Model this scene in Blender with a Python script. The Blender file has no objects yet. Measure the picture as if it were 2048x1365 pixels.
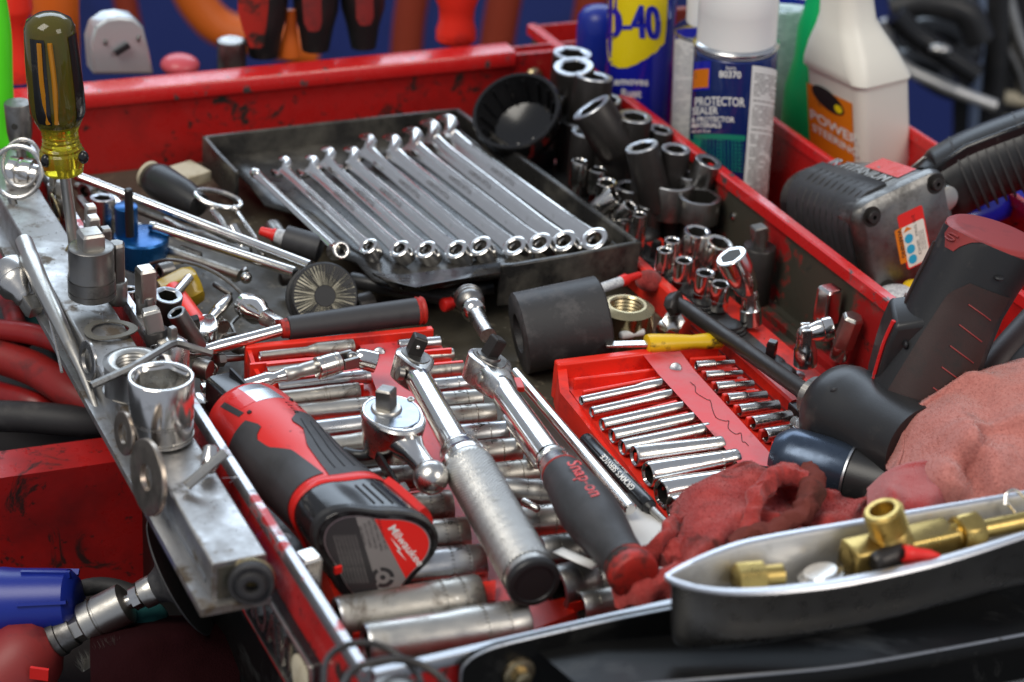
import bpy, math, random
from mathutils import Vector as V, Matrix, noise
rnd = random.Random(7)
scene = bpy.context.scene
S = 0.01                                   # everything below is written in centimetres

# ---------------------------------------------------------------- camera
PITCH, ROLL, FPX, CAMH = math.radians(28.4), math.radians(5.0), 4000.0, 66.0
cam_d = bpy.data.cameras.new('camera'); cam = bpy.data.objects.new('camera', cam_d)
scene.collection.objects.link(cam); scene.camera = cam
CR = Matrix.Rotation(math.pi/2-PITCH, 3, 'X') @ Matrix.Rotation(ROLL, 3, 'Z')
cam.matrix_world = Matrix.Translation((0, 0, CAMH*S)) @ CR.to_4x4()
cam_d.sensor_width = 36; cam_d.lens = 36*FPX/2048
cam_d.clip_start = 0.02; cam_d.clip_end = 60
cam_d.dof.use_dof = True; cam_d.dof.focus_distance = 1.24; cam_d.dof.aperture_fstop = 6.4
# ---------------------------------------------------------------- light
w = bpy.data.worlds.new('World'); scene.world = w; w.use_nodes = True
nt = w.node_tree; bg = nt.nodes['Background']
bg.inputs[0].default_value = (0.62, 0.68, 0.8, 1); bg.inputs[1].default_value = 0.44
def lamp(name, loc, target, sx, sy, power, col):
    d = bpy.data.lights.new(name, 'AREA'); d.shape = 'RECTANGLE'; d.size = sx*S; d.size_y = sy*S
    d.energy = power; d.color = col
    o = bpy.data.objects.new(name, d); scene.collection.objects.link(o); o.location = V(loc)*S
    o.rotation_euler = (V(target)-V(loc)).to_track_quat('-Z', 'Y').to_euler()
lamp('garage_door_light', (-80, 480, 250), (0, 120, 0), 420, 170, 84, (0.70, 0.84, 1.0))
lamp('ceiling_tube_light', (-110, 10, 220), (0, 120, 0), 120, 150, 40, (1.0, 0.95, 0.86))
lamp('side_fill_light', (190, -20, 170), (10, 130, 0), 110, 120, 20, (1.0, 0.93, 0.84))  # weak warm fill lamp added at right front, stands for no window
scene.view_settings.view_transform = 'Standard'; scene.view_settings.look = 'None'
scene.view_settings.exposure = 0.28; scene.view_settings.gamma = 1
scene.cycles.max_bounces = 8; scene.cycles.use_denoising = True
scene.cycles.caustics_reflective = False; scene.cycles.caustics_refractive = False
scene.cycles.sample_clamp_indirect = 4

# ---------------------------------------------------------------- survey helpers: where the rays of the photograph meet real planes
C0 = V((0, 0, CAMH))
def ray(x, y): return CR @ V(((x-1024)/FPX, -(y-682.5)/FPX, -1.0))
def P(x, y, z=0):
    d = ray(x, y); return C0 + d*((z-CAMH)/d.z)
def PY(x, y, Y):
    d = ray(x, y); return C0 + d*(Y/d.y)
def K(p): return (CR.transposed() @ (V(p)-C0)).z/-FPX     # centimetres per pixel at a point
UP = V((0, 0, 1))
# drawer frame: u to the right along the front, v away along the left wall
ANG = math.radians(28.1)
EU = V((math.cos(ANG), math.sin(ANG), 0)); EV = V((-math.sin(ANG), math.cos(ANG), 0))
OO = P(728, 1333, 7); OO.z = 0
def D(u, v, z=0): return OO + EU*u + EV*v + UP*z
def uv(p): q = V(p)-OO; return q.dot(EU), q.dot(EV)

# ---------------------------------------------------------------- mesh builder
def shp(n, th):
    if n <= 1: return 1.0
    n = int(n); a = 2*math.pi/n
    f = math.cos(math.pi/n)/math.cos((th % a)-math.pi/n)
    return min(f, 0.975 if n == 6 else 0.955 if n == 4 else 1)
class Fr:
    def __init__(s, A, B, up=UP):
        s.o = V(A); s.x = (V(B)-V(A)); s.L = s.x.length; s.x.normalize()
        y = V(up).cross(s.x)
        if y.length < 1e-4: y = V((0, 1, 0)).cross(s.x)
        s.y = y.normalized(); s.z = s.x.cross(s.y)
    def __call__(s, t, a=0, h=0): return s.o + s.x*t + s.y*a + s.z*h
class MB:
    def __init__(s): s.v = []; s.f = []
    def ring(s, pts):
        i = len(s.v); s.v += [V(p) for p in pts]; return list(range(i, i+len(pts)))
    def bridge(s, a, b, closed=True):
        n = len(a)
        for i in range(n if closed else n-1):
            j = (i+1) % n; s.f.append((a[i], a[j], b[j], b[i]))
    def loft(s, rings, cap0=True, cap1=True, closed=True, loop=False):
        R = [s.ring(r) for r in rings]
        for a, b in zip(R, R[1:]): s.bridge(a, b, closed)
        if loop: s.bridge(R[-1], R[0], closed)
        elif closed:
            if cap0: s.f.append(tuple(reversed(R[0])))
            if cap1: s.f.append(tuple(R[-1]))
        return s
    def rev(s, A, B, prof, seg=24, roll=0, cap0=True, cap1=True, rel=False, up=UP, sx=1, sz=1):
        F = Fr(A, B, up); rings = []
        for q in prof:
            t, r = q[0], q[1]; n = q[2] if len(q) > 2 else 1
            if rel: t *= F.L
            rings.append([F(t, sx*r*shp(n, 2*math.pi*i/seg)*math.cos(2*math.pi*i/seg+roll), sz*r*shp(n, 2*math.pi*i/seg)*math.sin(2*math.pi*i/seg+roll)) for i in range(seg)])
        return s.loft(rings, cap0, cap1)
    def box(s, F, x, y, z):
        p = [F(a, b, c) for a in x for b in y for c in z]; i = len(s.v); s.v += p
        for q in ((0, 1, 3, 2), (4, 6, 7, 5), (0, 4, 5, 1), (2, 3, 7, 6), (0, 2, 6, 4), (1, 5, 7, 3)): s.f.append(tuple(i+k for k in q))
        return s
    def prism(s, poly, F, z0, z1):
        return s.loft([[F(x, y, z0) for x, y in poly], [F(x, y, z1) for x, y in poly]])
    def plate(s, poly, F, z):
        r = s.ring([F(x, y, z) for x, y in poly]); s.f.append(tuple(r)); return s
    def tube(s, pts, r, seg=10, sub=6, cap=True, loop=False, smooth=True):
        pts = [V(p) for p in pts]
        if smooth: pts = crom(pts, sub, loop)
        n = len(pts); rings = []; ref = None
        for i, p in enumerate(pts):
            t = (pts[(i+1) % n]-pts[i-1]) if loop else (pts[min(i+1, n-1)]-pts[max(i-1, 0)])
            t.normalize()
            if ref is None:
                ref = t.cross(UP)
                if ref.length < .1: ref = t.cross(V((1, 0, 0)))
            ref = (ref - t*ref.dot(t)).normalized(); b = t.cross(ref)
            rr = r(i/(n-1)) if callable(r) else r
            rings.append([p + (ref*math.cos(a)+b*math.sin(a))*rr for a in (2*math.pi*k/seg for k in range(seg))])
        return s.loft(rings, cap, cap, loop=loop)
    def grid(s, fn, nu, nv):
        idx = [s.ring([fn(i/nu, j/nv) for i in range(nu+1)]) for j in range(nv+1)]
        for a, b in zip(idx, idx[1:]): s.bridge(a, b, False)
        return s
    def sphere(s, c, r, A=None, seg=20, n=12, sc=(1, 1, 1)):
        c = V(c); F = Fr(c, c+(V(A) if A else UP))
        return s.loft([[F(-math.cos(math.pi*(j+.02)/(n+.04))*r*sc[0], math.sin(math.pi*(j+.02)/(n+.04))*r*math.cos(a)*sc[1], math.sin(math.pi*(j+.02)/(n+.04))*r*math.sin(a)*sc[2]) for a in (2*math.pi*k/seg for k in range(seg))] for j in range(n+1)])
    def text(s, txt, size, fn, ext=0.0, align='CENTER', bold=0.0, subdiv=False):
        cu = bpy.data.curves.new('t', 'FONT'); cu.body = txt; cu.size = size; cu.extrude = ext; cu.align_x = align; cu.align_y = 'CENTER'; cu.offset = bold
        cu.resolution_u = 3
        ob = bpy.data.objects.new('t', cu); scene.collection.objects.link(ob)
        me = bpy.data.meshes.new_from_object(ob.evaluated_get(bpy.context.evaluated_depsgraph_get()))
        i = len(s.v); s.v += [fn(v.co.x, v.co.y, v.co.z) for v in me.vertices]
        s.f += [tuple(i+k for k in p.vertices) for p in me.polygons]
        bpy.data.objects.remove(ob); bpy.data.curves.remove(cu); bpy.data.meshes.remove(me); return s
def crom(p, sub, loop=False):
    n = len(p); out = []
    for i in range(n if loop else n-1):
        a, b, c, d = (p[(i-1) % n] if loop or i else p[0]*2-p[1]), p[i], p[(i+1) % n], (p[(i+2) % n] if loop or i < n-2 else p[n-1]*2-p[n-2])
        for k in range(sub):
            t = k/sub
            out.append(.5*((2*b)+(c-a)*t+(2*a-5*b+4*c-d)*t*t+(3*b-a-3*c+d)*t*t*t))
    if not loop: out.append(p[-1])
    return out
def mk(name, mb, mat, base, bevel=0, solid=0, subd=0, sharp=38, smooth=True):
    me = bpy.data.meshes.new(name); base = V(base)
    me.from_pydata([tuple((v-base)*S) for v in mb.v], [], mb.f); me.materials.append(mat)
    if smooth:
        me.shade_smooth(); me.set_sharp_from_angle(angle=math.radians(sharp))
    o = bpy.data.objects.new(name, me); scene.collection.objects.link(o)
    if subd: m = o.modifiers.new('s', 'SUBSURF'); m.levels = m.render_levels = subd
    if solid: m = o.modifiers.new('t', 'SOLIDIFY'); m.thickness = solid*S; m.offset = 0
    if bevel: m = o.modifiers.new('b', 'BEVEL'); m.width = bevel*S; m.segments = 2; m.limit_method = 'ANGLE'; m.angle_limit = math.radians(40)
    return o
def tag(o, label=None, cat=None, group=None, kind=None):
    if label: o['label'] = label
    if cat: o['category'] = cat
    if group: o['group'] = group
    if kind: o['kind'] = kind
    return o
def solo(name, mb, mat, label, cat, base=None, group=None, kind=None, **k):
    if base is None:
        base = V((sum(v.x for v in mb.v)/len(mb.v), sum(v.y for v in mb.v)/len(mb.v), min(v.z for v in mb.v)))
    o = mk(name, mb, mat, base, **k); o.location = V(base)*S
    return tag(o, label, cat, group, kind)
def thing(name, label, cat, parts, base=None, group=None, kind=None):
    """parts: (name, MB, material, options); options may hold sub=[parts], label, kind"""
    if base is None:
        vs = [v for p in parts for v in p[1].v]
        base = V((sum(v.x for v in vs)/len(vs), sum(v.y for v in vs)/len(vs), min(v.z for v in vs)))
    root = bpy.data.objects.new(name, None); scene.collection.objects.link(root); root.location = V(base)*S
    root.empty_display_size = .01
    tag(root, label, cat, group, kind)
    def add(par, ps):
        for p in ps:
            op = dict(p[3]) if len(p) > 3 else {}
            sub = op.pop('sub', []); lb = op.pop('label', None); kd = op.pop('kind', None)
            o = mk(p[0], p[1], p[2], base, **op); o.parent = par
            tag(o, label=lb, kind=kd); add(o, sub)
    add(root, parts)
    return root
ORD = ['first', 'second', 'third', 'fourth', 'fifth', 'sixth', 'seventh', 'eighth', 'ninth', 'tenth', 'eleventh', 'twelfth', 'thirteenth', 'fourteenth', 'fifteenth']

# ---------------------------------------------------------------- materials
def mat(name, col, rough=.5, metal=0, dirt=None, bump=None, dirt3=None, rv=0, trans=0, coat=0, ior=1.45, spec=.5, dirt2=None, sheen=0, aniso=0, emit=None, wave=None):
    """dirt = (colour, scale per metre, threshold, softness, roughness there, metallic there)"""
    m = bpy.data.materials.new(name); m.use_nodes = True; n = m.node_tree.nodes; l = m.node_tree.links
    b = n['Principled BSDF']; tc = n.new('ShaderNodeTexCoord')
    b.inputs['Base Color'].default_value = (*col, 1); b.inputs['Roughness'].default_value = rough
    b.inputs['Metallic'].default_value = metal; b.inputs['IOR'].default_value = ior
    b.inputs['Transmission Weight'].default_value = trans; b.inputs['Coat Weight'].default_value = coat
    b.inputs['Specular IOR Level'].default_value = spec; b.inputs['Sheen Weight'].default_value = sheen
    def nz(scale, det=5, rg=.6, dist=0):
        t = n.new('ShaderNodeTexNoise'); t.inputs['Scale'].default_value = scale; t.inputs['Detail'].default_value = det
        t.inputs['Roughness'].default_value = rg; t.inputs['Distortion'].default_value = dist
        l.new(tc.outputs['Object'], t.inputs['Vector']); return t.outputs['Fac']
    def mr(s, a, b_, c=0, d=1):
        t = n.new('ShaderNodeMapRange'); l.new(s, t.inputs[0])
        for i, q in enumerate((a, b_, c, d)): t.inputs[i+1].default_value = q
        return t.outputs[0]
    colsock, rsock, msock = None, None, None
    def mixc(fac, a, bcol):
        t = n.new('ShaderNodeMix'); t.data_type = 'RGBA'; l.new(fac, t.inputs[0])
        if a is None: t.inputs[6].default_value = (*col, 1)
        else: l.new(a, t.inputs[6])
        t.inputs[7].default_value = (*bcol, 1); return t.outputs[2]
    def mixf(fac, a, av, bv):
        t = n.new('ShaderNodeMix'); t.data_type = 'FLOAT'; l.new(fac, t.inputs[0])
        if a is None: t.inputs[2].default_value = av
        else: l.new(a, t.inputs[2])
        t.inputs[3].default_value = bv; return t.outputs[0]
    rsock = None
    if rv: rsock = mr(nz(90, 4), .3, .7, max(.02, rough-rv), rough+rv)
    for dd in (dirt3, dirt, dirt2):
        if dd:
            f = mr(nz(dd[1], 7, .68, dd[6] if len(dd) > 6 else 0), dd[2], dd[2]+dd[3])
            colsock = mixc(f, colsock, dd[0]); rsock = mixf(f, rsock, rough, dd[4]); msock = mixf(f, msock, metal, dd[5])
    if colsock: l.new(colsock, b.inputs['Base Color'])
    if rsock: l.new(rsock, b.inputs['Roughness'])
    if msock: l.new(msock, b.inputs['Metallic'])
    hs = None
    if bump:
        hs = nz(bump[0], 4, .6)
    if wave:
        t = n.new('ShaderNodeTexVoronoi'); t.inputs['Scale'].default_value = wave; l.new(tc.outputs['Object'], t.inputs['Vector']); hs = t.outputs['Distance']
    if hs:
        bn = n.new('ShaderNodeBump'); bn.inputs['Strength'].default_value = bump[1]; bn.inputs['Distance'].default_value = bump[2] if len(bump) > 2 else .0004
        l.new(hs, bn.inputs['Height']); l.new(bn.outputs[0], b.inputs['Normal'])
    if emit: b.inputs['Emission Color'].default_value = (*emit[0], 1); b.inputs['Emission Strength'].default_value = emit[1]
    return m
GRIME = (.018, .015, .012)
m_red = mat('red_enamel', (.46, .014, .013), .32, coat=.25, rv=.12, dirt3=((.05, .012, .010), 95, .60, .05, .6, 0), dirt=(GRIME, 24, .58, .06, .6, 0, .8), dirt2=((.10, .008, .008), 9, .5, .3, .5, 0), bump=(700, .08))
m_redrim = mat('red_enamel_worn', (.60, .016, .016), .3, coat=.25, rv=.12, dirt=((.16, .15, .15), 70, .60, .05, .4, .7), dirt2=(GRIME, 45, .64, .05, .6, 0), bump=(500, .1))
m_worn = mat('worn_scraped_enamel', (.34, .012, .012), .45, dirt=((.10, .092, .07), 12, .43, .05, .42, .5), dirt2=(GRIME, 60, .60, .1, .7, 0), bump=(400, .2))
m_floor = mat('greasy_drawer_liner', (.075, .066, .048), .45, dirt=((.24, .20, .14), 60, .58, .08, .4, 0), dirt2=((.45, .20, .01), 40, .68, .03, .5, 0), bump=(250, .3), rv=.15)
m_edge = mat('bare_worn_sheet_edge', (.50, .50, .51), .36, .95, dirt=((.42, .012, .014), 26, .56, .05, .35, 0), dirt2=((.2, .19, .18), 90, .55, .1, .5, .9), bump=(400, .2))
m_rackred = mat('red_plastic_rack', (.82, .034, .018), .33, spec=.5, dirt=(GRIME, 120, .66, .06, .6, 0), dirt2=((.30, .02, .02), 22, .52, .2, .5, 0), bump=(300, .05))
m_strip = mat('dusty_pink_red_strip', (.66, .045, .05), .42, dirt=((.09, .03, .03), 55, .58, .12, .6, 0), dirt2=((.55, .14, .15), 20, .45, .25, .5, 0))
m_chrome = mat('polished_chrome', (.72, .70, .67), .17, 1, rv=.05, dirt=((.32, .30, .27), 70, .60, .2, .35, 1), bump=(60, .06, .0006))
m_chromed = mat('dulled_chrome', (.60, .58, .55), .26, 1, rv=.08, dirt=((.22, .20, .17), 60, .54, .2, .45, 1), bump=(120, .08))
m_satin = mat('satin_socket_steel', (.50, .48, .44), .36, 1, rv=.06, dirt=((.17, .155, .13), 45, .54, .22, .5, 1), bump=(500, .12))
m_satin2 = mat('warm_worn_socket_steel', (.43, .405, .36), .42, 1, rv=.08, dirt=((.12, .10, .08), 60, .50, .14, .55, .9, .6), dirt2=((.55, .54, .52), 140, .62, .06, .3, 1), bump=(500, .16))
m_satin3 = mat('cool_socket_steel', (.52, .52, .52), .31, 1, rv=.06, dirt=((.15, .15, .15), 36, .56, .12, .45, 1, 1.0), bump=(500, .1))
m_satind = mat('dark_satin_steel', (.26, .25, .235), .38, 1, rv=.08, dirt=((.08, .075, .07), 50, .52, .2, .5, .8), bump=(500, .12))
m_impact = mat('black_impact_steel', (.040, .036, .034), .42, .55, rv=.08, dirt=((.10, .075, .06), 50, .62, .15, .5, .5), bump=(400, .15))
m_lip = mat('worn_bare_socket_lip', (.42, .43, .45), .38, 1, bump=(400, .15), dirt=((.12, .11, .10), 90, .6, .1, .5, 1))
m_plate = mat('blue_grey_face_plate', (.30, .33, .38), .28, 1, rv=.06, dirt=((.1, .1, .11), 60, .58, .2, .45, .8))
m_knurl = mat('knurled_steel', (.52, .505, .475), .38, 1, dirt=((.2, .19, .17), 90, .58, .15, .5, 1))
m_bore = mat('dark_bore', (.035, .032, .028), .4, .6)  # near-black colour shared by bores, holes, recesses and stamped marks
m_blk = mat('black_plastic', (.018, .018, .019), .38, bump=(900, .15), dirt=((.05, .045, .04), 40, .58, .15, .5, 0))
m_blkg = mat('glossy_black_plastic', (.012, .012, .013), .16, bump=(60, .05), dirt=((.045, .04, .036), 50, .6, .1, .45, 0))
m_rub = mat('black_rubber', (.028, .027, .028), .58, bump=(1200, .25), dirt=((.08, .075, .072), 50, .52, .2, .7, 0))
m_rubg = mat('grey_black_rubber', (.040, .040, .043), .5, bump=(1500, .2), dirt=((.018, .018, .018), 30, .5, .25, .6, 0))
m_traybk = mat('dusty_black_tray', (.022, .021, .020), .30, bump=(150, .12), dirt=((.13, .12, .10), 26, .47, .3, .45, 0), rv=.1)
m_steelbar = mat('oily_magnet_steel', (.46, .455, .45), .40, 1, rv=.12, dirt3=((.30, .29, .28), 14, .45, .14, .5, 1), dirt=((.10, .075, .05), 34, .53, .10, .6, .4), dirt2=((.03, .025, .02), 120, .66, .05, .6, 0), bump=(300, .15))
m_brass = mat('brass', (.50, .36, .12), .33, 1, rv=.1, dirt=((.28, .18, .05), 60, .55, .2, .5, 1), bump=(300, .1))
m_zinc = mat('yellow_zinc_plating', (.46, .38, .22), .30, 1, rv=.08, dirt=((.32, .17, .15), 30, .5, .3, .4, 1))
m_wash = mat('dull_pinkish_zinc', (.40, .34, .28), .36, 1, rv=.08, dirt=((.26, .13, .13), 40, .48, .2, .45, 1), bump=(300, .2))
m_grn = mat('neon_green_plastic', (.11, .85, .02), .4, dirt=(GRIME, 60, .68, .03, .6, 0))
m_greenb = mat('green_plastic', (.0, .42, .12), .35)
m_orange = mat('orange_rubber', (.66, .13, .012), .5)
m_brown = mat('rusty_orange_hose', (.28, .035, .012), .6)
m_white = mat('white_plastic', (.88, .88, .86), .3, dirt=((.3, .27, .22), 30, .70, .06, .5, 0))
m_cream = mat('cream_bottle_plastic', (.80, .77, .68), .35, dirt=((.22, .18, .13), 90, .70, .04, .6, 0))
m_wdblue = mat('deep_blue_tin', (.012, .018, .40), .25, coat=.3)
m_navy = mat('navy_tin', (.008, .022, .13), .22, coat=.4)
m_yel = mat('yellow_print', (.86, .66, .01), .35)
m_wht = mat('white_print', (.78, .78, .76), .5)
m_tinw = mat('white_lined_label', (.60, .61, .62), .4, dirt=((.36, .37, .40), 500, .5, .05, .5, 0))
m_tinsil = mat('tin_rim', (.6, .6, .6), .25, 1)
m_tin = mat('teal_print', (.01, .22, .14), .35)
m_paleg = mat('pale_green_label', (.42, .58, .54), .4, dirt=((.25, .38, .36), 400, .5, .05, .5, 0))
m_blueplas = mat('blue_plastic', (.010, .026, .26), .35, bump=(300, .1))
m_blueal = mat('blue_anodised', (.01, .10, .30), .3, .6, rv=.1)
m_orl = mat('orange_label', (.72, .19, .008), .4, dirt=((.25, .09, .02), 60, .62, .06, .6, 0))
m_black = mat('black_print', (.012, .012, .014), .5)
m_rd = mat('red_print', (.75, .02, .015), .4)
m_gunred = mat('dark_red_rubber', (.26, .028, .026), .48, bump=(900, .2), dirt=((.10, .02, .02), 40, .52, .25, .6, 0))
m_gunred2 = mat('grimy_red_grip', (.034, .017, .015), .5, bump=(900, .2), dirt=((.02, .015, .014), 50, .5, .2, .6, 0))
m_mred = mat('tool_red_plastic', (.62, .020, .016), .34, dirt=((.09, .012, .012), 32, .56, .16, .55, 0), dirt2=(GRIME, 150, .68, .05, .6, 0), bump=(600, .08))
m_gripred = mat('worn_red_endcap', (.42, .022, .014), .5, dirt=(GRIME, 60, .46, .14, .6, 0), bump=(300, .4))
m_cast = mat('cast_aluminium', (.22, .215, .205), .40, 1, rv=.1, dirt=((.08, .075, .07), 40, .48, .2, .5, .9), bump=(500, .25))
m_ragp = mat('faded_pink_towel', (.52, .20, .17), .95, sheen=.3, spec=.1, dirt3=((.45, .16, .135), 520, .47, .12, .95, 0), dirt=((.06, .028, .026), 11, .52, .18, .95, 0, 1.2), bump=(760, .9, .0007))
m_ragr = mat('red_shop_towel', (.36, .045, .040), .95, sheen=.2, spec=.1, dirt3=((.30, .036, .032), 520, .47, .12, .95, 0), dirt=((.030, .014, .012), 13, .50, .14, .95, 0, 1.5), dirt2=((.46, .085, .075), 40, .50, .2, .95, 0), bump=(760, .9, .0007))
m_pan = mat('stainless_pan', (.66, .65, .63), .48, .85, rv=.08, dirt=((.30, .27, .22), 30, .56, .2, .5, .8), bump=(300, .1))
m_pano = mat('pan_outside_stainless', (.32, .31, .295), .30, 1, rv=.06, bump=(60, .15, .0008))
m_paper = mat('white_paper', (.74, .73, .70), .6)
m_clear = mat('amber_clear_plastic', (.60, .50, .03), .12, trans=.75, ior=1.3)
m_olive = mat('smoky_olive_plastic', (.10, .085, .012), .12, trans=.35, ior=1.3, coat=.4)
m_amber = mat('amber_inner', (.50, .20, .01), .2, trans=.2)
m_yhandle = mat('grubby_yellow_acetate', (.55, .36, .01), .2, trans=.25, dirt=((.15, .08, .01), 40, .55, .2, .4, 0))
m_yel2 = mat('grubby_yellow_plastic', (.75, .47, .01), .35, dirt=((.10, .06, .01), 80, .56, .1, .6, 0))
m_bwall = mat('deep_blue_backdrop', (.022, .040, .20), .7, dirt=((.016, .024, .10), 5, .5, .3, .7, 0))
m_dark = mat('dark_shop_floor', (.012, .011, .011), .7)
m_grhead = mat('pale_grey_steel', (.55, .58, .60), .4, .6)
m_pink = mat('pink_red_plastic', (.55, .08, .10), .35)
m_teal = mat('teal_cloth', (.01, .09, .09), .9)
m_card = mat('beige_card', (.50, .44, .32), .7, dirt=((.3, .24, .14), 50, .5, .2, .7, 0))
m_lblgrey = mat('grey_label', (.22, .205, .20), .4)
m_lbldark = mat('dark_grey_label_band', (.035, .034, .036), .35)
m_silverl = mat('silver_label', (.42, .45, .47), .25, .7)
m_wood = mat('worn_wood', (.42, .22, .06), .6, dirt=((.05, .02, .01), 25, .5, .2, .7, 0))
m_cyan = mat('cyan_print', (.02, .38, .62), .4)
m_bristle = mat('wire_bristle', (.45, .42, .36), .4, .8)
m_brush = mat('pale_brush_fins', (.62, .58, .44), .6)
m_frontblk = mat('satin_black_panel', (.006, .006, .006), .34, spec=.3, dirt=((.030, .029, .027), 16, .54, .14, .55, 0, .6), dirt2=((.10, .098, .09), 150, .70, .03, .6, 0), bump=(80, .05))

# ================================================================ setting
bw = MB().grid(lambda a, b: V((-260+a*560, 330+6*math.sin(a*23)+3*math.sin(a*51+1), -90+b*150)), 60, 4)
solo('back_wall', bw, m_bwall, 'deep blue cloth-like wall far behind the chest', None, kind='structure')
solo('floor', MB().grid(lambda a, b: V((-300+a*640, -40+b*420, -85)), 2, 2), m_dark, 'dark shop floor', None, kind='structure')

# ================================================================ tool chest
ZLW = -1.3
VB, UD = 73.5, 47.8
FD = Fr(OO, OO+EU)                          # x = u, y = v, z = z
def Fdrawer(): return FD
def slab(u, v, z, mb=None): return (mb or MB()).box(FD, u, v, z)
u2, _ = uv(P(1545, 235, 7)); u3, _ = uv(P(1815, 250, 7))
def rimbar(u, v0, v1, z=7, wd=.9):           # folded sheet edge that runs away from the viewer
    pr = [(-wd/2, -.9), (-wd/2, -.1), (-wd/2+.12, .0), (wd/2-.12, .0), (wd/2, -.1), (wd/2, -.9)]
    return MB().loft([[D(u+a, v, z+b) for a, b in pr] for v in (v0, v1)])
lw = slab((-.18, .18), (0, VB+3), (ZLW, 6.2)); 
lrim = MB().loft([[D(-.22+a, v, 6.2+b) for a, b in ((-.05, 0), (-.05, .7), (.02, .8), (.42, .8), (.49, .7), (.49, 0))] for v in (-.3, 20, 40, VB+1)])
bk = MB().loft([[D(u, VB+dv, z) for dv, z in ((0, -2), (0, 6.3), (.3, 6.3), (.3, -2))] for u in (-14, 43.3)])
bklip = MB().loft([[D(u, VB+dv, z) for dv, z in ((-.55, 5.75), (-.6, 5.9), (-.6, 6.75), (-.45, 7.0), (.9, 7.15), (1.5, 7.1), (1.6, 6.6), (1.0, 5.9))] for u in (-14, 43.3)])
bk2 = slab((43.3, UD+12), (VB+.7, VB+1.0), (-2, 6.9))
div = slab((UD-.15, UD+.15), (5, VB+5), (-.5, 6.3))
divrim = rimbar(UD, 5, VB+5.5)
w2 = slab((u2-.12, u2+.12), (15, VB+5), (-.5, 6.5)); w2r = rimbar(u2, 15, VB+5, 7, .6)
w3 = slab((u3-.12, u3+.12), (15, VB+5), (-.5, 6.5)); w3r = rimbar(u3, 15, VB+5, 7, .5)
bk3 = slab((UD, u3), (VB+4.8, VB+5.1), (-.5, 7.0))
fw = slab((0.2, u3+2), (-.18, .12), (-6, 6.0))
frim = MB().loft([[D(u, a, 6.0+b) for a, b in ((-.25, 0), (-.25, .5), (-.18, .6), (.22, .6), (.3, .5), (.3, 0))] for u in (.5, 10, 31)])
flr = MB().grid(lambda a, b: D(.3+a*(UD-.4), .2+b*(VB-.4), 0), 8, 8)
flr2 = MB().grid(lambda a, b: D(UD+.2+a*(u3-UD), 5+b*(VB-.5), .1), 8, 8)
cab = slab((1.2, u3), (0.5, VB+4), (-60, -.6))
corner = slab((43.4, UD-.6), (VB-.25, VB+.6), (1.5, 6.6))
rv1 = MB().rev(D(45.3, VB-.9, 4.6), D(45.3, VB, 4.6), [(0, .3), (.15, .62), (.3, .75), (.5, .8)], 16)
rv2 = MB().rev(D(UD-.8, VB-3.0, 4.3), D(UD, VB-3.0, 4.3), [(0, .25), (.2, .5), (.6, .6)], 16)
rails = [slab((UD-2.9+i*1.05, UD-2.2+i*1.05), (14, 48), (.05, .35+.25*(i == 1))) for i in range(3)]
chest = [('floor_panel', flr, m_floor), ('side_panel', lw, m_red, dict(sub=[('rim', lrim, m_edge)])),
         ('rear_panel', bk, m_red, dict(sub=[('rim', bklip, m_redrim)])), ('rear_corner_panel', bk2, m_red),
         ('divider', div, m_worn, dict(label='scraped divider with bare metal showing through the red', sub=[('rim', divrim, m_redrim)])),
         ('divider', w2, m_red, dict(sub=[('rim', w2r, m_redrim)])), ('side_panel', w3, m_red, dict(sub=[('rim', w3r, m_redrim)])),
         ('rear_panel', bk3, m_red), ('front_panel', fw, m_red, dict(sub=[('rim', frim, m_lip)])),
         ('floor_panel', flr2, m_red), ('cabinet_body', cab, m_frontblk), ('corner_bracket', corner, m_red),
         ('rivet', rv1, m_zinc), ('rivet', rv2, m_zinc)]
chest += [('track_strip', r, m_worn) for r in rails]
for vv in (30, 44, 57):
    chest.append(('rivet', MB().rev(D(UD-.35, vv, 4.2), D(UD, vv, 4.2), [(0, .15), (.12, .32), (.3, .36)], 14), m_chromed))
# badge on the outer face of the left side
FB = Fr(D(-.2, 7.6, 2.7), D(-.2, -6, 2.7), UP)     # x towards the viewer, y = right of travel, z up
def rr(x0, x1, y0, y1, r=.3, n=4):
    out = []
    for cx, cy, a0 in ((x1-r, y1-r, 0), (x0+r, y1-r, 90), (x0+r, y0+r, 180), (x1-r, y0+r, 270)):
        out += [(cx+r*math.cos(math.radians(a0+90*k/n)), cy+r*math.sin(math.radians(a0+90*k/n))) for k in range(n+1)]
    return out
nb = -EU
FBd = Fr(D(-.2, 14.8, 2.0), D(-.2, -8, 2.0)); 
if FBd.y.dot(nb) < 0: pass
sgn = 1 if FBd.y.dot(nb) > 0 else -1
def fb(x, h, d): return FBd(x, sgn*d, h)             # x along, h up, d outward
badge = MB().loft([[fb(x, h, d) for x, h in rr(0, 10.2, -1.9, 1.7, .5)] for d in (0, .45)])
bframe = MB()
for r_, d in (((.15, 10.05, -1.75, 1.55), .5),):
    o = rr(*r_, .4); i_ = rr(r_[0]+.18, r_[1]-.18, r_[2]+.18, r_[3]-.18, .35)
    a = bframe.ring([fb(x, h, .46) for x, h in o]); b = bframe.ring([fb(x, h, .62) for x, h in o]); c = bframe.ring([fb(x, h, .62) for x, h in i_]); e = bframe.ring([fb(x, h, .46) for x, h in i_])
    bframe.bridge(a, b); bframe.bridge(b, c); bframe.bridge(c, e)
blet = MB().text('ROAVI', 3.1, lambda x, y, z: fb(3.9+x*.78, y-.1, .55+z), .1, bold=.05)
bround = MB().rev(fb(8.6, -.1, .46), fb(8.6, -.1, 1), [(0, 1.25), (.1, 1.25), (.22, .9), (.22, .5)], 24)
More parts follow.
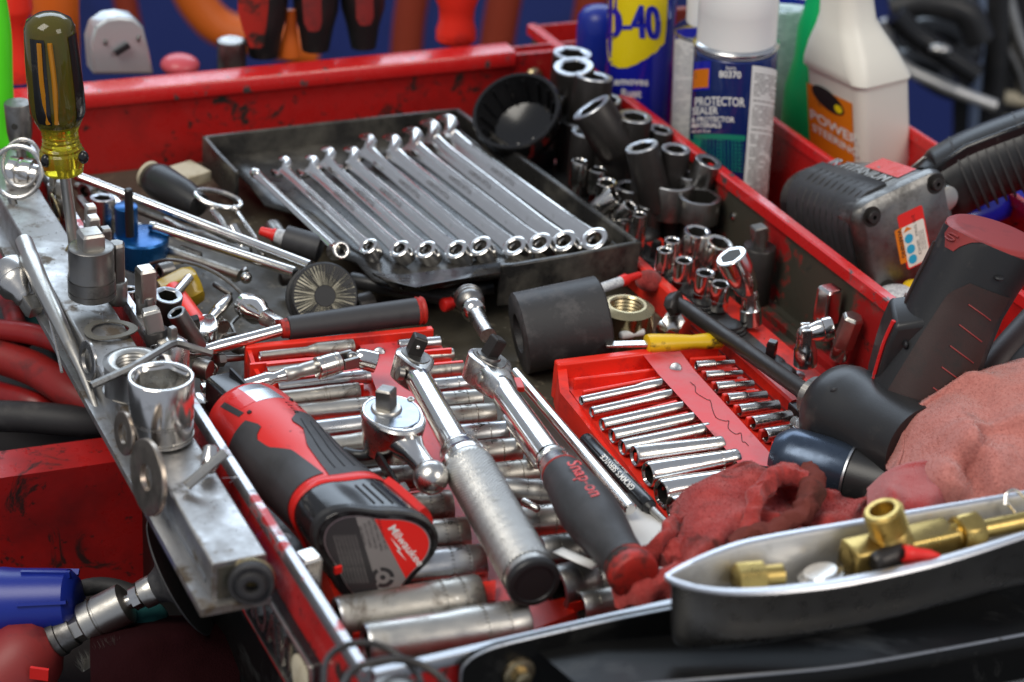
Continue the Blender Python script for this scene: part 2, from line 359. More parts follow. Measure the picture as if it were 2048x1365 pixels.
chest.append(('badge', badge, m_blkg, dict(sub=[('badge_frame', bframe, m_satin), ('lettering', blet, m_chromed), ('emblem', bround, m_card)])))
thing('tool_chest', 'worn red enamelled metal tool chest with open top compartments full of tools', 'tool chest', chest, base=D(20, 30, -60))

# lower red compartment to the left, seen below the magnet bar
ZL = -6.0
A0 = P(-60, 911, ZL); A1 = P(345, 857, ZL); B0 = P(-60, 965, ZL); B1 = P(360, 906, ZL)
lo = MB()
lo.loft([[A0-UP*3, A0, B0, B0-UP*26], [A1-UP*3, A1, B1, B1-UP*26], [A1-UP*3+EU*6, A1+EU*6, B1+EU*6, B1-UP*26+EU*6]], closed=False)
lo2 = MB().grid(lambda a, b: P(-60, 1200, -16)+EU*(a*60-8)+EV*(b*30-20), 3, 3)
lo3 = MB().grid(lambda a, b: A0-UP*5+EU*(a*34-8)+EV*(b*60), 3, 3)
thing('lower_drawer', 'dark red lower drawer with folded sheet edge, left of the magnet bar', 'drawer',
      [('inner_panel', lo, m_red), ('drawer_floor', lo2, m_dark), ('rear_shelf', lo3, m_dark)])

# hoses lying behind the lower drawer edge
def hose(name, pts, rpx, m, label, group='hoses left of the chest', seg=12):
    p = [P(*q) for q in pts]; r = rpx*K(p[len(p)//2])
    return solo(name, MB().tube(p, r, seg, 8), m, label, 'hose', group=group)
m_hred = mat('dusty_red_hose', (.24, .009, .009), .38, dirt=((.02, .012, .012), 14, .46, .2, .6, 0), rv=.1)
hose('air_hose', [(-80, 655, -4), (60, 668, -3), (160, 705, -3), (260, 760, -4), (330, 830, -6)], 22, m_hred, 'glossy red hose nearest the magnet bar, topmost of the tangled hoses')
hose('air_hose', [(-80, 690, -5), (60, 735, -5), (150, 790, -5), (240, 830, -6), (330, 850, -8)], 36, mat('dirty_red_hose', (.25, .012, .01), .5, dirt=((.02, .015, .015), 25, .46, .2, .6, 0), bump=(300, .3)), 'thick grimy dark red hose under the glossy red one')
hose('air_hose', [(-80, 830, -6), (60, 835, -6), (180, 845, -6), (300, 850, -7)], 32, m_rub, 'thick black rubber hose lying just behind the lower drawer edge')
hose('air_hose', [(-60, 770, -8), (60, 805, -7), (130, 830, -8), (280, 820, -9)], 24, m_hred, 'red hose half hidden behind the black rubber hose')
hose('air_hose', [(8, 430, -6), (10, 560, -5), (30, 640, -4), (50, 690, -5)], 20, m_hred, 'red hose end rising at the left photo edge beside the chrome adapter')
solo('shop_cloth', MB().grid(lambda a, b: P(20+a*180, 590+b*75, -6+.6*math.sin(9*a)+.5*math.sin(7*b+4*a)), 14, 8), m_teal, 'dark teal cloth behind the punch, left of the magnet bar', 'cloth')

# ================================================================ magnet bar and what is stuck to it
zb = 7.0
FM = Fr(D(-4.1, 10.3, 0), D(-4.1, 70, 0))     # x = away, y = -u side...
sg = 1 if FM.y.dot(EU) > 0 else -1
def mb_(v, u, z): return D(-4.1+u, 10.3+v, z)
bar = MB().loft([[mb_(v, u, z) for u, z in ((0, 4.6), (0, 6.9), (.08, 7), (2.85, 7), (2.92, 6.9), (2.92, 4.6))] for v in (0, 20, 40, 54)])
flange = MB().loft([[mb_(v, u, z) for u, z in ((-.75, 4.3), (-.75, 4.75), (-.45, 4.78), (3.0, 4.58), (3.0, 4.2))] for v in (-.6, 30, 54)])
groove = MB().loft([[mb_(v, u, z) for u, z in ((-.06, 5.2), (-.06, 5.5), (.05, 5.5), (.05, 5.2))] for v in (1, 5, 9)])
endp = MB().loft([[mb_(v, u, z) for u, z in ((.3, 4.8), (.3, 6.7), (2.6, 6.7), (2.6, 4.8))] for v in (-.05, .1)])
thing('magnet_bar', 'long oily grey steel magnet bar along the left side of the red chest', 'magnet bar',
      [('bar_body', bar, m_steelbar, dict(bevel=.05)), ('flange', flange, m_steelbar), ('slot', groove, m_lip), ('end_plate', endp, m_worn)])

def washer(c, axis, ro, ri, th, m, label, name='washer', cat='washer', group='washers stuck to the magnet bar'):
    a = V(axis).normalized()
    mb = MB().rev(V(c)-a*th/2, V(c)+a*th/2, [(0, ri), (0, ro-.05), (.04, ro), (th-.04, ro), (th, ro-.05), (th, ri)], 40, cap0=False, cap1=False)
    n = len(mb.v); k = 40
    for i in range(k): j = (i+1) % k; mb.f.append((i, n-k+i, n-k+j, j))
    return solo(name, mb, m, label, cat, group=group)
def PU(x, y, u):
    d = ray(x, y); q = (OO-C0).dot(EU)+u; return C0+d*(q/d.dot(EU))
nl = -EU+UP*.12-EV*.12
c = PU(297, 955, -4.95); washer(c, nl, 2.1, .75, .3, m_wash, 'large pinkish zinc washer standing against the near left side of the magnet bar')
c = PU(249, 867, -4.85); washer(c, nl, 1.25, .6, .22, m_wash, 'small dull zinc washer stuck to the bar side just behind the large pinkish one')
c = PU(176, 722, -4.3); washer(c, nl, 1.25, .75, .2, m_chromed, 'thin bright washer stuck to the bar side below the oval gasket ring')
c = P(236, 445, 6.0); washer(P(112, 420, 6.2), EU+UP*.2, 1.25, .95, .15, m_zinc, 'thin brass-toned ring on the far right side of the bar')
washer(P(160, 512, 6.2), -EV+EU*.5, 1.5, 1.2, .12, m_zinc, 'thin brass-toned ring leaning behind the dark stamped socket')
# bushing at the near end
c = P(503, 1166, 5.8); ax = (V((0, -1, .1))-EV*.5).normalized()
A = c-ax*.3
thing('rubber_bushing', 'round black rubber bushing with brass rim stuck on the near end of the magnet bar', 'bushing', [
    ('rubber_ring', MB().rev(A, A+ax, [(0, 1.05), (.1, 1.18), (.5, 1.2), (.62, 1.12), (.62, .98), (.52, .92), (.52, .78), (.8, .7), (.85, .5), (.8, .36), (.1, .32)], 40, cap1=True), m_rub),
    ('brass_rim', MB().rev(A-ax*.12, A, [(0, 1.1), (.04, 1.24), (.14, 1.25), (.2, 1.15)], 40), m_zinc),
    ('bore', MB().rev(A, A+ax*.3, [(0, .34), (.2, .31), (.2, .24), (.1, .2)], 24), m_zinc)])

# oval gasket ring lying on the bar
c = P(222, 662, 7.12)
def egg(r, k=0):
    out = []
    for i in range(48):
        a = 2*math.pi*i/48; x = r*1.22*math.cos(a); y = r*.95*math.sin(a)*(1-.22*math.cos(a))
        out.append((x+k, y))
    return out
FG = Fr(c, c+V((1, .12, 0))); g = MB()
a = g.ring([FG(x, y, .05+.05*x) for x, y in egg(1.32)]); b = g.ring([FG(x, y, .13+.05*x) for x, y in egg(1.32)])
d = g.ring([FG(x, y, .13+.05*x) for x, y in egg(.93, -.04)]); e = g.ring([FG(x, y, .05+.05*x) for x, y in egg(.93, -.04)])
g.bridge(a, b); g.bridge(b, d); g.bridge(d, e); g.bridge(e, a)
solo('gasket_ring', g, mat('flat_gasket_steel', (.24, .23, .20), .5, .8, bump=(300, .2)), 'flat grey egg-shaped metal ring lying on the magnet bar', 'gasket ring')

def stand(x, y, zt, L, lean=(0, 0)):
    """axis from top (pixel x,y at height zt) downwards, L long"""
    t = P(x, y, zt); d = V((lean[0], lean[1], -1)).normalized(); return t, t+d*L
def smooth_sock(A, B, r, hexr, mid=None, m=m_chrome, bands=(), n=6, depth=None, seg=48, lipm=m_lip, r2=None):
    """open end at A.  returns body + bore + lip parts"""
    L = (B-A).length; r2 = r2 or r; depth = depth or L*.55
    pr = [(.02*L, r*.985), (.05*L, r)]
    for t0, t1 in bands: pr += [(t0*L, r), (t0*L, r*.97), (t1*L, r*.97), (t1*L, r)]
    if r2 != r: pr += [(.45*L, r), (.55*L, r2)]
    pr += [(.96*L, r2), (L, r2*.94)]
    body = MB().rev(A, B, pr, seg, cap0=False)
    lip = MB().rev(A, B, [(.02*L, r*.985), (0, r*.95), (0, hexr*1.06), (.012*L+.03, hexr*1.0, n)], seg, cap0=False, cap1=False)
    bore = MB().rev(A, B, [(.012*L+.03, hexr, n), (depth, hexr*.98, n)], seg, cap0=False, cap1=True)
    return [('socket_body', body, m), ('lip', lip, lipm), ('bore', bore, m_bore if m is not m_chrome else m_satind)]

# big chrome socket
A, B = P(322, 752, 11.6), P(329, 838, 7.05); 
K1 = K(A); r = 61*K1
tb = stand(322, 752, 10.9, 3.85, (.02, -.04)); A, B = tb
L = 3.85; R0 = 1.82
body = MB().rev(A, B, [(.05, R0*.985), (.12, R0), (2.4, R0*.965), (2.42, R0*.93), (2.62, R0*.93), (2.64, R0*.955), (3.5, R0*.945), (3.52, R0*.925), (3.62, R0*.925), (3.64, R0*.94), (3.8, R0*.93), (3.85, R0*.88)], 64, cap0=False)
kn = MB()
for zc in (2.52, 3.57):
    kn.rev(A, B, [(zc-.07, R0*.94+(0))]+[(zc-.06, R0*.952), (zc+.06, R0*.952), (zc+.07, R0*.94)], 96, cap0=False, cap1=False)
for i in range(60):
    a = 2*math.pi*i/60
    F = Fr(A, B); 
    for zc in (2.52, 3.57):
        kn.box(Fr(F(zc, 0, 0), F(zc, math.cos(a), math.sin(a)), F.x), (R0*.92, R0*.965), (-.035, .035), (-.09, .09))
lip = MB().rev(A, B, [(.05, R0*.985), (0, R0*.955), (0, R0*.91), (.05, R0*.90), (.32, R0*.86, 6)], 96, cap0=False, cap1=False)
bore = MB().rev(A, B, [(.1, R0*.93, 6), (2.2, R0*.90, 6), (2.2, .8), (3, .8)], 48, cap0=False)
thing('chrome_socket', 'big polished chrome hex socket standing open end up on the magnet bar', 'socket', [('socket_body', body, m_chrome), ('lip', lip, m_chrome), ('bore', bore, m_chromed), ('knurl_band', kn, m_chromed)], group='sockets standing on the magnet bar')

# big steel nut behind it
c = P(268, 735, 8.5); cb = V((c.x, c.y, 7.05)); 
t = V((c.x, c.y, 9.0)); 
nut = MB().rev(t, V((t.x, t.y, 7.05)), [(.02, 1.45), (.0, 1.5), (.12, 1.78), (.3, 1.95, 6), (1.9, 1.95, 6), (1.93, 1.8)], 48, roll=.3, cap0=False)
nb_ = MB().rev(t, V((t.x, t.y, 7.05)), [(.02, 1.45), (.0, 1.32), (.15, 1.05)]+[(.15+i*.11, 1.05+.08*(i % 2)) for i in range(1, 12)], 48, cap0=False)
nt_ = thing('steel_nut', 'large dull steel hex nut half hidden behind the big chrome socket', 'nut', [('nut_body', nut, m_satind), ('thread', nb_, m_satin)])

def drive_sock(x, y, zt, rb, Lb, rs, Ls, label, m=m_satin, ms=m_satin, lean=(0, 0), n=4, bands=True, group='sockets standing on the magnet bar', step=None, name='bit_socket', rollq=.5):
    """a socket with a square or hex bit standing out of its top"""
    A, B = stand(x, y, zt, Ls+Lb, lean); F = Fr(A, B)
    rs = rs*1.28 if n == 4 else rs*1.1
    bit = MB().rev(A, B, [(0, rs*.78, n), (.05, rs*.86, n), (.2, rs, n), (Ls+.3, rs, n)], 48, roll=rollq-.15)
    pr = [(Ls, rb*.45), (Ls, rb*.93), (Ls+.07, rb)]
    if step: pr += [(Ls+step[0]*Lb, rb), (Ls+step[0]*Lb+.25, step[1])]
    rr_ = step[1] if step else rb
    if bands:
        for t0 in (.62, .86):
            pr += [(Ls+t0*Lb-.03, rr_), (Ls+t0*Lb-.03, rr_*.965), (Ls+t0*Lb+.03, rr_*.965), (Ls+t0*Lb+.03, rr_)]
    pr += [(Ls+Lb-.1, rr_), (Ls+Lb, rr_*.93)]
    pr2 = sorted(pr[3:-2], key=lambda q: q[0]) if step else pr[3:-2]
    body = MB().rev(A, B, pr[:3]+pr2+pr[-2:], 48)
    ps = [('socket_body', body, m), ('drive_bit', bit, ms, dict(sharp=14))]
    if bands:
        fn = lambda X, Y, Z: F(Ls+Lb*.52-Y, *(lambda a: ((rr_+.008)*math.cos(a), (rr_+.008)*math.sin(a)))(math.atan2(F.z.dot(V((0, -1, 0))), F.y.dot(V((0, -1, 0))))+X/rr_*(1 if True else -1)))
    return thing(name, label, 'socket', ps, group=group)
drive_sock(181, 462, 12.4, 1.38, 3.4, .78, 1.0, 'dark steel socket with square drive stub up, tallest on the magnet bar', m=m_satind, ms=m_satin, rollq=.4, step=(.52, 1.46))
drive_sock(233, 485, 11.0, .62, 1.6, .5, 2.6, 'narrow steel bit socket right behind the dark tall socket', ms=m_satind, n=6, bands=False)
drive_sock(291, 535, 10.2, .62, 1.4, .58, 1.9, 'upright square bit socket above the red handle beside the bar', m=m_satind, rollq=.35, bands=False, group='bit sockets inside the left rim')
drive_sock(300, 618, 9.0, .78, 1.5, .6, 1.4, 'leaning square bit socket nearest the open black one inside the left rim', m=m_impact, ms=m_satin, lean=(.25, -.1), rollq=.2, bands=False, group='bit sockets inside the left rim')
drive_sock(186, 432, 9.3, .5, 1.2, .42, 1.2, 'short square bit socket just right of the screwdriver shaft', m=m_satind, rollq=.4, bands=False, group='bit sockets inside the left rim')
drive_sock(181, 410, 9.0, .5, 1.2, .38, 1.2, 'small square bit socket farthest of those right of the screwdriver shaft', m=m_satind, rollq=.4, bands=False, group='bit sockets inside the left rim')
drive_sock(211, 455, 8.6, .5, 1.2, .36, 1.0, 'small dark bit socket between screwdriver shaft and blue fitting', m=m_satind, ms=m_satind, rollq=.4, bands=False, group='bit sockets inside the left rim')
drive_sock(108, 345, 8.2, .5, 1.2, .36, .9, 'tiny dark splined bit socket at the rim left of the screwdriver ferrule', m=m_satind, ms=m_satind, n=6, bands=False, group='bit sockets inside the left rim')
drive_sock(122, 362, 8.4, .55, 1.4, .4, 1.2, 'dark splined bit socket tucked behind the screwdriver shaft', m=m_satind, ms=m_satind, n=6, bands=False, group='bit sockets inside the left rim')
A, B = stand(336, 590, 6.6, 3, (-.15, .1)); thing('impact_socket', 'black open socket inside the left rim behind the leaning bit', 'socket', smooth_sock(A, B, .95, .62, m=m_impact), group='sockets inside the left rim')
A, B = stand(352, 625, 6.4, 3, (.5, .2)); thing('impact_socket', 'small dark socket tilted open toward the red handle', 'socket', smooth_sock(A, B, .62, .42, m=m_satind), group='sockets inside the left rim')
A, B = stand(345, 675, 7.6, 3.6, (0, -.15)); thing('chrome_socket', 'chrome socket with rounded shoulder inside the rim behind the hex key', 'socket', [('socket_body', MB().rev(A, B, [(0, .3), (.05, .62), (.25, .9), (.8, 1.05), (3.2, 1.05), (3.4, .95)], 40), m_chromed), ('drive_stub', MB().rev(A-V((0, 0, -.7)), A, [(0, .25, 4), (.1, .32, 4), (.9, .32, 4)], 24), m_satind)], group='sockets inside the left rim')
A, B = stand(205, 395, 5.5, 3, (0, -.1)); thing('chrome_socket', 'chrome socket standing between screwdriver shaft and blue fitting', 'socket', smooth_sock(A, B, .9, .6, m=m_chromed), group='sockets inside the left rim')
A, B = stand(258, 578, 6.5, 3, (.05, -.1)); thing('chrome_socket', 'small red-reflecting chrome socket at the foot of the narrow bit socket', 'socket', smooth_sock(A, B, .62, .4, m=m_chrome), group='sockets inside the left rim')

# hex key over nut
def bar_poly(pts, rpx, n, m, name, label, cat, group=None, roll=0, extra=None):
    p = [P(*q) for q in pts]; r = rpx*K(p[0]); mb = MB().tube(p, r, n, 1, smooth=False)
    return solo(name, mb, m, label, cat, group=group, sharp=25)
bar_poly([(182, 772, 8.9), (262, 736, 9.25), (340, 690, 9.3), (352, 687, 9.2), (366, 690, 9.1), (425, 708, 8.6)], 8, 6, m_satind, 'hex_key', 'dark bent hex key lying across the nut and the left rim', 'hex key')

# long punch and loops on the left
p = [P(48, 485, 7.6), P(78, 560, 7.3), P(128, 665, 6.6), P(165, 745, 5.6), P(192, 818, 4.6)]
kk = K(p[1])
punch = MB().tube(p, lambda t: kk*(23-17*t if t > .12 else 19), 14, 8)
solo('steel_punch', punch, m_satin, 'long tapering steel punch hanging down the outside of the magnet bar', 'punch')
solo('steel_pick', MB().tube([P(100, 640, 6.6), P(112, 690, 6), P(124, 745, 5.4)], .09, 6, 4), m_chromed, 'thin wire pick hanging beside the long punch', 'pick')
lp = []
c = P(42, 345, 9.0); kk = K(c)
F2 = Fr(c, c+V((1, -.1, 0)))
l1 = MB().tube([c+V((math.cos(a)*50*kk*.98-8*kk, math.sin(a)*.8, math.sin(a)*46*kk)) for a in (2*math.pi*i/14 for i in range(14))], .16, 8, 4, loop=True)
l2 = MB().tube([c+V((math.cos(a)*38*kk-10*kk, 1.5+math.sin(a)*.8, math.sin(a)*42*kk)) for a in (2*math.pi*i/14 for i in range(14))], .13, 8, 4, loop=True)
c2 = P(22, 390, 7.4)
st = MB().tube([PY(22, 392, c.y-.6), PY(32, 430, c.y-1), PY(42, 495, c.y-2)], .30, 8, 3)
thing('spring_clip', 'steel wire spring clip with round loop end at the far left of the magnet bar', 'clip', [('loop', l1, m_chromed), ('inner_loop', l2, m_chromed), ('stem', st, m_satind)])
# lying chrome adapter at the left of the bar
A, B = P(12, 535, 6.6), P(72, 625, 5.0); L = (B-A).length
thing('socket_adapter', 'chrome stepped socket adapter with square end hanging at the left of the bar', 'socket adapter', [
    ('adapter_body', MB().rev(A, B, [(0, 1.0), (.05, 1.2), (.16, 1.28), (L*.3, 1.28), (L*.31, 1.24), (L*.33, 1.24), (L*.34, 1.28), (L*.45, 1.2), (L*.58, .82), (L*.7, .75), (L*.74, .6)], 40), m_chromed),
    ('square_end', MB().rev(A, B, [(L*.7, .72, 4), (L*.94, .72, 4), (L*1.0, .6, 4)], 32, roll=.7), m_satin)], group='sockets hanging on the magnet bar')
A, B = P(20, 343, 7.6), P(78, 352, 7.6); L = (B-A).length
thing('socket_adapter', 'chrome ribbed extension end lying across the far end of the magnet bar', 'socket adapter', [('adapter_body', MB().rev(A, B, [(0, .9), (.1, 1.1), (.7, 1.1), (.75, .95), (1.0, .95), (1.05, 1.1), (1.7, 1.1), (1.75, .8), (L, .75)], 32), m_chrome)])
# bolt with T bar on near top of bar
A, B = P(412, 905, 8.0), P(405, 965, 7.2)
F = Fr(P(372, 973, 7.35), P(452, 905, 8.9))
L = F.L
thing('bit_holder', 'small steel T-shaped bit lying on the near half of the magnet bar', 'bit', [
    ('shank', MB().rev(F(0), F(L), [(0, .24, 6), (.06, .3, 6), (L, .3, 6)], 24), m_satin),
    ('cross_bit', MB().rev(P(422, 893, 8.3), P(418, 945, 7.4), [(0, .3), (.1, .42), (.7, .5), (1.1, .5), (1.5, .3)], 24), m_chrome)])
# pair of upright grey tube behind bar and clip in far-left corner
A, B = PY(35, 205, P(40, 420, 3).y), PY(42, 300, P(40, 420, 3).y)
thing('steel_tube', 'grey steel tube with a round hole standing in the far left corner', 'tube', [('tube_body', MB().rev(A, B, [(0, .7), (0, .9), (.1, .95), (2.2, .9), (3.4, .7), (3.6, .35), (7, .3)], 24), m_satind),
     ('hole', MB().rev(PY(29, 254, A.y-1.0), PY(29, 254, A.y), [(0, .23), (.5, .23)], 14), m_bore)])
# neon green handle
Yg = P(20, 330, 5).y
solo('green_pliers', MB().tube([PY(-25, -40, Yg), PY(-8, 60, Yg), PY(-4, 160, Yg), PY(2, 250, Yg), PY(22, 318, Yg)], 1.05, 14, 6), m_grn, 'neon green curved plastic handle at the left photo edge', 'handle')

# ================================================================ screwdriver
Ys = P(152, 545, 6).y
T0, T1, T2 = PY(96, 26, Ys), PY(128, 345, Ys), PY(152, 520, Ys)
T1 = PY(126, 326, Ys); k_ = K(T0); L = (T1-T0).length; F = Fr(T0, T1, V((0, -1, 0)))
def rpx(*a): return [(t*L, r_*k_) + tuple(q) for t, r_, *q in a]
hand = MB().rev(T0, T1, rpx((0, 8), (.012, 26), (.05, 45), (.10, 51), (.3, 55), (.55, 57, ), (.64, 56), (.71, 48), (.74, 42)), 48)
neck = MB().rev(T0, T1, rpx((.72, 46), (.78, 37), (.80, 38), (.815, 36), (.83, 38), (.845, 36.5), (.86, 39), (.875, 38), (.89, 42), (.905, 41), (.92, 46), (.96, 47), (1.0, 44), (1.06, 40), (1.07, 12)), 48)
flut = []
for i, a in enumerate((-2.75, -1.25, .3, 1.85)):
    mbf = MB(); rows = []
    for t in [.12+.56*j/16 for j in range(17)]:
        rr0 = (52+5*min(1, (t-.1)/.4) if t < .7 else 57-(t-.7)*90)*k_ if t < .64 else (56-(t-.64)*115)*k_
        wd = .30
        rows.append([F(t*L, math.cos(a+q)*(rr0+.05), math.sin(a+q)*(rr0+.05)) for q in (-wd, -wd*.5, 0, wd*.5, wd)])
    mbf.loft(rows, closed=False); flut.append(('flute', mbf, m_blkg))
inner = []
for yy, r_ in ((-9, 5), (12, 6)):
    inner.append(('inner_rib', MB().tube([F(.14*L, yy*k_, 54*k_), F(.4*L, yy*k_*1.2, 56*k_), F(.67*L, yy*k_*.8, 52*k_)], .16, 6, 4), m_amber))
sh = MB().rev(T1-(T1-T0).normalized()*1.0, T2, [(0, 13*k_), (20, 13*k_), (20.2, .1)] if False else [(0, 12*k_), ((T2-T1).length+1, 12*k_)], 20)
bols = MB().rev(T0, T1, rpx((.90, 15), (1.03, 13)), 20)
kbs = [('knob', MB().sphere(PY(x, y, Ys-1.1), .33, sc=(1.3, 1, 1)), m_blkg) for x, y in ((92, 322), (167, 315))]
thing('screwdriver', 'upright screwdriver with smoky olive handle, black flutes and clear yellow neck', 'screwdriver',
      [('handle', hand, m_olive, dict(sub=flut+inner)), ('neck', neck, m_clear, dict(sub=kbs)), ('shaft', sh, m_satin), ('ferrule', bols, m_chromed)])

# ================================================================ sockets lying in the large red rack
def deep(x0, y0, x1, y1, r0, r1, z=3.0, z1=None, m=m_satin, hexn=6, neck=None, bands=True, hole=None, txt=None, openA=True, open1=False, name='deep_socket', label='', group='', bandpos=(.78, .93)):
    A, B = P(x0, y0, z), P(x1, y1, z if z1 is None else z1); k = K((A+B)/2)*(1.2 if 'large' in group else 1.1); R0, R1 = r0*k, r1*k; L = (B-A).length
    a, b = (neck or (.5, .62))
    def rad(t): return R0 if t < a else R1 if t > b else R0+(R1-R0)*(t-a)/(b-a)
    pr = [(.015, R0*.97), (.035, R0)] + [(t, rad(t)) for t in (a, (a+b)/2, b)]
    if bands:
        for t in bandpos: pr += [(t-.012, rad(t)), (t-.010, rad(t)*.965), (t+.010, rad(t)*.965), (t+.012, rad(t))]
    pr += [(.985, R1), (1, R1*.95)]
    pr = sorted(set(pr), key=lambda q: q[0])
    if open1: pr += [(1, R1*.62, 4), (.8, R1*.6, 4)]
    F = Fr(A, B)
    body = MB().rev(A, B, pr, 40, cap0=False, rel=True)
    lip = MB().rev(A, B, [(.015, R0*.97), (0, R0*.93), (0, R0*.82), (.02, R0*.74, hexn)], 48, cap0=False, cap1=False, rel=True)
    bore = MB().rev(A, B, [(.02, R0*.74, hexn), (.35, R0*.7, hexn)], 48, cap0=False, rel=True)
    ps = [('socket_body', body, m), ('lip', lip, m_lip if m is not m_chrome else m_chrome), ('bore', bore, m_bore)]
    if bands and R1 > .45:
        kn = MB(); n = int(R1*26)
        for t in bandpos:
            for i in range(n):
                q = 2*math.pi*i/n
                if math.sin(q) < -.5: continue
                rr_ = rad(t)
                kn.box(Fr(F(t*L), F(t*L, math.cos(q), math.sin(q)), F.x), (rr_*.95, rr_*.998), (-.022, .022), (-.10, .10))
        ps.append(('knurl_band', kn, m_satind))
    def wrap(t, q0, rr_, up=False):
        def f(X, Y, Z):
            q = q0 + X/rr_
            return F(t*L+Y, math.cos(q)*(rr_+.012+Z), math.sin(q)*(rr_+.012+Z))
        return f
    if txt:
        ps.append(('stamped_marks', MB().text(txt, .62, wrap((bandpos[0]+bandpos[1])/2, math.pi*.62 if F.y.dot(V((0, -1, 0))) > 0 else math.pi*.38, R1), .0), m_bore))
    if hole:
        q = math.pi*.55; c = F(hole*L, math.cos(q)*R1, math.sin(q)*R1); d = (c-F(hole*L))
        ps.append(('side_hole', MB().rev(c-d*.3, c+d*.012, [(0, .22), (.02, .22)], 18, rel=False), m_bore))
    return thing(name, label, 'socket', ps, group=group)

LCOL = [(522, 712, 706, 693, 8, 13), (536, 743, 700, 724, 10, 12), (556, 776, 742, 753, 10, 13), (548, 803, 716, 784, 15, 16),
        (576, 830, 746, 811, 16, 17), (600, 866, 756, 847, 18, 18), (630, 901, 770, 882, 19, 20), (660, 935, 806, 915, 20, 21), (690, 970, 828, 950, 21, 22),
        (740, 1030, 900, 1012, 25, 27), (760, 1086, 932, 1068, 29, 30), (720, 1150, 966, 1128, 34, 35), (676, 1240, 957, 1194, 38, 39), (728, 1292, 1052, 1248, 40, 43)]
rj = random.Random(21)
LN = ['slender stepped', 'slender grey', 'stepped grey', 'long grey', 'plain grey', 'plain matt grey', 'bright-topped grey', 'stout grey', 'stout grey', 'thick', 'thick stamped', 'wide', 'very wide', 'widest']
RACKG1 = 'deep sockets in the left column of the large red rack'; RACKG2 = 'sockets in the right column of the large red rack'
for i, q in enumerate(LCOL):
    z = 2.2 + q[5]*.029*.8
    lab = f'{LN[i]} socket, {ORD[i]} from the back in left column of large rack' if i < 13 else 'widest deep socket, lying against the front rim of the red drawer'
    q = (q[0]+rj.uniform(-4, 3), q[1]+rj.uniform(-1.5, 1.5), q[2]+rj.uniform(-3, 3), q[3]+rj.uniform(-1, 1), q[4], q[5])
    deep(*q, z=z, txt={8: 'CR', 9: '3/4', 10: '13/16', 11: 'USA', 12: '1S', 13: 'S'}.get(i), label=lab, group=RACKG1, m=m_satind if i in (7, 8) else (m_satin, m_satin2, m_satin3)[(i*5+1) % 3], name='deep_socket', bandpos=(.80, .93) if i < 9 else (.72, .86))
RCOL = [(797, 691, 880, 684, 10, 10), (838, 715, 906, 708, 10, 10), (852, 744, 926, 736, 12, 12), (868, 774, 942, 766, 14, 14), (884, 804, 962, 797, 17, 17),
        (890, 836, 988, 827, 19, 19), (916, 873, 1013, 864, 20, 20), (940, 908, 1040, 899, 21, 21), (985, 952, 1073, 942, 22, 22), (1008, 985, 1110, 992, 26, 27),
        (1036, 1046, 1146, 1036, 27, 27), (1082, 1108, 1190, 1096, 30, 30), (1112, 1180, 1230, 1150, 40, 36), (1160, 1217, 1262, 1200, 28, 28)]
for i, q in enumerate(RCOL):
    z = 2.2+q[5]*.029*.8
    deep(*q, z=z, txt={3: 'E', 4: 'HV', 5: '13', 6: 'USA', 7: 'FML', 8: 'A', 10: 'GS', 11: 'AC'}.get(i), hole={5: .25, 11: .2}.get(i), open1=False, bandpos=(.30, .62) if i not in (9,) else (.45, .7),
         label=('dark ' if i in (9, 11, 12) else 'short ' if i < 9 else 'grey ') + f'satin socket, {ORD[i]} from the back in the right column of the large rack' if i < 13 else 'open grey socket lying at the front rim beside the red grip end cap',
         group=RACKG2, m=m_satind if i in (9, 11, 12) else (m_satin, m_satin3, m_satin2)[(i*2+1) % 3], name='short_socket')
# rack: a sheet, a spine with rivet, fins between the sockets, back flange
def quad(a, b, c, d, z0, z1):
    return MB().loft([[P(*q, z0) if False else V((P(*q, z1).x, P(*q, z1).y, z0)) for q in (a, b, c, d)], [P(*q, z1) for q in (a, b, c, d)]])
def fin(a, b, th, z0, z1, zb=None):
    A, B = P(*a, z1), P(*b, z1); A.z = B.z = z1; n = (B-A).normalized().cross(UP)*th/2
    zb = z0 if zb is None else zb
    return MB().loft([[p+s_*n+UP*(zz-z1) for s_, zz in ((-1, z0), (-1, z1), (1, z1), (1, z0))] for p in (A, B)])
base = quad((492, 712), (872, 676), (1262, 1230), (720, 1330), .1, 1.75)
flan = fin((490, 692), (866, 655), .55, .3, 3.0)
flanl = MB().loft([[p+UP*dz for dz in (-1.6, 0)] + [p+UP*dz+V((.25, .1, 0)) for dz in (0, -1.6)] for p in (P(494, 700, 2.8), P(505, 735, 2.6), P(520, 760, 2.2))])
spine = MB().loft([[P(x-w_, y+dy, 2.35), P(x+w_, y-dy, 2.35), P(x+w_, y-dy, 2.2), P(x-w_, y+dy, 2.2)] for x, y, w_, dy in ((752, 664, 42, 4), (765, 700, 40, 4), (800, 800, 38, 5), (870, 940, 38, 6), (960, 1080, 40, 8), (1075, 1255, 50, 10))], closed=True)
rk = [('rack_base', base, m_rackred), ('rear_flange', flan, m_rackred, dict(bevel=.1)), ('side_flange', flanl, m_rackred), ('spine', spine, m_strip),
      ('rivet', MB().rev(P(758, 707, 2.3), P(758, 707, 2.55), [(0, .42), (.12, .36), (.2, .15)], 18), m_lip)]
for col, (dx0, dx1) in ((LCOL, (4, -2)), (RCOL, (2, 10))):
    for p, q in zip(col, col[1:]):
        rk.append(('divider_fin', fin(((p[0]+q[0])/2+dx0, (p[1]+p[4]+q[1]-q[4])/2+1), ((p[2]+q[2])/2+dx1, (p[3]+p[5]+q[3]-q[5])/2+1), .2, .8, 3.0), m_rackred))
rk.append(('divider_fin', fin((500, 728), (705, 709), .2, .8, 2.9), m_rackred))
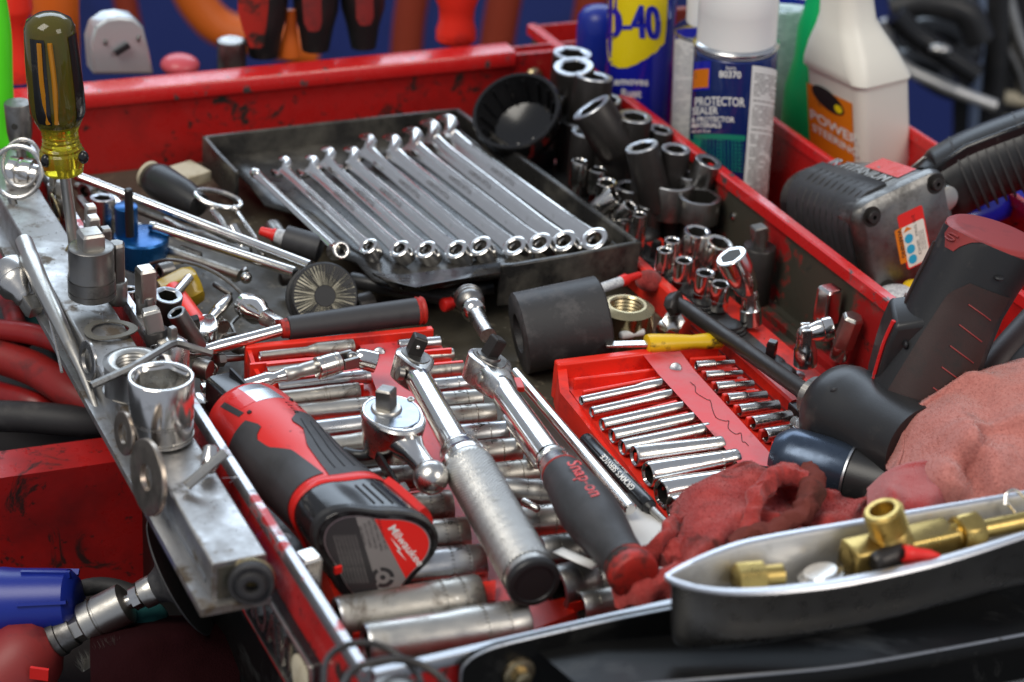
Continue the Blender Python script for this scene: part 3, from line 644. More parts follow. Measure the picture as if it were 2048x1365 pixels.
rk.append(('end_block', quad((1000, 1225), (1130, 1195), (1150, 1225), (1060, 1262), .8, 2.6), m_rackred))
rk.append(('end_block', quad((958, 1165), (992, 1160), (990, 1200), (962, 1205), .8, 3.0), m_rackred))
thing('socket_rack', 'large red plastic socket rack under the ratchets with pink dusty spine', 'socket rack', rk)

# ================================================================ small red rack on the right
SL = [(1162, 802, 1328, 768, 9, 12, .55), (1183, 825, 1349, 789, 10, 12, .55), (1204, 850, 1373, 813, 12, 12, .6), (1224, 873, 1394, 836, 14, 13, .4),
      (1244, 896, 1417, 859, 15, 14, .4), (1268, 913, 1444, 889, 20, 16, .4), (1295, 950, 1474, 916, 24, 18, .4), (1322, 989, 1500, 952, 28, 20, .4), (1345, 1020, 1520, 985, 26, 24, .4)]
SNM = ['slim waisted', 'slim shiny waisted', 'slim', 'narrow', 'medium', 'flared', 'wide', 'wide open-mouthed', 'half hidden']
for i, q in enumerate(SL):
    deep(*q[:6], z=2.55+.25*(i > 4), neck=(q[6]+.1, q[6]+.22) if i < 3 else (.2, .9), bands=i > 3, m=m_chromed if i < 6 else m_chrome, bandpos=(.80, .92), name='deep_socket',
         label=f'{SNM[i]} chrome deep socket, {ORD[i]} from the back in the small rack left column' if i < 8 else 'chrome deep socket mostly covered by the dark red towel', group='deep chrome sockets in the small red rack')
SR = [(1392, 732, 1468, 726, 9, 6), (1411, 752, 1484, 747, 9, 6), (1432, 776, 1506, 769, 11, 8), (1455, 799, 1532, 791, 11, 9), (1478, 822, 1556, 811, 12, 11), (1505, 847, 1581, 834, 13, 13), (1530, 872, 1608, 859, 14, 14), (1556, 897, 1634, 884, 15, 15)]
for i, q in enumerate(SR):
    deep(*q, z=2.5, neck=(.48, .52), bands=True, m=m_chromed, bandpos=(.14, .36), name='short_socket', label=f'short chrome socket, {ORD[i]} from the back in the small rack right column', group='short chrome sockets in the small red rack')
sb = quad((1112, 745), (1440, 712), (1655, 915), (1340, 1045), .1, 1.95)
sk = [('rack_base', sb, m_rackred), ('rear_flange', fin((1112, 724), (1436, 684), .75, .3, 3.1), m_rackred, dict(bevel=.15))]
side = MB().loft([[P(x, y, 2.9-.0*i), P(x+14, y-2, 2.9), P(x+18, y+4, .8), P(x-2, y+2, .5)] for i, (x, y) in enumerate(((1114, 735), (1120, 790), (1150, 830), (1200, 890), (1260, 970), (1325, 1045)))])
side = MB().loft([[V((p.x, p.y, .1)), p, p+d_, V(((p+d_).x, (p+d_).y, .1))] for p, d_ in ((P(1114, 730, 2.8), V((.6, .2, 0))), (P(1120, 785, 2.2), V((.6, .2, 0))), (P(1152, 824, 1.7), V((.5, .2, 0))), (P(1200, 885, 1.5), V((.5, .2, 0))), (P(1262, 968, 1.5), V((.5, .2, 0))), (P(1325, 1045, 1.5), V((.5, .2, 0))))])
sk.append(('side_flange', side, m_rackred))
# two empty bays
for a, b in (((1155, 760), (1305, 737)), ((1165, 787), (1318, 762))): pass
for i, (a, b) in enumerate((((1148, 757), (1312, 738)), ((1166, 782), (1328, 752)))):
    sk.append(('divider_fin', fin(a, b, .25, 1.0, 2.75), m_rackred, dict(bevel=.08)))
for p, q in zip(SL, SL[1:]):
    sk.append(('divider_fin', fin(((p[0]+q[0])/2+14, (p[1]+q[1])/2+3), ((p[2]+q[2])/2-6, (p[3]+q[3])/2), .30, 1.0, 2.85), m_rackred, dict(bevel=.08)))
for p, q in zip(SR, SR[1:]):
    sk.append(('divider_fin', fin(((p[0]+q[0])/2+2, (p[1]+q[1])/2+1), ((p[2]+q[2])/2+0, (p[3]+q[3])/2), .32, 1.0, 2.75), m_rackred, dict(bevel=.08)))
sk.append(('divider_fin', fin((1380, 716), (1452, 712), .26, 1.0, 2.5), m_rackred, dict(bevel=.08)))
sk.append(('divider_fin', fin((1566, 914), (1650, 895), .26, 1.0, 2.5), m_rackred, dict(bevel=.08)))
sp = MB().loft([[P(x-w_, y+4, 3.0), P(x+w_, y-4, 3.0), P(x+w_, y-4, 2.8), P(x-w_, y+4, 2.8)] for x, y, w_ in ((1320, 702, 37), (1352, 744, 36), (1440, 840, 36), (1520, 930, 38), (1545, 960, 38))])
scr = MB(); prev = None; r2 = random.Random(4)
pts = [P(1385+i*7.5+r2.uniform(-9, 9), 770+i*8.5+r2.uniform(-7, 7), 3.03) for i in range(16)]
scr.tube(pts, .022, 4, 3)
sk += [('spine', sp, m_strip), ('marker_scrawl', scr, m_black), ('rivet', MB().rev(P(1351, 738, 2.98), P(1351, 738, 3.3), [(0, .42), (.14, .38), (.22, .15)], 18), m_lip)]
thing('socket_rack', 'small bright red plastic rack of chrome sockets with riveted pink centre strip', 'socket rack', sk)

# ================================================================ wrench tray
zt = 4.6
TB = [(405, 272), (640, 243), (905, 214), (932, 228)]
fl = MB()
cor = dict(bl=P(404, 272, zt), br=P(918, 216, zt), fr=P(1283, 484, zt), fm=P(1000, 532, zt), fl=P(770, 560, zt))
def wallp(pts, h, th=.18, lip=.0):
    mb = MB(); rings = []
    for i, p in enumerate(pts):
        t = (pts[min(i+1, len(pts)-1)]-pts[max(i-1, 0)]).normalized(); n = t.cross(UP)*th
        rings.append([p-UP*h, p-n*lip, p+n-n*lip, p+n-UP*h])
    return mb.loft(rings)
wb = wallp([cor['bl'], P(640, 244, zt), cor['br']], 2.6, .35)
wr = wallp([cor['br'], P(1100, 349, zt), cor['fr']], 2.6, .5)
wf = wallp([cor['fr'], P(1150, 510, zt), P(1030, 530, zt+.1), cor['fm']], 3.2, .4)
wl = wallp([P(470, 345, zt-.2), P(430, 303, zt), cor['bl']], 2.6, .35)
inr = wallp([cor['br']+V((-.9, -1.3, -.5)), P(1095, 362, zt)+V((-.8, -.6, -.5)), cor['fr']+V((-1.4, .2, -.6))], 1.6, .3)
ff = MB()   # floor of the tray with a torn left edge
tl = [(412, 283), (455, 330), (500, 372), (530, 412), (600, 432), (640, 470), (672, 512), (712, 524), (745, 562), (800, 580), (862, 578)]
tr = [(905, 222), (950, 252), (1000, 290), (1050, 325), (1090, 355), (1130, 382), (1170, 410), (1205, 435), (1235, 455), (1255, 472), (1270, 484)]
def zf(t): return 2.7+.2*t
ra = []
for i in range(11):
    a, b = P(*tl[i], zf(i/10)+(.9 if i > 8 else .2*(i > 5))), P(*tr[i], zf(i/10)-.1)
    ra.append([a+(b-a)*j/14+UP*(.12*math.sin(j*2.1+i*.8) if i > 5 else 0) for j in range(15)])
ff.loft(ra, closed=False)
flap = MB().loft([[P(745, 548, 4.1), P(800, 552, 4.2), P(900, 540, 4.3), P(1000, 527, 4.5)], [P(770, 562, 4.4), P(830, 575, 4.5), P(910, 560, 4.4), P(1000, 545, 4.4)], [P(790, 582, 3.6), P(850, 582, 3.8), P(905, 566, 3.8), P(1000, 556, 3.6)]], closed=False)
foam = [MB().sphere(P(x, y, 2.6), r_, sc=(.7, 1.2, 1)) for x, y, r_ in ((1160, 528, .0),)]
thing('wrench_tray', 'torn dusty black plastic tray holding a row of wrenches', 'tray', [
    ('tray_floor', ff, m_traybk, dict(solid=.18)), ('rear_wall', wb, m_traybk, dict(bevel=.08)), ('right_wall', wr, m_traybk, dict(bevel=.12)), ('inner_ledge', inr, m_traybk, dict(bevel=.1)),
    ('front_wall', wf, m_traybk, dict(bevel=.1)), ('left_wall', wl, m_traybk, dict(bevel=.08)), ('torn_flap', flap, m_traybk, dict(solid=.15)),
    ('white_fleck', MB().sphere(P(1155, 523, 3.6)-EV*.5, .2, sc=(1.1, 1, .6)), m_wht)])

# ---------------------------------------------------------------- combination wrenches
def wrench(a, b, w0, w1, za, zb_, label, head=2.3, thin=False):
    A, B = P(*a, za), P(*b, zb_); F = Fr(A, B); L = F.L; k = K((A+B)/2)
    W0, W1 = w0*k, w1*k
    sh = MB()
    # tilted I-section shaft, standing on its edge
    tilt = math.radians(44)
    def pt(t, a_, h): return F(t, a_*math.cos(tilt)-h*math.sin(tilt), a_*math.sin(tilt)+h*math.cos(tilt))
    rings = []
    n = 14
    for i in range(n+1):
        t = i/n; ww = (W0+(W1-W0)*t)*(1+.35*max(0, 1-t*9)+.25*max(0, 1-(1-t)*9)); th = .46+.05*t
        rings.append([pt(t*L, x*ww/2, y*th) for x, y in ((-1, -.3), (-1, .3), (-.86, .48), (-.66, .47), (-.45, .53), (0, .57), (.45, .53), (.66, .47), (.86, .48), (1, .3), (1, -.3), (.8, -.5), (-.8, -.5))])
    sh.loft(rings)
    ps = [('shank', sh, m_chrome)]
    if not thin:
        R = head*W0*.84; c = F(-R*.55)
        def op(x, y, h): return pt(x, y, h)
        prof = []
        jaw = math.radians(48)
        out = [(-R*.55+R*math.cos(q), R*math.sin(q)) for q in [math.pi-jaw*.75-(2*math.pi-2*jaw*.75)*i/22 for i in range(23)]]
        g_ = R*.50
        dx = 15
        poly = out + [(-R*.55-R*.30, -g_), (-R*.55+R*.12, -g_), (-R*.55+R*.32, 0), (-R*.55+R*.12, g_), (-R*.55-R*.30, g_)]
        ca, sa = math.cos(math.radians(14)), math.sin(math.radians(14))
        poly = [((x+R*.55)*ca-y*sa-R*.55, (x+R*.55)*sa+y*ca) for x, y in poly]
        th = .36*R+.12
        hd = MB()
        ins = [(x*.93-.02, y*.93) for x, y in poly]
        hd.loft([[op(x, y, -th/2*.8) for x, y in ins], [op(x, y, -th/2*.5) for x, y in poly], [op(x, y, th/2*.5) for x, y in poly], [op(x, y, th/2*.8) for x, y in ins]])
        ps.append(('open_jaw', hd, m_chrome, dict(sharp=50)))
    else:
        ps.append(('flex_head', MB().rev(F(-.6, 0, -.1), F(.2, 0, .05), [(0, .28), (.1, .4), (.5, .4), (.7, .25)], 20), m_chrome))
        ps.append(('hinge_pin', MB().sphere(F(.1, 0, .1), .28), m_chrome))
    # ring end turned up
    Rb = head*W1*.52; cb = F(L+Rb*.5); axb = (F.z*.85-F.y*.55+F.x*.05).normalized()
    if thin: axb = (F.z*.6+F.x).normalized()
    hb = .5*Rb+.25; A2 = cb-axb*hb; B2 = cb+axb*hb
    rg = MB().rev(A2, B2, [(0, Rb*.62, 12), (0, Rb*.80), (.06, Rb*.97), (hb*.7, Rb), (hb*1.3, Rb), (2*hb-.06, Rb*.97), (2*hb, Rb*.84), (2*hb, Rb*.68), (2*hb-.05, Rb*.60, 12), (.02, Rb*.60, 12)], 48, cap0=False, cap1=False)
    ps.append(('ring_end', rg, m_chrome)); 
    if not thin:
        t0 = .42*L
        mk_ = MB().text('FORGED ALLOY', .50, lambda X, Y, Z: pt(t0+X*.9, -Y, .57*.48+.012+Z), 0)
        ps.append(('stamped_marks', mk_, m_satind))
    return thing('combination_wrench', label, 'wrench', ps, group='wrenches in the black tray')
WR = [((568, 340), (738, 498), 9, 11), ((622, 340), (800, 503), 10, 12), ((654, 325), (852, 505), 11, 13), ((702, 327), (912, 505), 12, 14), ((733, 303), (960, 498), 13, 15),
      ((783, 306), (1028, 498), 14, 15), ((824, 294), (1078, 492), 15, 16), ((859, 280), (1126, 488), 16, 17), ((894, 272), (1186, 484), 17, 18)]
wn = ['smallest', 'second smallest', 'third smallest', 'fourth smallest', 'middle', 'fourth largest', 'third largest', 'second largest', 'largest']
for i, (a, b, w0, w1) in enumerate(WR):
    wrench(a, b, w0*1.95, w1*1.95, 4.1, 3.8, f'{wn[i]} chrome combination wrench, {ORD[i+1]} from the left in the black tray', head=1.75-.03*i)
wrench((515, 350), (672, 498), 15, 15, 4.8, 4.5, 'thin flex-head chrome wrench over the torn left edge of the tray', thin=True, head=2.4)

# ================================================================ cordless ratchet in the left foreground
A, B = P(478, 822, 5.2), P(752, 1108, 5.0); F = Fr(A, B); L = F.L
TH0 = math.radians(22)
def mrad(t):
    pts = [(0, 1.55), (.015, 2.05), (.05, 2.42), (.12, 2.62), (.25, 2.68), (.4, 2.6), (.55, 2.55), (.68, 2.62), (.8, 2.75), (.9, 2.82), (.985, 2.86), (1.0, 2.72)]
    for (a, ra_), (b, rb_) in zip(pts, pts[1:]):
        if t <= b: return ra_+(rb_-ra_)*(t-a)/(b-a)
    return pts[-1][1]
def msurf(t, th, off=0.0):
    tri = .02+.13*max(0, min(1, (t-.5)/.3))
    r = (mrad(min(1, max(0, t)))+off)*(1+tri*math.cos(3*(th-TH0)))
    y_, z_ = r*math.cos(th)*1.02, r*math.sin(th)*.98; w_ = max(0, min(1, (t-.72)/.28))
    return F(t*L+w_*(.42*y_-.22*z_), y_, z_)
def msh(t0, t1, n=14, off=0, seg=64, cap0=True, cap1=True):
    return MB().loft([[msurf(t0+(t1-t0)*i/n, 2*math.pi*k/seg, off) for k in range(seg)] for i in range(n+1)], cap0, cap1)
def mpatch(t0, t1, f0, f1, off=.07, nt=24, nq=12):
    mb = MB(); rows = []
    for i in range(nt+1):
        t = t0+(t1-t0)*i/nt; a, b = math.radians(f0(t)), math.radians(f1(t))
        rows.append([msurf(t, a, -.02)]+[msurf(t, a+(b-a)*j/nq, off) for j in range(nq+1)]+[msurf(t, b, -.02)])
    rows = [[msurf(t0, math.radians(f0(t0))+(math.radians(f1(t0))-math.radians(f0(t0)))*max(0, min(nq, j-1))/nq, -.02) for j in range(nq+3)]] + rows + [[msurf(t1, math.radians(f0(t1))+(math.radians(f1(t1))-math.radians(f0(t1)))*max(0, min(nq, j-1))/nq, -.02) for j in range(nq+3)]]
    return mb.loft(rows, closed=False)
def lerp(pts):
    def f(t):
        if t <= pts[0][0]: return pts[0][1]
        for (a, x), (b, y) in zip(pts, pts[1:]):
            if t <= b: return x+(y-x)*(t-a)/(b-a)
        return pts[-1][1]
    return f
body = msh(0, .76)
batt = msh(.74, 1.0, 10, off=-.03)
gR = mpatch(.30, .73, lerp([(.30, 62), (.36, 84), (.42, 78), (.52, 92), (.73, 100)]), lerp([(.3, 40), (.45, -12), (.73, -30)]), .07)
gL = mpatch(.26, .70, lerp([(.26, 188), (.4, 196), (.7, 200)]), lerp([(.26, 128), (.33, 118), (.36, 134), (.44, 130), (.52, 112), (.70, 104)]), .07)
ribs = []
for i in range(8):
    t0 = .36+.012*i; a0 = 70-12*i
    ribs.append(('grip_groove', MB().tube([msurf(t0+(.68-t0)*j/8, math.radians(a0+14*math.sin(j/8*1.5)-2*i*j/8), .068) for j in range(9)], .05, 5, 2), m_black))
band = MB().loft([[msurf(t, 2*math.pi*k/64, off) for k in range(64)] for t, off in ((.715, 0), (.725, .09), (.755, .09), (.765, 0))], False, False)
rim = MB().loft([[msurf(t, 2*math.pi*k/64, off) for k in range(64)] for t, off in ((.955, -.03), (.965, .05), (.99, .05), (1.0, -.08), (1.0, -.32), (.985, -.34))], False, False)
def fpt(x, y, z=0): return F(L*1.0+.012+z+.42*x-.22*y, x, y)
def face(th, r): 
    rr_ = (2.72*r)*(1+.15*math.cos(3*(th-TH0))); return rr_*math.cos(th)*1.02, rr_*math.sin(th)*.98
lab = [face(2*math.pi*k/72, .86) for k in range(72)]
def half(pts, nx, ny, c):                          # keep x*nx+y*ny >= c
    out = []
    for (x0, y0), (x1, y1) in zip(pts, pts[1:]+pts[:1]):
        a, b = x0*nx+y0*ny-c, x1*nx+y1*ny-c
        if a >= 0: out.append((x0, y0))
        if a*b < 0: out.append((x0+(x1-x0)*a/(a-b), y0+(y1-y0)*a/(a-b)))
    return out
def pl(poly, z): mb = MB(); mb.f.append(tuple(mb.ring([fpt(x, y, z) for x, y in poly]))); return mb
ca, sa = math.cos(math.radians(-18)), math.sin(math.radians(-18))
label = pl(lab, .0)
redw = pl(half(lab, .93, .37, .75), .006); dkb = pl(half(lab, -.95, -.2, .42), .006)
outl = MB(); o1 = [fpt(x*1.03, y*1.03, .004) for x, y in lab]; o2 = [fpt(x, y, .004) for x, y in lab]; outl.bridge(outl.ring(o1), outl.ring(o2))
def tfn(cx, cy, ang, z=.012, sx=1):
    c_, s_ = math.cos(ang), math.sin(ang)
    return lambda X, Y, Z: fpt(cx+X*c_*sx-Y*s_, cy+X*s_*sx+Y*c_, z+Z)
brand = MB().text('Milwaukee', .62, tfn(1.50, .40, math.radians(-58)), 0, bold=.01)
bolt_ = MB(); bolt_.f.append(tuple(bolt_.ring([tfn(1.12, .22, math.radians(-58))(x, y, 0) for x, y in ((-.8, .05), (.1, .10), (.0, -.02), (.8, -.06), (-.02, -.12), (.06, -.02))])))
small = MB()
for i, s_ in enumerate(('LITHIUM-ION 12V DC', 'BATTERY PACK 18Wh', 'RECYCLE DISPOSE', 'DO NOT BURN', 'SEE MANUAL')):
    small.text(s_, .20, tfn(.35-.24*i, 1.15-.03*i, math.radians(-80), .010), 0)
small2 = MB()
for i in range(7): small2.text('CAUTION AVERTISSEMENT PRECAUCION', .15, tfn(-.75-.17*i, -.25, math.radians(-80), .010), 0)
em = MB(); 
for k0 in range(3):
    a = [(.58*math.cos(q), .58*math.sin(q)) for q in [2*math.pi*(k0/3+.28*j/10) for j in range(11)]]; b = [(x*.62, y*.62) for x, y in a]
    em.bridge(em.ring([fpt(.25+x, -1.35+y, .01) for x, y in a]), em.ring([fpt(.25+x, -1.35+y, .01) for x, y in b]), False)
em.f.append(tuple(em.ring([fpt(.25+.14*math.cos(q), -1.35+.14*math.sin(q), .01) for q in [2*math.pi*j/16 for j in range(16)]])))
notch = MB().box(F, (L-.15, L+.03), (-2.45, -2.05), (-.55, -.15))
head = MB().loft([[F(t*L, y, z) for y, z in rr(-w_, w_, -1.3, h_, .45)] for t, w_, h_ in ((-.165, .75, .9), (-.16, .95, 1.15), (-.05, 1.0, 1.35), (.03, 1.0, 1.4))])
slot = MB().box(F, (-.15*L, .0), (.55, .7), (1.2, 1.5))
sl = mpatch(.07, .20, lerp([(.07, 106), (.2, 102)]), lerp([(.07, 74), (.2, 62)]), .02)
sl2 = mpatch(.075, .195, lerp([(.07, 132), (.2, 122)]), lerp([(.07, 106), (.2, 102)]), .022)
sl3 = mpatch(.10, .22, lerp([(.07, 141), (.22, 131)]), lerp([(.07, 133), (.22, 123)]), .024)
vents = [('vent', MB().box(Fr(msurf(.235+.02*i, math.radians(68), .0), msurf(.235+.02*i, math.radians(46), .0), msurf(.25, 1, 1)-msurf(.25, 1, 0)), (0, 1.1-.1*i), (-.03, .03), (-.02, .03)), m_black) for i in range(4)]
vents += [('vent', MB().box(Fr(msurf(.12+.035*i, math.radians(165), 0), msurf(.12+.035*i, math.radians(185), 0), msurf(.25, 3, 1)-msurf(.25, 3, 0)), (0, .8), (-.06, .06), (-.05, .02)), m_black) for i in range(4)]
holes = [('screw_hole', MB().sphere(msurf(t, math.radians(q), -.02), .15), m_black) for t, q in ((.20, 52), (.235, 118), (.31, 66))]
cl = mpatch(.76, .93, lerp([(.76, 34), (.93, 30)]), lerp([(.76, -12), (.93, 12)]), .35)
bs = MB().text('REDLITHIUM', .42, lambda X, Y, Z: msurf(.86+Y/L, math.radians(205)-X/2.6, .005), 0)
bg_ = [('battery_groove', MB().tube([msurf(.80+.045*j, math.radians(78-10*i), -.01) for j in range(4)], .06, 5, 2), m_black) for i in range(3)]
thing('cordless_ratchet', 'red and black cordless power ratchet with triangular battery end facing forward', 'power tool', [
    ('body', body, m_mred, dict(sub=[('logo_label', sl, m_silverl), ('name_label', sl2, m_redrim), ('model_label', sl3, m_lbldark)]+vents+holes)),
    ('rubber_grip', gR, m_rubg, dict(sub=ribs)), ('rubber_grip', gL, m_rubg), ('red_band', band, m_mred), ('battery_clip', cl, m_mred),
    ('battery', batt, m_blkg, dict(sub=[('battery_rim', rim, m_blk), ('end_label', label, m_lblgrey), ('dark_band', dkb, m_lbldark), ('red_wedge', redw, m_rd), ('label_outline', outl, m_lip),
        ('brand_lettering', brand, m_wht), ('brand_bolt', bolt_, m_wht), ('small_print', small, m_black), ('fine_print', small2, m_lblgrey), ('recycling_ring', em, m_lbldark), ('notch', notch, m_rd), ('side_lettering', bs, m_lblgrey)]+bg_)),
    ('ratchet_head', head, m_blkg, dict(bevel=.05, sub=[('head_slot', slot, m_black)]))])
Ft = Fr(P(730, 866, 5.6), P(806, 986, 5.0)); 
thing('lever_bar', 'black flat spring lever with pale end lying beside the cordless ratchet', 'lever', [
    ('lever_arm', MB().box(Ft, (0, Ft.L*.88), (-.12, .12), (-.55, .2)), m_blkg, dict(bevel=.05)), ('lever_tip', MB().box(Ft, (Ft.L*.86, Ft.L), (-.45, .45), (-.1, .08)), m_silverl, dict(bevel=.03)),
    ('rivet', MB().rev(Ft(Ft.L*.93, 0, .05), Ft(Ft.L*.93, 0, .14), [(0, .14), (.06, .12)], 12), m_satind), ('pivot_arm', MB().tube([P(762, 905, 4.6), P(720, 912, 4.6), P(690, 905, 4.4)], .35, 10, 3), m_blk)])

# ================================================================ round head ratchet
tz = 7.4; c = P(783, 822, tz); kk = K(c)
h = P(852, 925, 6.4); dr = (V((h.x, h.y, 0))-V((c.x, c.y, 0))).normalized()
Fh = Fr(V((c.x, c.y, tz)), V((c.x, c.y, tz))+dr)       # x to the handle
def eggp(r, ext, n=56):
    out = []
    for i in range(n):
        a = 2*math.pi*i/n; x = math.cos(a); rr_ = r*(1+ext*max(0, x)**3)
        out.append((rr_*math.cos(a)*1.05, rr_*math.sin(a)))
    return out
R = 1.72
hb = MB().loft([[Fh(x, y, z) for x, y in eggp(R*s_, .42*e_)] for z, s_, e_ in ((-2.7, .74, .4), (-2.5, .88, .6), (-1.4, .95, .8), (-.5, 1.0, 1.0), (-.12, 1.02, 1.05), (.0, .98, 1.03), (.02, .90, .98))], True, False)
pln = MB().loft([[Fh(x, y, z) for x, y in eggp(R*s_, .22)] for z, s_ in ((-.05, .90), (.03, .885))], False, True)
rimh = MB().loft([[Fh(x, y, z) for x, y in eggp(R*s_, e_)] for z, s_, e_ in ((.0, .98, .43), (.05, .95, .40), (.05, .92, .30), (-.06, .90, .24))], False, False)
dt = Fh(-.25, -.2, 0)
dv = MB().rev(dt+UP*1.35+V((-.1, .1, 0)), dt, [(0, .56, 4), (.05, .62, 4), (.12, .68, 4), (1.4, .68, 4)], 32, roll=.35)
dc = MB().rev(dt+UP*.22, dt, [(0, .5), (.02, .82), (.1, .9), (.22, .92)], 32)
scw = []
for x, y in ((749, 816), (822, 799)):
    q = P(x, y, tz+.04); scw.append(('screw', MB().rev(q+UP*.08, q-UP*.05, [(.06, .09), (0, .10), (0, .19), (.03, .22), (.12, .22)], 18), m_satin))
hn = Fh(1.6, 0, -1.1); he = P(862, 948, 6.2)
neck = MB().rev(hn, he, [(0, 1.1), (.2, .92), (.4, .70), (.7, .62), (1, .66)], 28, rel=True)
ball = MB().sphere(P(862, 955, 6.1), 1.0, A=he-hn, seg=32, n=20)
tt = MB().text('R80', .3, lambda X, Y, Z: Fh(.85-Y, X, .036), 0)
thing('stubby_ratchet', 'stubby chrome ratchet with grey oval face plate, square drive up and ball end handle', 'ratchet', [
    ('head', hb, m_chromed, dict(sub=[('face_plate', pln, m_plate), ('head_rim', rimh, m_chrome), ('stamped_marks', tt, m_satind)]+scw)), ('square_drive', dv, m_satind, dict(sharp=14)), ('drive_collar', dc, m_satin),
    ('neck', neck, m_chrome), ('ball_end', ball, m_chromed)], group='ratchets on the large rack')

# ================================================================ knurled handle ratchet
A, B = P(828, 742, 5.9), P(1064, 1160, 6.0); F = Fr(A, B); L = F.L
gr = MB().rev(F(L*.50), B, [(0, 1.33), (.03, 1.38), (L*.49, 1.38), (L*.5, 1.34)], 64)
kn = MB(); t0, t1 = L*.515, L*.975
rows = 190; segs = 228
def tri(x): return abs((x % 1)-.5)*2
rings = []
for j in range(rows+1):
    t = t0+(t1-t0)*j/rows
    rings.append([F(t, math.cos(q)*r_, math.sin(q)*r_) for q, r_ in [(2*math.pi*i/segs, 1.375+.055*(tri(38*i/segs+(t-t0)/.24)+tri(38*i/segs-(t-t0)/.24))) for i in range(segs)]])
kn.loft(rings, False, False)
endc = MB().rev(B-F.x*.02, B+F.x*.45, [(0, 1.40), (.02, 1.47), (.25, 1.47), (.38, 1.40), (.44, 1.25), (.44, 1.12), (.34, 1.08)], 56)
col = MB().rev(F(L*.42), F(L*.52), [(0, .86), (.02, 1.15), (.12, 1.2), (.3, 1.2), (.34, 1.1), (.42, 1.1), (.46, 1.22), (.95, 1.3), (1.3, 1.36), (1.36, 1.42), (1.75, 1.42), (1.8, 1.32), (L*.1, 1.32)], 56)
shf = MB().rev(F(.4), F(L*.44), [(0, .66), (.6, .80), (1.4, .78), (3.5, .80), (L*.44-.5, .86)], 40)
up_ = (UP*1.0-F.x*.12+F.y*.28).normalized(); Fh = Fr(A, B, up_)
def teard(r, tail, n=48):
    out = []
    for i in range(n):
        a = 2*math.pi*i/n; x = math.cos(a)
        out.append((r*x*(1+tail*max(0, x)**2), r*math.sin(a)*(1-.12*max(0, x))))
    return out
hd = MB().loft([[Fh(x-.5, y, z) for x, y in teard(r_, .55)] for z, r_ in ((-1.0, .95), (-.85, 1.12), (.5, 1.25), (.7, 1.25), (.78, 1.15), (.80, 1.0))], True, True)
fp = MB().loft([[Fh(x-.5, y, z) for x, y in teard(r_, .1)] for z, r_ in ((.78, .95), (.86, .92))])
dq = Fh(-.75, -.1, .8)
dv = MB().rev(dq+Fh.z*1.2+V((.12, .05, 0)), dq, [(0, .5, 4), (.05, .58, 4), (.12, .64, 4), (1.3, .64, 4)], 32, roll=.95)
Fd = Fr(dq, dq+V((.55, -1, .05)))
bd = MB().sphere(dq+Fh.z*.72+V((.12, -.50, 0)), .15)
sel = MB().rev(Fh(.5, -1.25, -.1), Fh(.5, -.9, -.1), [(0, .25), (.05, .4), (.4, .4)], 18)
thing('knurled_ratchet', 'long chrome ratchet with thick knurled grip and black end cap, square drive with ball', 'ratchet', [
    ('head', hd, m_chromed, dict(sub=[('face_plate', fp, m_satind)])), ('square_drive', dv, m_impact, dict(sharp=14, sub=[('detent_ball', bd, m_chrome)])), ('selector', sel, m_satind),
    ('shaft', shf, m_chrome), ('collar', col, m_chrome), ('grip', gr, m_knurl, dict(sub=[('knurling', kn, m_knurl)])), ('end_cap', endc, m_blk)], group='ratchets on the large rack')

# ================================================================ flex ratchet with black rubber grip
A, B = P(1000, 775, 6.2), P(1268, 1150, 6.6); F = Fr(A, B); L = F.L; kk = K((A+B)/2)
fg = lambda x, y: ((V(P(x, y, 6.4))-A).dot(F.x))
tg0, tg1 = fg(1118, 945), fg(1258, 1130)
G = tg1-tg0
shf = MB().rev(F(-.2), F(tg0), [(0, .72), (.5, .82), (1.0, .74), (2.0, .76), (tg0-1.6, .80)], 40)
fer = MB().rev(F(tg0-1.5), F(tg0+.3), [(0, .8), (.05, .93), (.3, .95), (.4, .88), (.5, .92), (1.3, 1.0), (1.5, 1.08), (1.55, .95)], 44)
gp = MB().rev(F(tg0), F(tg1), [(0, .9), (.01, 1.12), (.05, 1.25), (.12, 1.27), (.14, 1.32), (.3, 1.55), (.42, 1.64), (.55, 1.6), (.7, 1.45), (.85, 1.25), (.95, 1.2), (1, 1.2)], 48, rel=True)
rring = MB().rev(F(tg0-.02), F(tg0+.2), [(0, 1.0), (.05, 1.16), (.14, 1.18), (.2, 1.1)], 44)
ec = MB().rev(F(tg1-.1), F(tg1+2.5), [(0, 1.12), (.1, 1.18), (.25, 1.26), (.3, 1.2), (.42, 1.3), (.6, 1.34), (.66, 1.28), (.8, 1.37), (1.3, 1.36), (1.5, 1.26), (1.62, 1.0), (1.6, .4)], 48)
def gw(X, Y, Z):
    t = tg0+G*.36+X; q = math.pi/2+.03 - Y/1.6
    rr_ = 1.60
    return F(t, math.cos(q)*(rr_+Z+.02), math.sin(q)*(rr_+Z+.02))
brand = MB().text('Snap-on', 1.15, gw, .02, bold=.0)
up_ = (UP*1.0+F.y*.3-F.x*.15).normalized(); Fh = Fr(A, B, up_)
hd = MB().loft([[Fh(x-2.4, y, z) for x, y in teard(r_, .75)] for z, r_ in ((-1.05, 1.1), (-.9, 1.3), (.5, 1.42), (.66, 1.42), (.72, 1.3))])
yk = MB().loft([[Fh(x, y*w_, z*w_) for y, z in rr(-.95, .95, -.7, .7, .4)] for x, w_ in ((-1.5, 1.05), (-.9, 1.1), (-.2, 1.0), (.5, .9), (.9, .75))])
pin = MB().rev(Fh(-.95, -1.15, -.1), Fh(-.95, 1.15, -.1), [(0, .25), (.05, .35), (2.25, .35), (2.3, .25)], 18)
fp = MB().loft([[Fh(x-2.5, y, z) for x, y in teard(r_, .35)] for z, r_ in ((.7, 1.12), (.80, 1.08))])
dq = Fh(-2.5, -.15, .8)
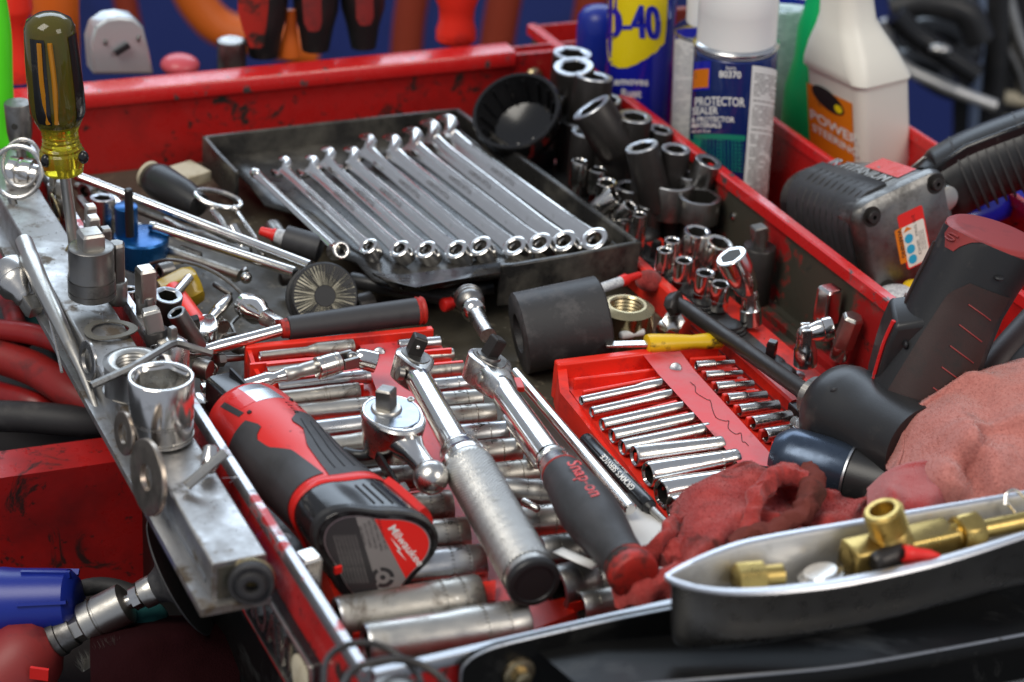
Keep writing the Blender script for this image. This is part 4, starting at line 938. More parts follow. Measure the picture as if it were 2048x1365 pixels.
dcol = MB().rev(dq+Fh.z*.15, dq, [(0, .5), (.02, .75), (.15, .8)], 28)
dv = MB().rev(dq+Fh.z*1.25+V((.25, .1, 0)), dq, [(0, .48, 4), (.05, .56, 4), (.12, .60, 4), (1.3, .60, 4)], 32, roll=.6)
thing('flex_ratchet', 'chrome flex head ratchet with bulging black rubber grip and scuffed red end', 'ratchet', [
    ('head', hd, m_chromed, dict(sub=[('face_plate', fp, m_satind)])), ('yoke', yk, m_chromed, dict(bevel=.05, sub=[('hinge_pin', pin, m_satin)])), ('square_drive', dv, m_impact, dict(sharp=14)), ('drive_collar', dcol, m_satind),
    ('shaft', shf, m_chrome), ('ferrule', fer, m_chromed), ('grip', gp, m_rubg, dict(sub=[('brand_lettering', brand, m_mred), ('red_ring', rring, m_gripred)])), ('end_cap', ec, m_gripred)], group='ratchets on the large rack')
# bars beside it
A, B = P(1030, 745, 3.6), P(1262, 1020, 4.6)
solo('steel_bar', MB().rev(A, B, [(0, .2), (.1, .36), ((B-A).length-.1, .38), ((B-A).length, .3)], 28), m_chrome, 'slim polished steel bar lying just right of the flex ratchet', 'bar')
solo('steel_bar', MB().rev(P(1010, 835, 3.2), P(1110, 985, 4.0), [(0, .12), (.1, .26), (6.5, .26), (6.6, .2)], 16), m_chromed, 'thin chrome rod half hidden under the flex ratchet shaft', 'bar')
solo('red_tab', MB().box(Fr(P(1036, 768, 4.2), P(1044, 790, 4.2)), (-.4, .9), (-.25, .25), (-.1, .25)), m_rackred, 'small red plastic tab by the flex ratchet head', 'tab', bevel=.05)

# paper, pocket screwdriver
def sheet(pts, z, name, m, label, cat, curl=.15, n=8, thick=.02):
    a, b, c, d = [P(*q, z) for q in pts]
    return solo(name, MB().grid(lambda u, v: (a*(1-u)+b*u)*(1-v)+(d*(1-u)+c*u)*v+UP*curl*(math.sin(u*3.1)+.5*math.sin(v*5+u*3)), n, n), m, label, cat, solid=thick)
sheet([(1168, 952), (1205, 940), (1275, 1025), (1228, 1040)], 2.6, 'paper_strip', m_paleg if False else m_lblgrey if False else mat('pale_grey_card', (.50, .50, .49), .5), 'pale grey card strip under the pocket screwdriver', 'card')
sheet([(1205, 1010), (1262, 990), (1345, 1055), (1288, 1120)], 3.6, 'paper_label', m_paper, 'crumpled white paper label between the flex ratchet grip and the towel', 'paper', .25)
pb = MB()
for i in range(12): pb.box(Fr(P(1284+3.2*i, 1080-3.3*i, 4.12), P(1289+3.2*i, 1088-3.3*i, 4.12)), (0, .45), (-.03, .015+.02*(i % 3)), (0, .01))
solo('paper_scrap', MB().grid(lambda u, v: P(1125+u*80-20*v, 1095+u*35+v*10, 5.2+.5*math.sin(u*3)), 8, 3), m_paper, 'torn white paper scrap beneath the black grip', 'paper', solid=.02)
solo('paper_scrap', MB().grid(lambda u, v: P(1318+u*80, 1135-u*4+v*20, 5.0+.3*math.sin(u*3)), 8, 3), m_paper, 'white paper edge under the towel by the steel pan tip', 'paper', solid=.02)
A, B = P(1170, 878, 3.9), P(1292, 1008, 3.9); F = Fr(A, B); L = F.L; k_ = K(A)
pen = MB().rev(A, B, [(0, .30), (.06, .42), (.15, .47), (L*.97, .50), (L, .5), (L+.35, .47), (L+.4, .3)], 32)
tx = MB().text("GRIMM'S SERVICE", .50, lambda X, Y, Z: F(L*.60-X, math.cos(math.pi/2+.55+Y/.5)*.515, math.sin(math.pi/2+.55+Y/.5)*.515), 0, bold=.008)
tx.text('Since 1929', .36, lambda X, Y, Z: F(L*.55-X, math.cos(math.pi/2-.35+Y/.5)*.51, math.sin(math.pi/2-.35+Y/.5)*.51), 0)
tipr = MB().rev(B, P(1338, 1052, 3.9), [(0, .2), (.5, .24), (3.2, .16), (3.6, .08)], 16)
cone = MB().rev(B-F.x*.1, B+F.x*.8, [(0, .5), (.5, .42), (.8, .26)], 28)
thing('pocket_screwdriver', 'black pocket screwdriver with white printed lettering lying beside the small red rack', 'screwdriver', [
    ('handle', pen, m_blkg, dict(sub=[('lettering', tx, m_wht)])), ('collar', cone, m_blk), ('blade', tipr, m_satin)])

# ================================================================ middle clutter
A, B = P(1036, 668, 2.7), P(1206, 634, 3.7); L = (B-A).length
solo('rubber_cylinder', MB().rev(A, B, [(.5, 1.3), (0, 1.35), (0, 2.6), (.12, 2.78), (L-.15, 2.84), (L, 2.66), (L+.02, 1.0)], 64), mat('grained_black_rubber', (.030, .029, .030), .5, bump=(260, .35), dirt=((.075, .07, .07), 60, .5, .2, .6, 0)), 'short thick black rubber cylinder lying on its side in the middle of the drawer', 'rubber roller')
t = P(1254, 608, 3.6); b_ = V((t.x, t.y, .6))
nut = MB().rev(t, b_, [(.0, 1.35), (.05, 1.52), (.3, 1.95), (.42, 2.05, 6), (2.9, 2.05, 6), (3, 1.8)], 48, roll=.25, cap0=False)
th_ = MB().rev(t, b_, [(.0, 1.36), (.0, 1.2), (.12, 1.08)]+[(.14+i*.13, 1.02+.09*(i % 2)) for i in range(1, 16)], 48, cap0=False)
thing('brass_nut', 'large brass-coloured hex nut standing behind the black rubber cylinder', 'nut', [('nut_body', nut, m_zinc), ('thread', th_, m_zinc)])
A, B = P(1180, 585, 3.2), P(1282, 549, 3.4); L = (B-A).length
thing('marker_pen', 'grey marker pen with red tapered cap behind the brass nut', 'marker', [('barrel', MB().rev(A, B, [(0, .3), (.1, .36), (L*.62, .36)], 20), m_tinw), ('cap', MB().rev(A, B, [(L*.6, .4), (L*.7, .44), (L*.75, .3), (L*.97, .24), (L, .15)], 20), m_rd)], group='marker pens')
A, B = P(1292, 688, 3.4), P(1446, 682, 3.2); L = (B-A).length; F = Fr(A, B)
thing('yellow_screwdriver', 'grubby yellow handled flat tool behind the small red rack', 'screwdriver', [
    ('handle', MB().rev(A, B, [(0, .5), (.08, .72), (.4, .78), (L*.35, .70), (L*.6, .55), (L*.8, .66), (L*.95, .62), (L, .4)], 28, sx=1, sz=.8), m_yel2),
    ('blade', MB().box(Fr(P(1212, 690, 3.2), A), (0, (A-P(1212, 690, 3.2)).length+.2), (-.32, .32), (-.1, .1)), m_chromed, dict(bevel=.03))])
solo('chrome_nut', MB().rev(P(1348, 640, 2.4), P(1338, 660, .8), [(0, .5), (.1, .8, 6), (1.0, .8, 6)], 24), m_chromed, 'small chrome nut between the brass nut and the rail', 'nut')
solo('ferrous_fluff', MB().sphere(P(1298, 562, 2.2), 1.0, sc=(.7, 1, 1.1)), m_ragr, 'dark reddish tuft of cloth behind the marker cap', 'cloth')
A, B = P(940, 604, 3.6), P(957, 646, 3.4); F = Fr(A, B)
thing('ball_adapter', 'chrome ball joint adapter with ridged dark socket pointing up behind the flex ratchet', 'socket adapter', [
    ('ridged_socket', MB().rev(A-F.x*.9, A+F.x*.7, [(0, .6), (.03, .9), (.2, 1.0), (.3, 1.0), (.35, .92), (.45, 1.0), (.6, 1.0), (.65, .92), (.8, 1.0), (1.2, .95), (1.5, .7)], 32), m_satind),
    ('ball', MB().sphere(A+F.x*1.0, .85, A=F.x), m_chrome), ('stem', MB().rev(A+F.x*1.2, P(1000, 712, 3.6), [(0, .5), (.5, .55), (3.6, .55)], 28), m_chromed)])
# black grip lying behind the large rack
A, B = P(574, 657, 3.3), P(848, 621, 3.6); L = (B-A).length; F = Fr(A, B)
thing('long_driver', 'black rubber tool grip with red end ring lying behind the large rack', 'handle', [
    ('grip', MB().rev(A, B, [(0, .6), (.1, .78), (L*.5, .88), (L*.92, .92), (L*.95, .9)], 32), m_rubg),
    ('red_end', MB().rev(A, B, [(L*.94, .9), (L*.95, .98), (L*.97, .9), (L*.985, .98), (L, .9), (L, .5)], 32), m_gripred), ('red_collar', MB().rev(A-F.x*.5, A+F.x*.2, [(0, .4), (.1, .62), (.7, .7)], 28), m_gripred),
    ('shaft', MB().rev(P(398, 704, 3.2), A, [(0, .32), (1.5, .42), (4, .40), (6, .42)], 24), m_chrome),
    ('head', MB().rev(P(352, 694, 3.4), P(432, 700, 3.0), [(0, .3), (.1, .9), (.9, 1.05), (1.7, .7), (2.6, .45)], 28, sz=.6), m_chromed)])
# u joint extension
z_ = 4.3
A, B = P(488, 772, z_), P(634, 733, z_+.1); L = (B-A).length
ext = MB().rev(A, B, [(0, .34), (.05, .4), (1.2, .46), (1.6, .50), (2.0, .36), (2.4, .36), (2.8, .44)], 28)
ek = MB().rev(A, B, [(2.75, .44), (2.8, .47), (L*.72, .47), (L*.73, .44), (L*.8, .44), (L, .46)], 28)
A2, B2 = P(632, 738, z_+.1), P(686, 722, z_+.2)
c1 = MB().rev(A2, B2, [(0, .5), (.03, .66), (.1, .72), (.35, .72), (.36, .68), (.42, .68), (.43, .72), (1.2, .72), (1.25, .68), (1.32, .68), (1.35, .72), (1.6, .70)], 36)
yk1 = MB().box(Fr(P(680, 724, z_+.15), P(712, 716, z_+.15)), (0, 1.1), (-.62, -.36), (-.35, .35)).box(Fr(P(680, 724, z_+.15), P(712, 716, z_+.15)), (0, 1.1), (.36, .62), (-.35, .35))
yk1.sphere(P(704, 716, z_+.15), .42)
A3, B3 = P(710, 714, z_+.2), P(748, 724, z_-.1); 
c2 = MB().rev(A3, B3, [(0, .45), (.2, .62), (.5, .66), (1.35, .70), (1.4, .66), (1.4, .45), (.9, .42)], 32)
thing('universal_joint_extension', 'chrome wobble extension with knurled middle and universal joint across the large rack', 'extension', [
    ('tip', ext, m_chrome), ('knurled_section', ek, m_knurl), ('collar', c1, m_chromed), ('yoke', yk1, m_satind, dict(bevel=.05)), ('socket_end', c2, m_chrome)])
# brush / filter ring
A = P(650, 592, 3.6); ax = (V((.30, -.86, .55))).normalized(); kk = K(A)
F = Fr(A, A+ax)
ax0 = ax; ringb = MB().rev(A-ax*2.6, A, [(0, 1.8), (.1, 2.15), (.5, 2.2), (.55, 2.34), (1.1, 2.36), (1.15, 2.2), (2.2, 2.32), (2.5, 2.3), (2.6, 2.2), (2.6, 2.1)], 56)
hole_ = MB().rev(A-ax*1.0, A+ax*.02, [(0, .2), (.6, .5), (1.0, .72), (1.02, .74)], 32, cap1=False)
fins = MB(); nf = 54
for i in range(nf):
    q = 2*math.pi*i/nf; u_ = F.y*math.cos(q)+F.z*math.sin(q); Ff = Fr(A, A+u_, ax)
    fins.box(Ff, (.74, 2.1), (-.06, .06), (-.25, .0))
disc = MB().rev(A-ax*.26, A-ax*.2, [(0, 2.12), (.05, 2.12)], 40)
thing('brush_ring', 'black collar with pale radial fins around a dark hole, lying behind the grip', 'brush', [
    ('collar', ringb, m_blk), ('backing', disc, m_bore), ('fins', fins, m_brush, dict(kind='stuff')), ('hole', hole_, m_bore)])
# long chrome bars
BARS = [((152, 352, 4.6), (620, 532, 4.4), 12, m_chrome, 'long polished breaker bar running from the back wall down to the black collar'),
        ((300, 452, 4.2), (590, 545, 4.2), 12, m_chrome, 'second polished bar, starting behind the blue fitting and meeting the black collar'),
        ((280, 482, 2.6), (480, 552, 2.6), 13, m_satin, 'dull bronze-toned bar lying under the second polished bar'),
        ((150, 372, 3.0), (500, 508, 3.0), 9, m_satind, 'dark slim rod lying below the long breaker bar')]
for a, b, r_, m, lb in BARS:
    A, B = P(*a), P(*b); k_ = K(B); L = (B-A).length
    solo('breaker_bar', MB().rev(A, B, [(0, .15), (.08, r_*k_*.85), (.5, r_*k_), (.6, r_*k_*.82), (L, r_*k_*.92)], 28), m, lb, 'bar', group='long bars at the back left')
# blue fitting
t = P(282, 470, 3.9); b_ = V((t.x, t.y, 1.2))
thing('blue_fitting', 'blue anodised round fitting with black pin standing behind the magnet bar', 'fitting', [
    ('disc', MB().rev(t, b_, [(0, 1.5), (.05, 1.85), (.2, 1.95), (2.0, 1.8), (2.5, 1.2)], 40), m_blueal), ('post', MB().rev(PY(252, 412, t.y-.2), PY(254, 475, t.y), [(0, .72), (.05, .8), (3, .8)], 20, sx=1), m_blueal),
    ('pin', MB().rev(PY(257, 378, t.y-1.2), PY(260, 468, t.y-1.2), [(0, .2), (.1, .3), (3.6, .3)], 14), m_blk)])
# black handle, card, ring pliers
A, B = P(300, 352, 4.4), P(398, 412, 4.0); L = (B-A).length
thing('black_driver', 'stubby round-ended black handle lying by the back wall left of the wrench tray', 'handle', [('grip', MB().rev(A, B, [(0, .3), (.1, .8), (.5, 1.2), (1.2, 1.35), (L*.7, 1.25), (L, .9), (L+.1, .5)], 32), m_blk), ('end_ring', MB().rev(A-(B-A).normalized()*.3, A, [(0, .8), (.1, 1.1), (.3, 1.0)], 28), m_card)])
solo('card_block', MB().box(Fr(P(352, 362, 2.8), P(408, 345, 2.8)), (0, 2.6), (-1.0, 1.6), (-.4, .5)), m_card, 'small beige block tucked behind the black handle', 'block', bevel=.08)
c = P(436, 396, 4.6)
loopm = MB().tube([c+V((math.cos(a)*1.65, math.sin(a)*1.2, -.35*math.cos(a)-.1)) for a in (2*math.pi*i/14 for i in range(14))], .19, 8, 4, loop=True)
leg1 = MB().tube([P(468, 414, 4.4), P(492, 450, 4.2), P(520, 490, 3.6)], .16, 8, 4); leg2 = MB().tube([P(425, 420, 4.2), P(446, 450, 3.8), P(458, 478, 3.4)], .26, 8, 4)
thing('ring_pliers', 'steel scissor-like ring handle lying left of the wrench tray', 'pliers', [('loop', loopm, m_chromed), ('arm', leg1, m_chromed), ('arm', leg2, m_chromed), ('pivot', MB().sphere(P(470, 418, 4.5), .28), m_chrome)])
solo('chrome_stub', MB().rev(P(463, 452, 4.0), P(480, 486, 3.2), [(0, .3), (.1, .42), (1, .5), (2.0, .5)], 24), m_chrome, 'short chrome stub end between the ring handle and breaker bar', 'bar end')
A, B = P(520, 462, 4.2), P(640, 498, 3.6); L = (B-A).length
thing('marker_pen', 'fat black marker with bright red nose left of the thin flex wrench', 'marker', [('cap', MB().rev(A, B, [(0, .25), (.06, .32), (.9, .4), (.95, .48), (1.15, .48), (1.2, .3)], 24), m_rd), ('collar', MB().rev(A, B, [(1.15, .35), (1.2, .5), (1.9, .62)], 24), m_tinw), ('barrel', MB().rev(A, B, [(1.85, .5), (1.9, .95), (L, 1.0), (L+.1, .8)], 28), m_rubg)], group='marker pens')
# yellow acetate handle and red handle
A, B = P(398, 566, 3.4), P(338, 606, 2.6); L = (B-A).length
thing('yellow_screwdriver', 'grubby translucent yellow fluted handle seen end-on behind the left rim', 'screwdriver', [('handle', MB().rev(A, P(338, 590, 2.8), [(0, 1.0), (.1, 1.25, 6), (.7, 1.42, 6), (L, 1.25, 6)], 36), m_yhandle)])
A, B = P(345, 578, 3.6), P(398, 655, 3.2); L = (B-A).length
solo('red_screwdriver', MB().rev(A, B, [(0, .4), (.1, .62), (L-.1, .7), (L, .6)], 20), m_rackred, 'red plastic handle lying against the yellow handle', 'handle')
solo('clear_tube', MB().rev(P(352, 588, 4.2), P(386, 548, 4.2), [(0, .2), (.1, .34), (2.4, .34)], 14), m_chrome, 'pale bright tube lying across the yellow handle', 'tube')
# small chrome ratchet
c = P(404, 660, 3.4)
Fh = Fr(c, P(450, 600, 3.4))
thing('small_ratchet', 'small bright chrome ratchet with dark square drive lying behind the left rim', 'ratchet', [
    ('head', MB().loft([[Fh(x, y, z) for x, y in teard(r_, .6)] for z, r_ in ((-.6, .8), (-.5, 1.0), (.3, 1.05), (.38, .98))]), m_chrome),
    ('square_drive', MB().rev(P(388, 636, 4.4), P(392, 655, 3.6), [(0, .36, 4), (.08, .42, 4), (1, .42, 4)], 24), m_impact),
    ('handle', MB().rev(c, P(492, 556, 3.2), [(0, .4), (1.5, .34), (2.5, .42), (2.7, .36), (2.9, .42), (4.6, .45), (5, .3)], 24), m_chrome), ('ball_end', MB().sphere(P(492, 556, 3.2), .42), m_chromed)])
A, B = P(488, 608, 3.2), P(556, 650, 3.4); L = (B-A).length
thing('chrome_socket', 'chrome reducer socket with square end lying between small ratchet and black grip', 'socket', [
    ('socket_body', MB().rev(A, B, [(0, .6), (.1, .85), (.5, .9), (.55, .82), (.8, .82), (.85, .9), (1.6, .88), (2.1, .62), (2.6, .6)], 32), m_chrome),
    ('square_end', MB().rev(A, B, [(2.5, .6, 4), (L*.95, .62, 4), (L, .5, 4)], 24, roll=.5), m_chromed)])
solo('wire_spring', MB().tube([P(300, 528, 3.4), P(340, 520, 4.2), P(400, 532, 4.3), P(450, 558, 4.0), P(485, 590, 3.6), P(500, 612, 3.3)], .13, 8, 6), m_satind, 'curved dark wire arching over the yellow handle', 'wire')
solo('zigzag_pick', MB().tube([P(500, 615, 1.4), P(470, 640, 1.4), P(462, 650, 1.4), P(470, 668, 1.4), P(445, 672, 1.4), P(435, 690, 1.4)], .14, 6, 2, smooth=False), m_satind, 'dark zigzag wire pick on the drawer floor behind the black grip', 'pick')
solo('bolt', MB().rev(P(430, 720, 2.4), P(478, 716, 2.0), [(0, .3), (.1, .5, 6), (.6, .5, 6), (.62, .25), (2.2, .22)], 24), m_satind, 'dark small bolt lying left of the large rack back corner', 'bolt')
solo('paper_bit', MB().grid(lambda u, v: P(318+u*50, 508-u*6+v*26, 2.2+.3*math.sin(u*3+v)), 6, 4), m_card, 'pale crumpled scrap beneath the bars behind the blue fitting', 'paper', solid=.03)
solo('coil_spring', MB().tube([P(415, 745+i*.8, 2.0)+V((.35*math.cos(i*.9), .12*i-1.0, .35*math.sin(i*.9))) for i in range(40)], .07, 5, 2), m_satind, 'small dark coil spring between left rim and power ratchet head', 'spring')
drive_sock(617, 1108, 6.2, .55, .6, .62, 3.0, 'square chrome bit socket standing between the left rim and the triangular battery', m=m_satind, ms=m_chromed, n=4, bands=False, rollq=.3, group='bit sockets inside the left rim')
drive_sock(412, 770, 4.2, .5, 1.2, .35, .8, 'small chrome bit socket in the gap by the power ratchet head', m=m_satind, ms=m_chromed, bands=False, group='bit sockets inside the left rim')

# ================================================================ right hand socket rail and loose black sockets
ra_ = MB().loft([[D(u, v, z) for u, z in ((38.6, .15), (38.6, 2.3), (38.75, 2.45), (39.35, 2.45), (39.4, 1.6), (43.6, 1.5), (43.6, .15))] for v in (21.5, 66)])
grv = [('groove', MB().box(FD, (38.52, 38.6), (21.6, 34), (.6+.45*i, .72+.45*i)), m_gunred) for i in range(3)]
blkend = MB().box(FD, (38.5, 43.7), (17.5, 21.6), (.15, 2.3))
deck = MB().box(FD, (39.5, 41.9), (21.7, 66), (1.5, 1.62))
rail_parts = [('rail_body', ra_, m_rackred, dict(sub=grv)), ('end_block', blkend, m_blk, dict(bevel=.1)), ('clip_track', deck, m_blk)]
for u_, v_ in ((41, 20), (41.9, 25.5)):
    rail_parts.append(('rivet', MB().rev(D(u_, v_, 1.6+.7*(v_ < 21)), D(u_, v_, 1.85+.7*(v_ < 21)), [(0, .5), (.12, .45), (.2, .2)], 18), m_lip))
def rail_post(v, h=1.6): 
    c = D(40.7, v, 1.6)
    return [('clip_base', MB().rev(c, c+UP, [(0, 1.25), (.15, 1.25), (.2, 1.1), (.35, 1.1), (.4, .9), (.55, .85), (.6, .6)], 28), m_blk),
            ('square_post', MB().rev(c+UP*.5, c+UP*(h+.3), [(0, .45, 4), (h-.4, .45, 4), (h-.2, .38, 4)], 16, roll=.4), m_blkg)]
def PU(x, y, u):
    d = ray(x, y); q = (OO-C0).dot(EU)+u; return C0+d*(q/d.dot(EU))
for x, y in ((1543, 700), (1312, 500)):
    p = PU(x, y, 40.7); _, v_ = uv(p); rail_parts += rail_post(v_)
for x, y in ((1605, 735), (1507, 645), (1448, 600), (1405, 585), (1372, 562), (1330, 535)):
    p = P(x, y, 1.9); _, v_ = uv(p); rail_parts.append(rail_post(v_, .7)[0])
thing('socket_rail', 'red socket rail with black clip posts running beside the scraped divider', 'socket rail', rail_parts)

def upright(x, y, zt, zbot, rpx, label, m=m_impact, lean=(0, 0), hexf=.66, lipm=None, group='black impact sockets by the back right divider', name='impact_socket', r2=None, bands=(), maxl=5.2):
    t = P(x, y, zt); d = V((lean[0], lean[1], -1)).normalized(); L = min((zt-zbot)/-d.z, maxl); r = rpx*K(t)*1.08
    return thing(name, label, 'socket', smooth_sock(t, t+d*L, r, r*hexf, m=m, lipm=lipm or m_lip, bands=bands, r2=r2*r if r2 else None, depth=min(L*.6, 3)), group=group)
upright(1145, 106, 9.6, 4, 37, 'farthest black impact socket, peeking behind another at the divider corner')
upright(1147, 132, 9.6, 2, 38, 'black impact socket second from the divider corner, open end tilted up', lean=(.12, .12))
upright(1188, 152, 9.4, 2, 37, 'broad black impact socket leaning away beside the divider rim', lean=(-.05, -.12))
upright(1182, 214, 9.2, 3.5, 40, 'black impact socket tipped over toward the left with a tall oval mouth', lean=(.75, -.1), maxl=4.2)
upright(1270, 232, 8.6, 1.5, 33, 'black impact socket standing against the rim below the blue spray can', lean=(-.03, 0))
upright(1283, 292, 8.3, 1.5, 32, 'tilted black impact socket with bright worn lip, centre of the cluster', lean=(.35, -.05))
upright(1352, 297, 7.9, 4.0, 28, 'black impact socket stacked in a wider ring socket under the white-capped can')
upright(1345, 362, 5.6, 2.8, 44, 'wide shallow dark socket that carries the smaller black one', m=m_satind, hexf=.82)
upright(1400, 392, 5.4, 3.4, 40, 'wide shallow ring socket nearest to the divider rim', m=m_satind, hexf=.84)
upright(1400, 432, 3.2, .3, 34, 'dark socket underneath the shallow ring socket')
upright(1347, 415, 3.0, .3, 36, 'dark socket underneath the wide shallow socket')
upright(1418, 322, 7.4, 5.2, 26, 'small ribbed grey socket leaning on the divider rim', m=m_satind, hexf=.0+.6, lean=(-.25, .1))
upright(1240, 268, 6.6, .5, 38, 'dull black socket body filling the shade between two taller ones', lean=(.1, 0))
upright(1228, 292, 6.0, .3, 36, 'black deep socket in front of the shaded cluster', lean=(.05, -.05))
upright(1110, 192, 7.4, .5, 20, 'small dark socket beside the black cup rim', m=m_satind)
upright(1175, 262, 6.8, .3, 30, 'black socket standing in the shade below the tipped one')
upright(1300, 350, 5.8, .3, 34, 'stout black socket body beneath the tilted bright lipped one')
upright(1150, 240, 5.8, .3, 28, 'matt black socket in the deepest shade by the cup')
upright(1215, 200, 7.8, 3.5, 26, 'black impact socket in the dark gap right of the tipped one', lean=(.1, .1))
upright(1322, 258, 7.4, 2.5, 24, 'short black impact socket against the rim above the stacked pair', lean=(-.1, 0))
upright(1378, 350, 6.0, 2.0, 22, 'slim dark socket between the two wide ring sockets', m=m_satind)
upright(1262, 372, 4.6, .3, 30, 'low wide black socket in front of the tilted bright lipped one', m=m_impact, hexf=.74)
upright(1302, 408, 3.8, .3, 26, 'low black socket behind the small chrome ones', m=m_impact, hexf=.72)
sp_ = MB().sphere(P(1322, 340, 6.0), .22); solo('steel_ball', sp_, m_chrome, 'tiny bright steel ball resting between the stacked black sockets', 'ball')
# black cup
c = P(1032, 222, 7.0); ax = V((-.30, -.55, .78)).normalized()
R = 92*K(c)
cup = MB().rev(c+ax*.1, c-ax*3.4, [(0, R*.90), (0, R*.97), (.15, R), (1.2, R*.97), (3.2, R*.72), (3.5, R*.5)], 56, cap0=False)
cin = MB().rev(c+ax*.1, c-ax*3.0, [(0, R*.90), (.3, R*.88), (2.6, R*.66), (2.9, R*.3)], 56, cap0=False)
rib = MB()
F = Fr(c+ax*.1, c-ax*3)
for i in range(15):
    q = 2*math.pi*i/15; rib.box(Fr(F(.35, math.cos(q)*R*.87, math.sin(q)*R*.87), F(2.3, math.cos(q)*R*.69, math.sin(q)*R*.69), F.y*math.cos(q)+F.z*math.sin(q)), (0, 2.0), (-.07, .07), (-.22, .05))
thing('filter_cup', 'round black plastic cup wrench tipped toward the viewer in the back right corner', 'cup', [('cup_shell', cup, m_blkg), ('cup_inside', cin, m_blkg), ('flute', rib, m_blkg)])
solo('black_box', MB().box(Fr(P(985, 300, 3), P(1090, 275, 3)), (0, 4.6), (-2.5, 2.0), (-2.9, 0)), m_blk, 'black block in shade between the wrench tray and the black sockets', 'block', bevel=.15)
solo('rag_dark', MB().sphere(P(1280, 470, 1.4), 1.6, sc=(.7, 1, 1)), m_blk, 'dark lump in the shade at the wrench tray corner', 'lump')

# chrome sockets on the rail
def csock(x, y, zt, rpx, lean, label, L=2.6, hexf=.72, base=None, r2=None, m=m_chrome):
    t = P(x, y, zt); d = V((lean[0], lean[1], -1)).normalized(); r = rpx*K(t)*1.12
    return thing('chrome_socket', label, 'socket', smooth_sock(t, t+d*L, r, r*hexf, m=m, lipm=m_chrome, bands=((.55, .6),), r2=r2*r if r2 else None), group='chrome sockets on the rail')
csock(1395, 462, 5.2, 25, (-.05, .05), 'chrome hex socket left of the pair with wide open mouths', L=3.0, r2=.8)
csock(1440, 485, 5.0, 25, (-.22, .1), 'chrome hex socket right of the pair with wide open mouths', L=3.0, r2=.75)
csock(1345, 480, 4.6, 15, (0, 0), 'small chrome socket left of the wide-mouthed pair', L=2.8)
csock(1330, 500, 4.2, 15, (0, 0), 'small chrome socket standing behind the rail edge clip', L=2.6)
csock(1368, 520, 4.2, 17, (0, 0), 'chrome socket with red reflections, first below the wide-mouthed pair', L=2.6)
csock(1411, 545, 4.2, 18, (0, 0), 'chrome socket with red reflections, second below the wide-mouthed pair', L=2.6)
csock(1442, 568, 3.8, 18, (0, 0), 'short open chrome socket beside the universal joint', L=2.0, hexf=.8)
csock(1160, 322, 5.6, 15, (0, 0), 'farthest small chrome socket at the edge of the black ones', L=3.2, r2=.7)
csock(1197, 338, 5.2, 17, (0, 0), 'small chrome socket second from the back by the tray rim', L=3.2, r2=.75)
csock(1214, 364, 5.4, 18, (.0, .1), 'small chrome socket with round open mouth by the tray rim', L=3.6)
csock(1232, 392, 5.0, 18, (-.95, .15), 'chrome socket lying on its side by the tray rim', L=2.2, m=m_chromed)
csock(1262, 412, 4.8, 15, (-.6, .3), 'chrome socket leaning at the end of the lying one', L=2.6, m=m_chromed)
csock(1280, 428, 4.8, 14, (0, 0), 'small chrome socket next to the black clip post', L=3.6, m=m_chromed)
csock(1246, 440, 3.6, 13, (0, 0), 'low chrome socket half hidden by the tray rim', L=2.4, m=m_chromed)
# big universal joint
def ujoint(T, M, Bt, r0, r1, label, m=m_chrome, openm=False):
    F0 = Fr(M, T); L0 = F0.L; F1 = Fr(M, Bt); L1 = F1.L
    up = MB().rev(T, M, [(0, r0*.7), (0, r0*.94), (.08, r0), (L0*.35, r0), (L0*.38, r0*.9), (L0*.55, r0*.9), (L0*.85, r0*.72), (L0-.05, r0*.3)], 32)
    bo_ = MB().rev(T-F0.x*-.0+F0.x*.012, T, [(0, r0*.72, 6), (.01, r0*.72, 6)], 24)
    lo_ = MB().rev(Bt, M, [(0, r1*.92), (.06, r1), (L1*.55, r1*.97), (L1*.6, r1*.85), (L1-.1, r1*.7)], 32)
    prs = [('upper_socket', up, m), ('bore', bo_, m_bore), ('lower_socket', lo_, m), ('joint_ball', MB().sphere(M, min(r0, r1)*.78), m_chromed)]
    for s_ in (-1, 1):
        prs.append(('yoke', MB().box(F1, (-.55, .9), (s_*r1*.62-.12, s_*r1*.62+.12), (-.35, .35)), m_chromed, dict(bevel=.08)))
    return thing('universal_joint', label, 'universal joint', prs, group='universal joints on the rail')
b_ = P(1502, 648, 1.9); ujoint(PY(1462, 512, b_.y-.2), PY(1500, 592, b_.y), b_, 1.12, .78, 'large chrome universal joint leaning left on the rail with a socket on top')
b_ = P(1610, 730, 2.4); ujoint(PY(1665, 655, b_.y+.3), PY(1612, 668, b_.y), b_, .80, .80, 'small chrome universal joint bent right, near the rivet of the rail')
# black adapter with square drive behind it
t = P(1520, 492, 5.0)
thing('impact_adapter', 'black impact adapter with square drive up between the rail and the divider', 'socket adapter', [
    ('adapter_body', MB().rev(t, t-UP*4.4, [(0, .5), (.02, 1.15), (.15, 1.25), (4.4, 1.25)], 36), m_impact), ('square_drive', MB().rev(t+UP*1.55+V((-.3, 0, 0)), t-UP*.2, [(0, .6, 4), (.1, .72, 4), (.9, .72, 4), (1.3, .55), (1.7, .6)], 28, roll=.4), m_satind)])
drive_sock(1662, 575, 5.6, .7, 1.6, .72, 2.3, 'stout chrome square-ended bit by the divider wall', m=m_chrome, ms=m_chrome, bands=False, rollq=.35, group='bits by the divider')
drive_sock(1708, 632, 4.8, .62, 1.4, .70, 2.2, 'chrome hex bit socket right of the square-ended bit', m=m_chromed, ms=m_satin, n=6, bands=False, lean=(-.15, .1), group='bits by the divider')
b_ = P(1806, 660, 3.0)
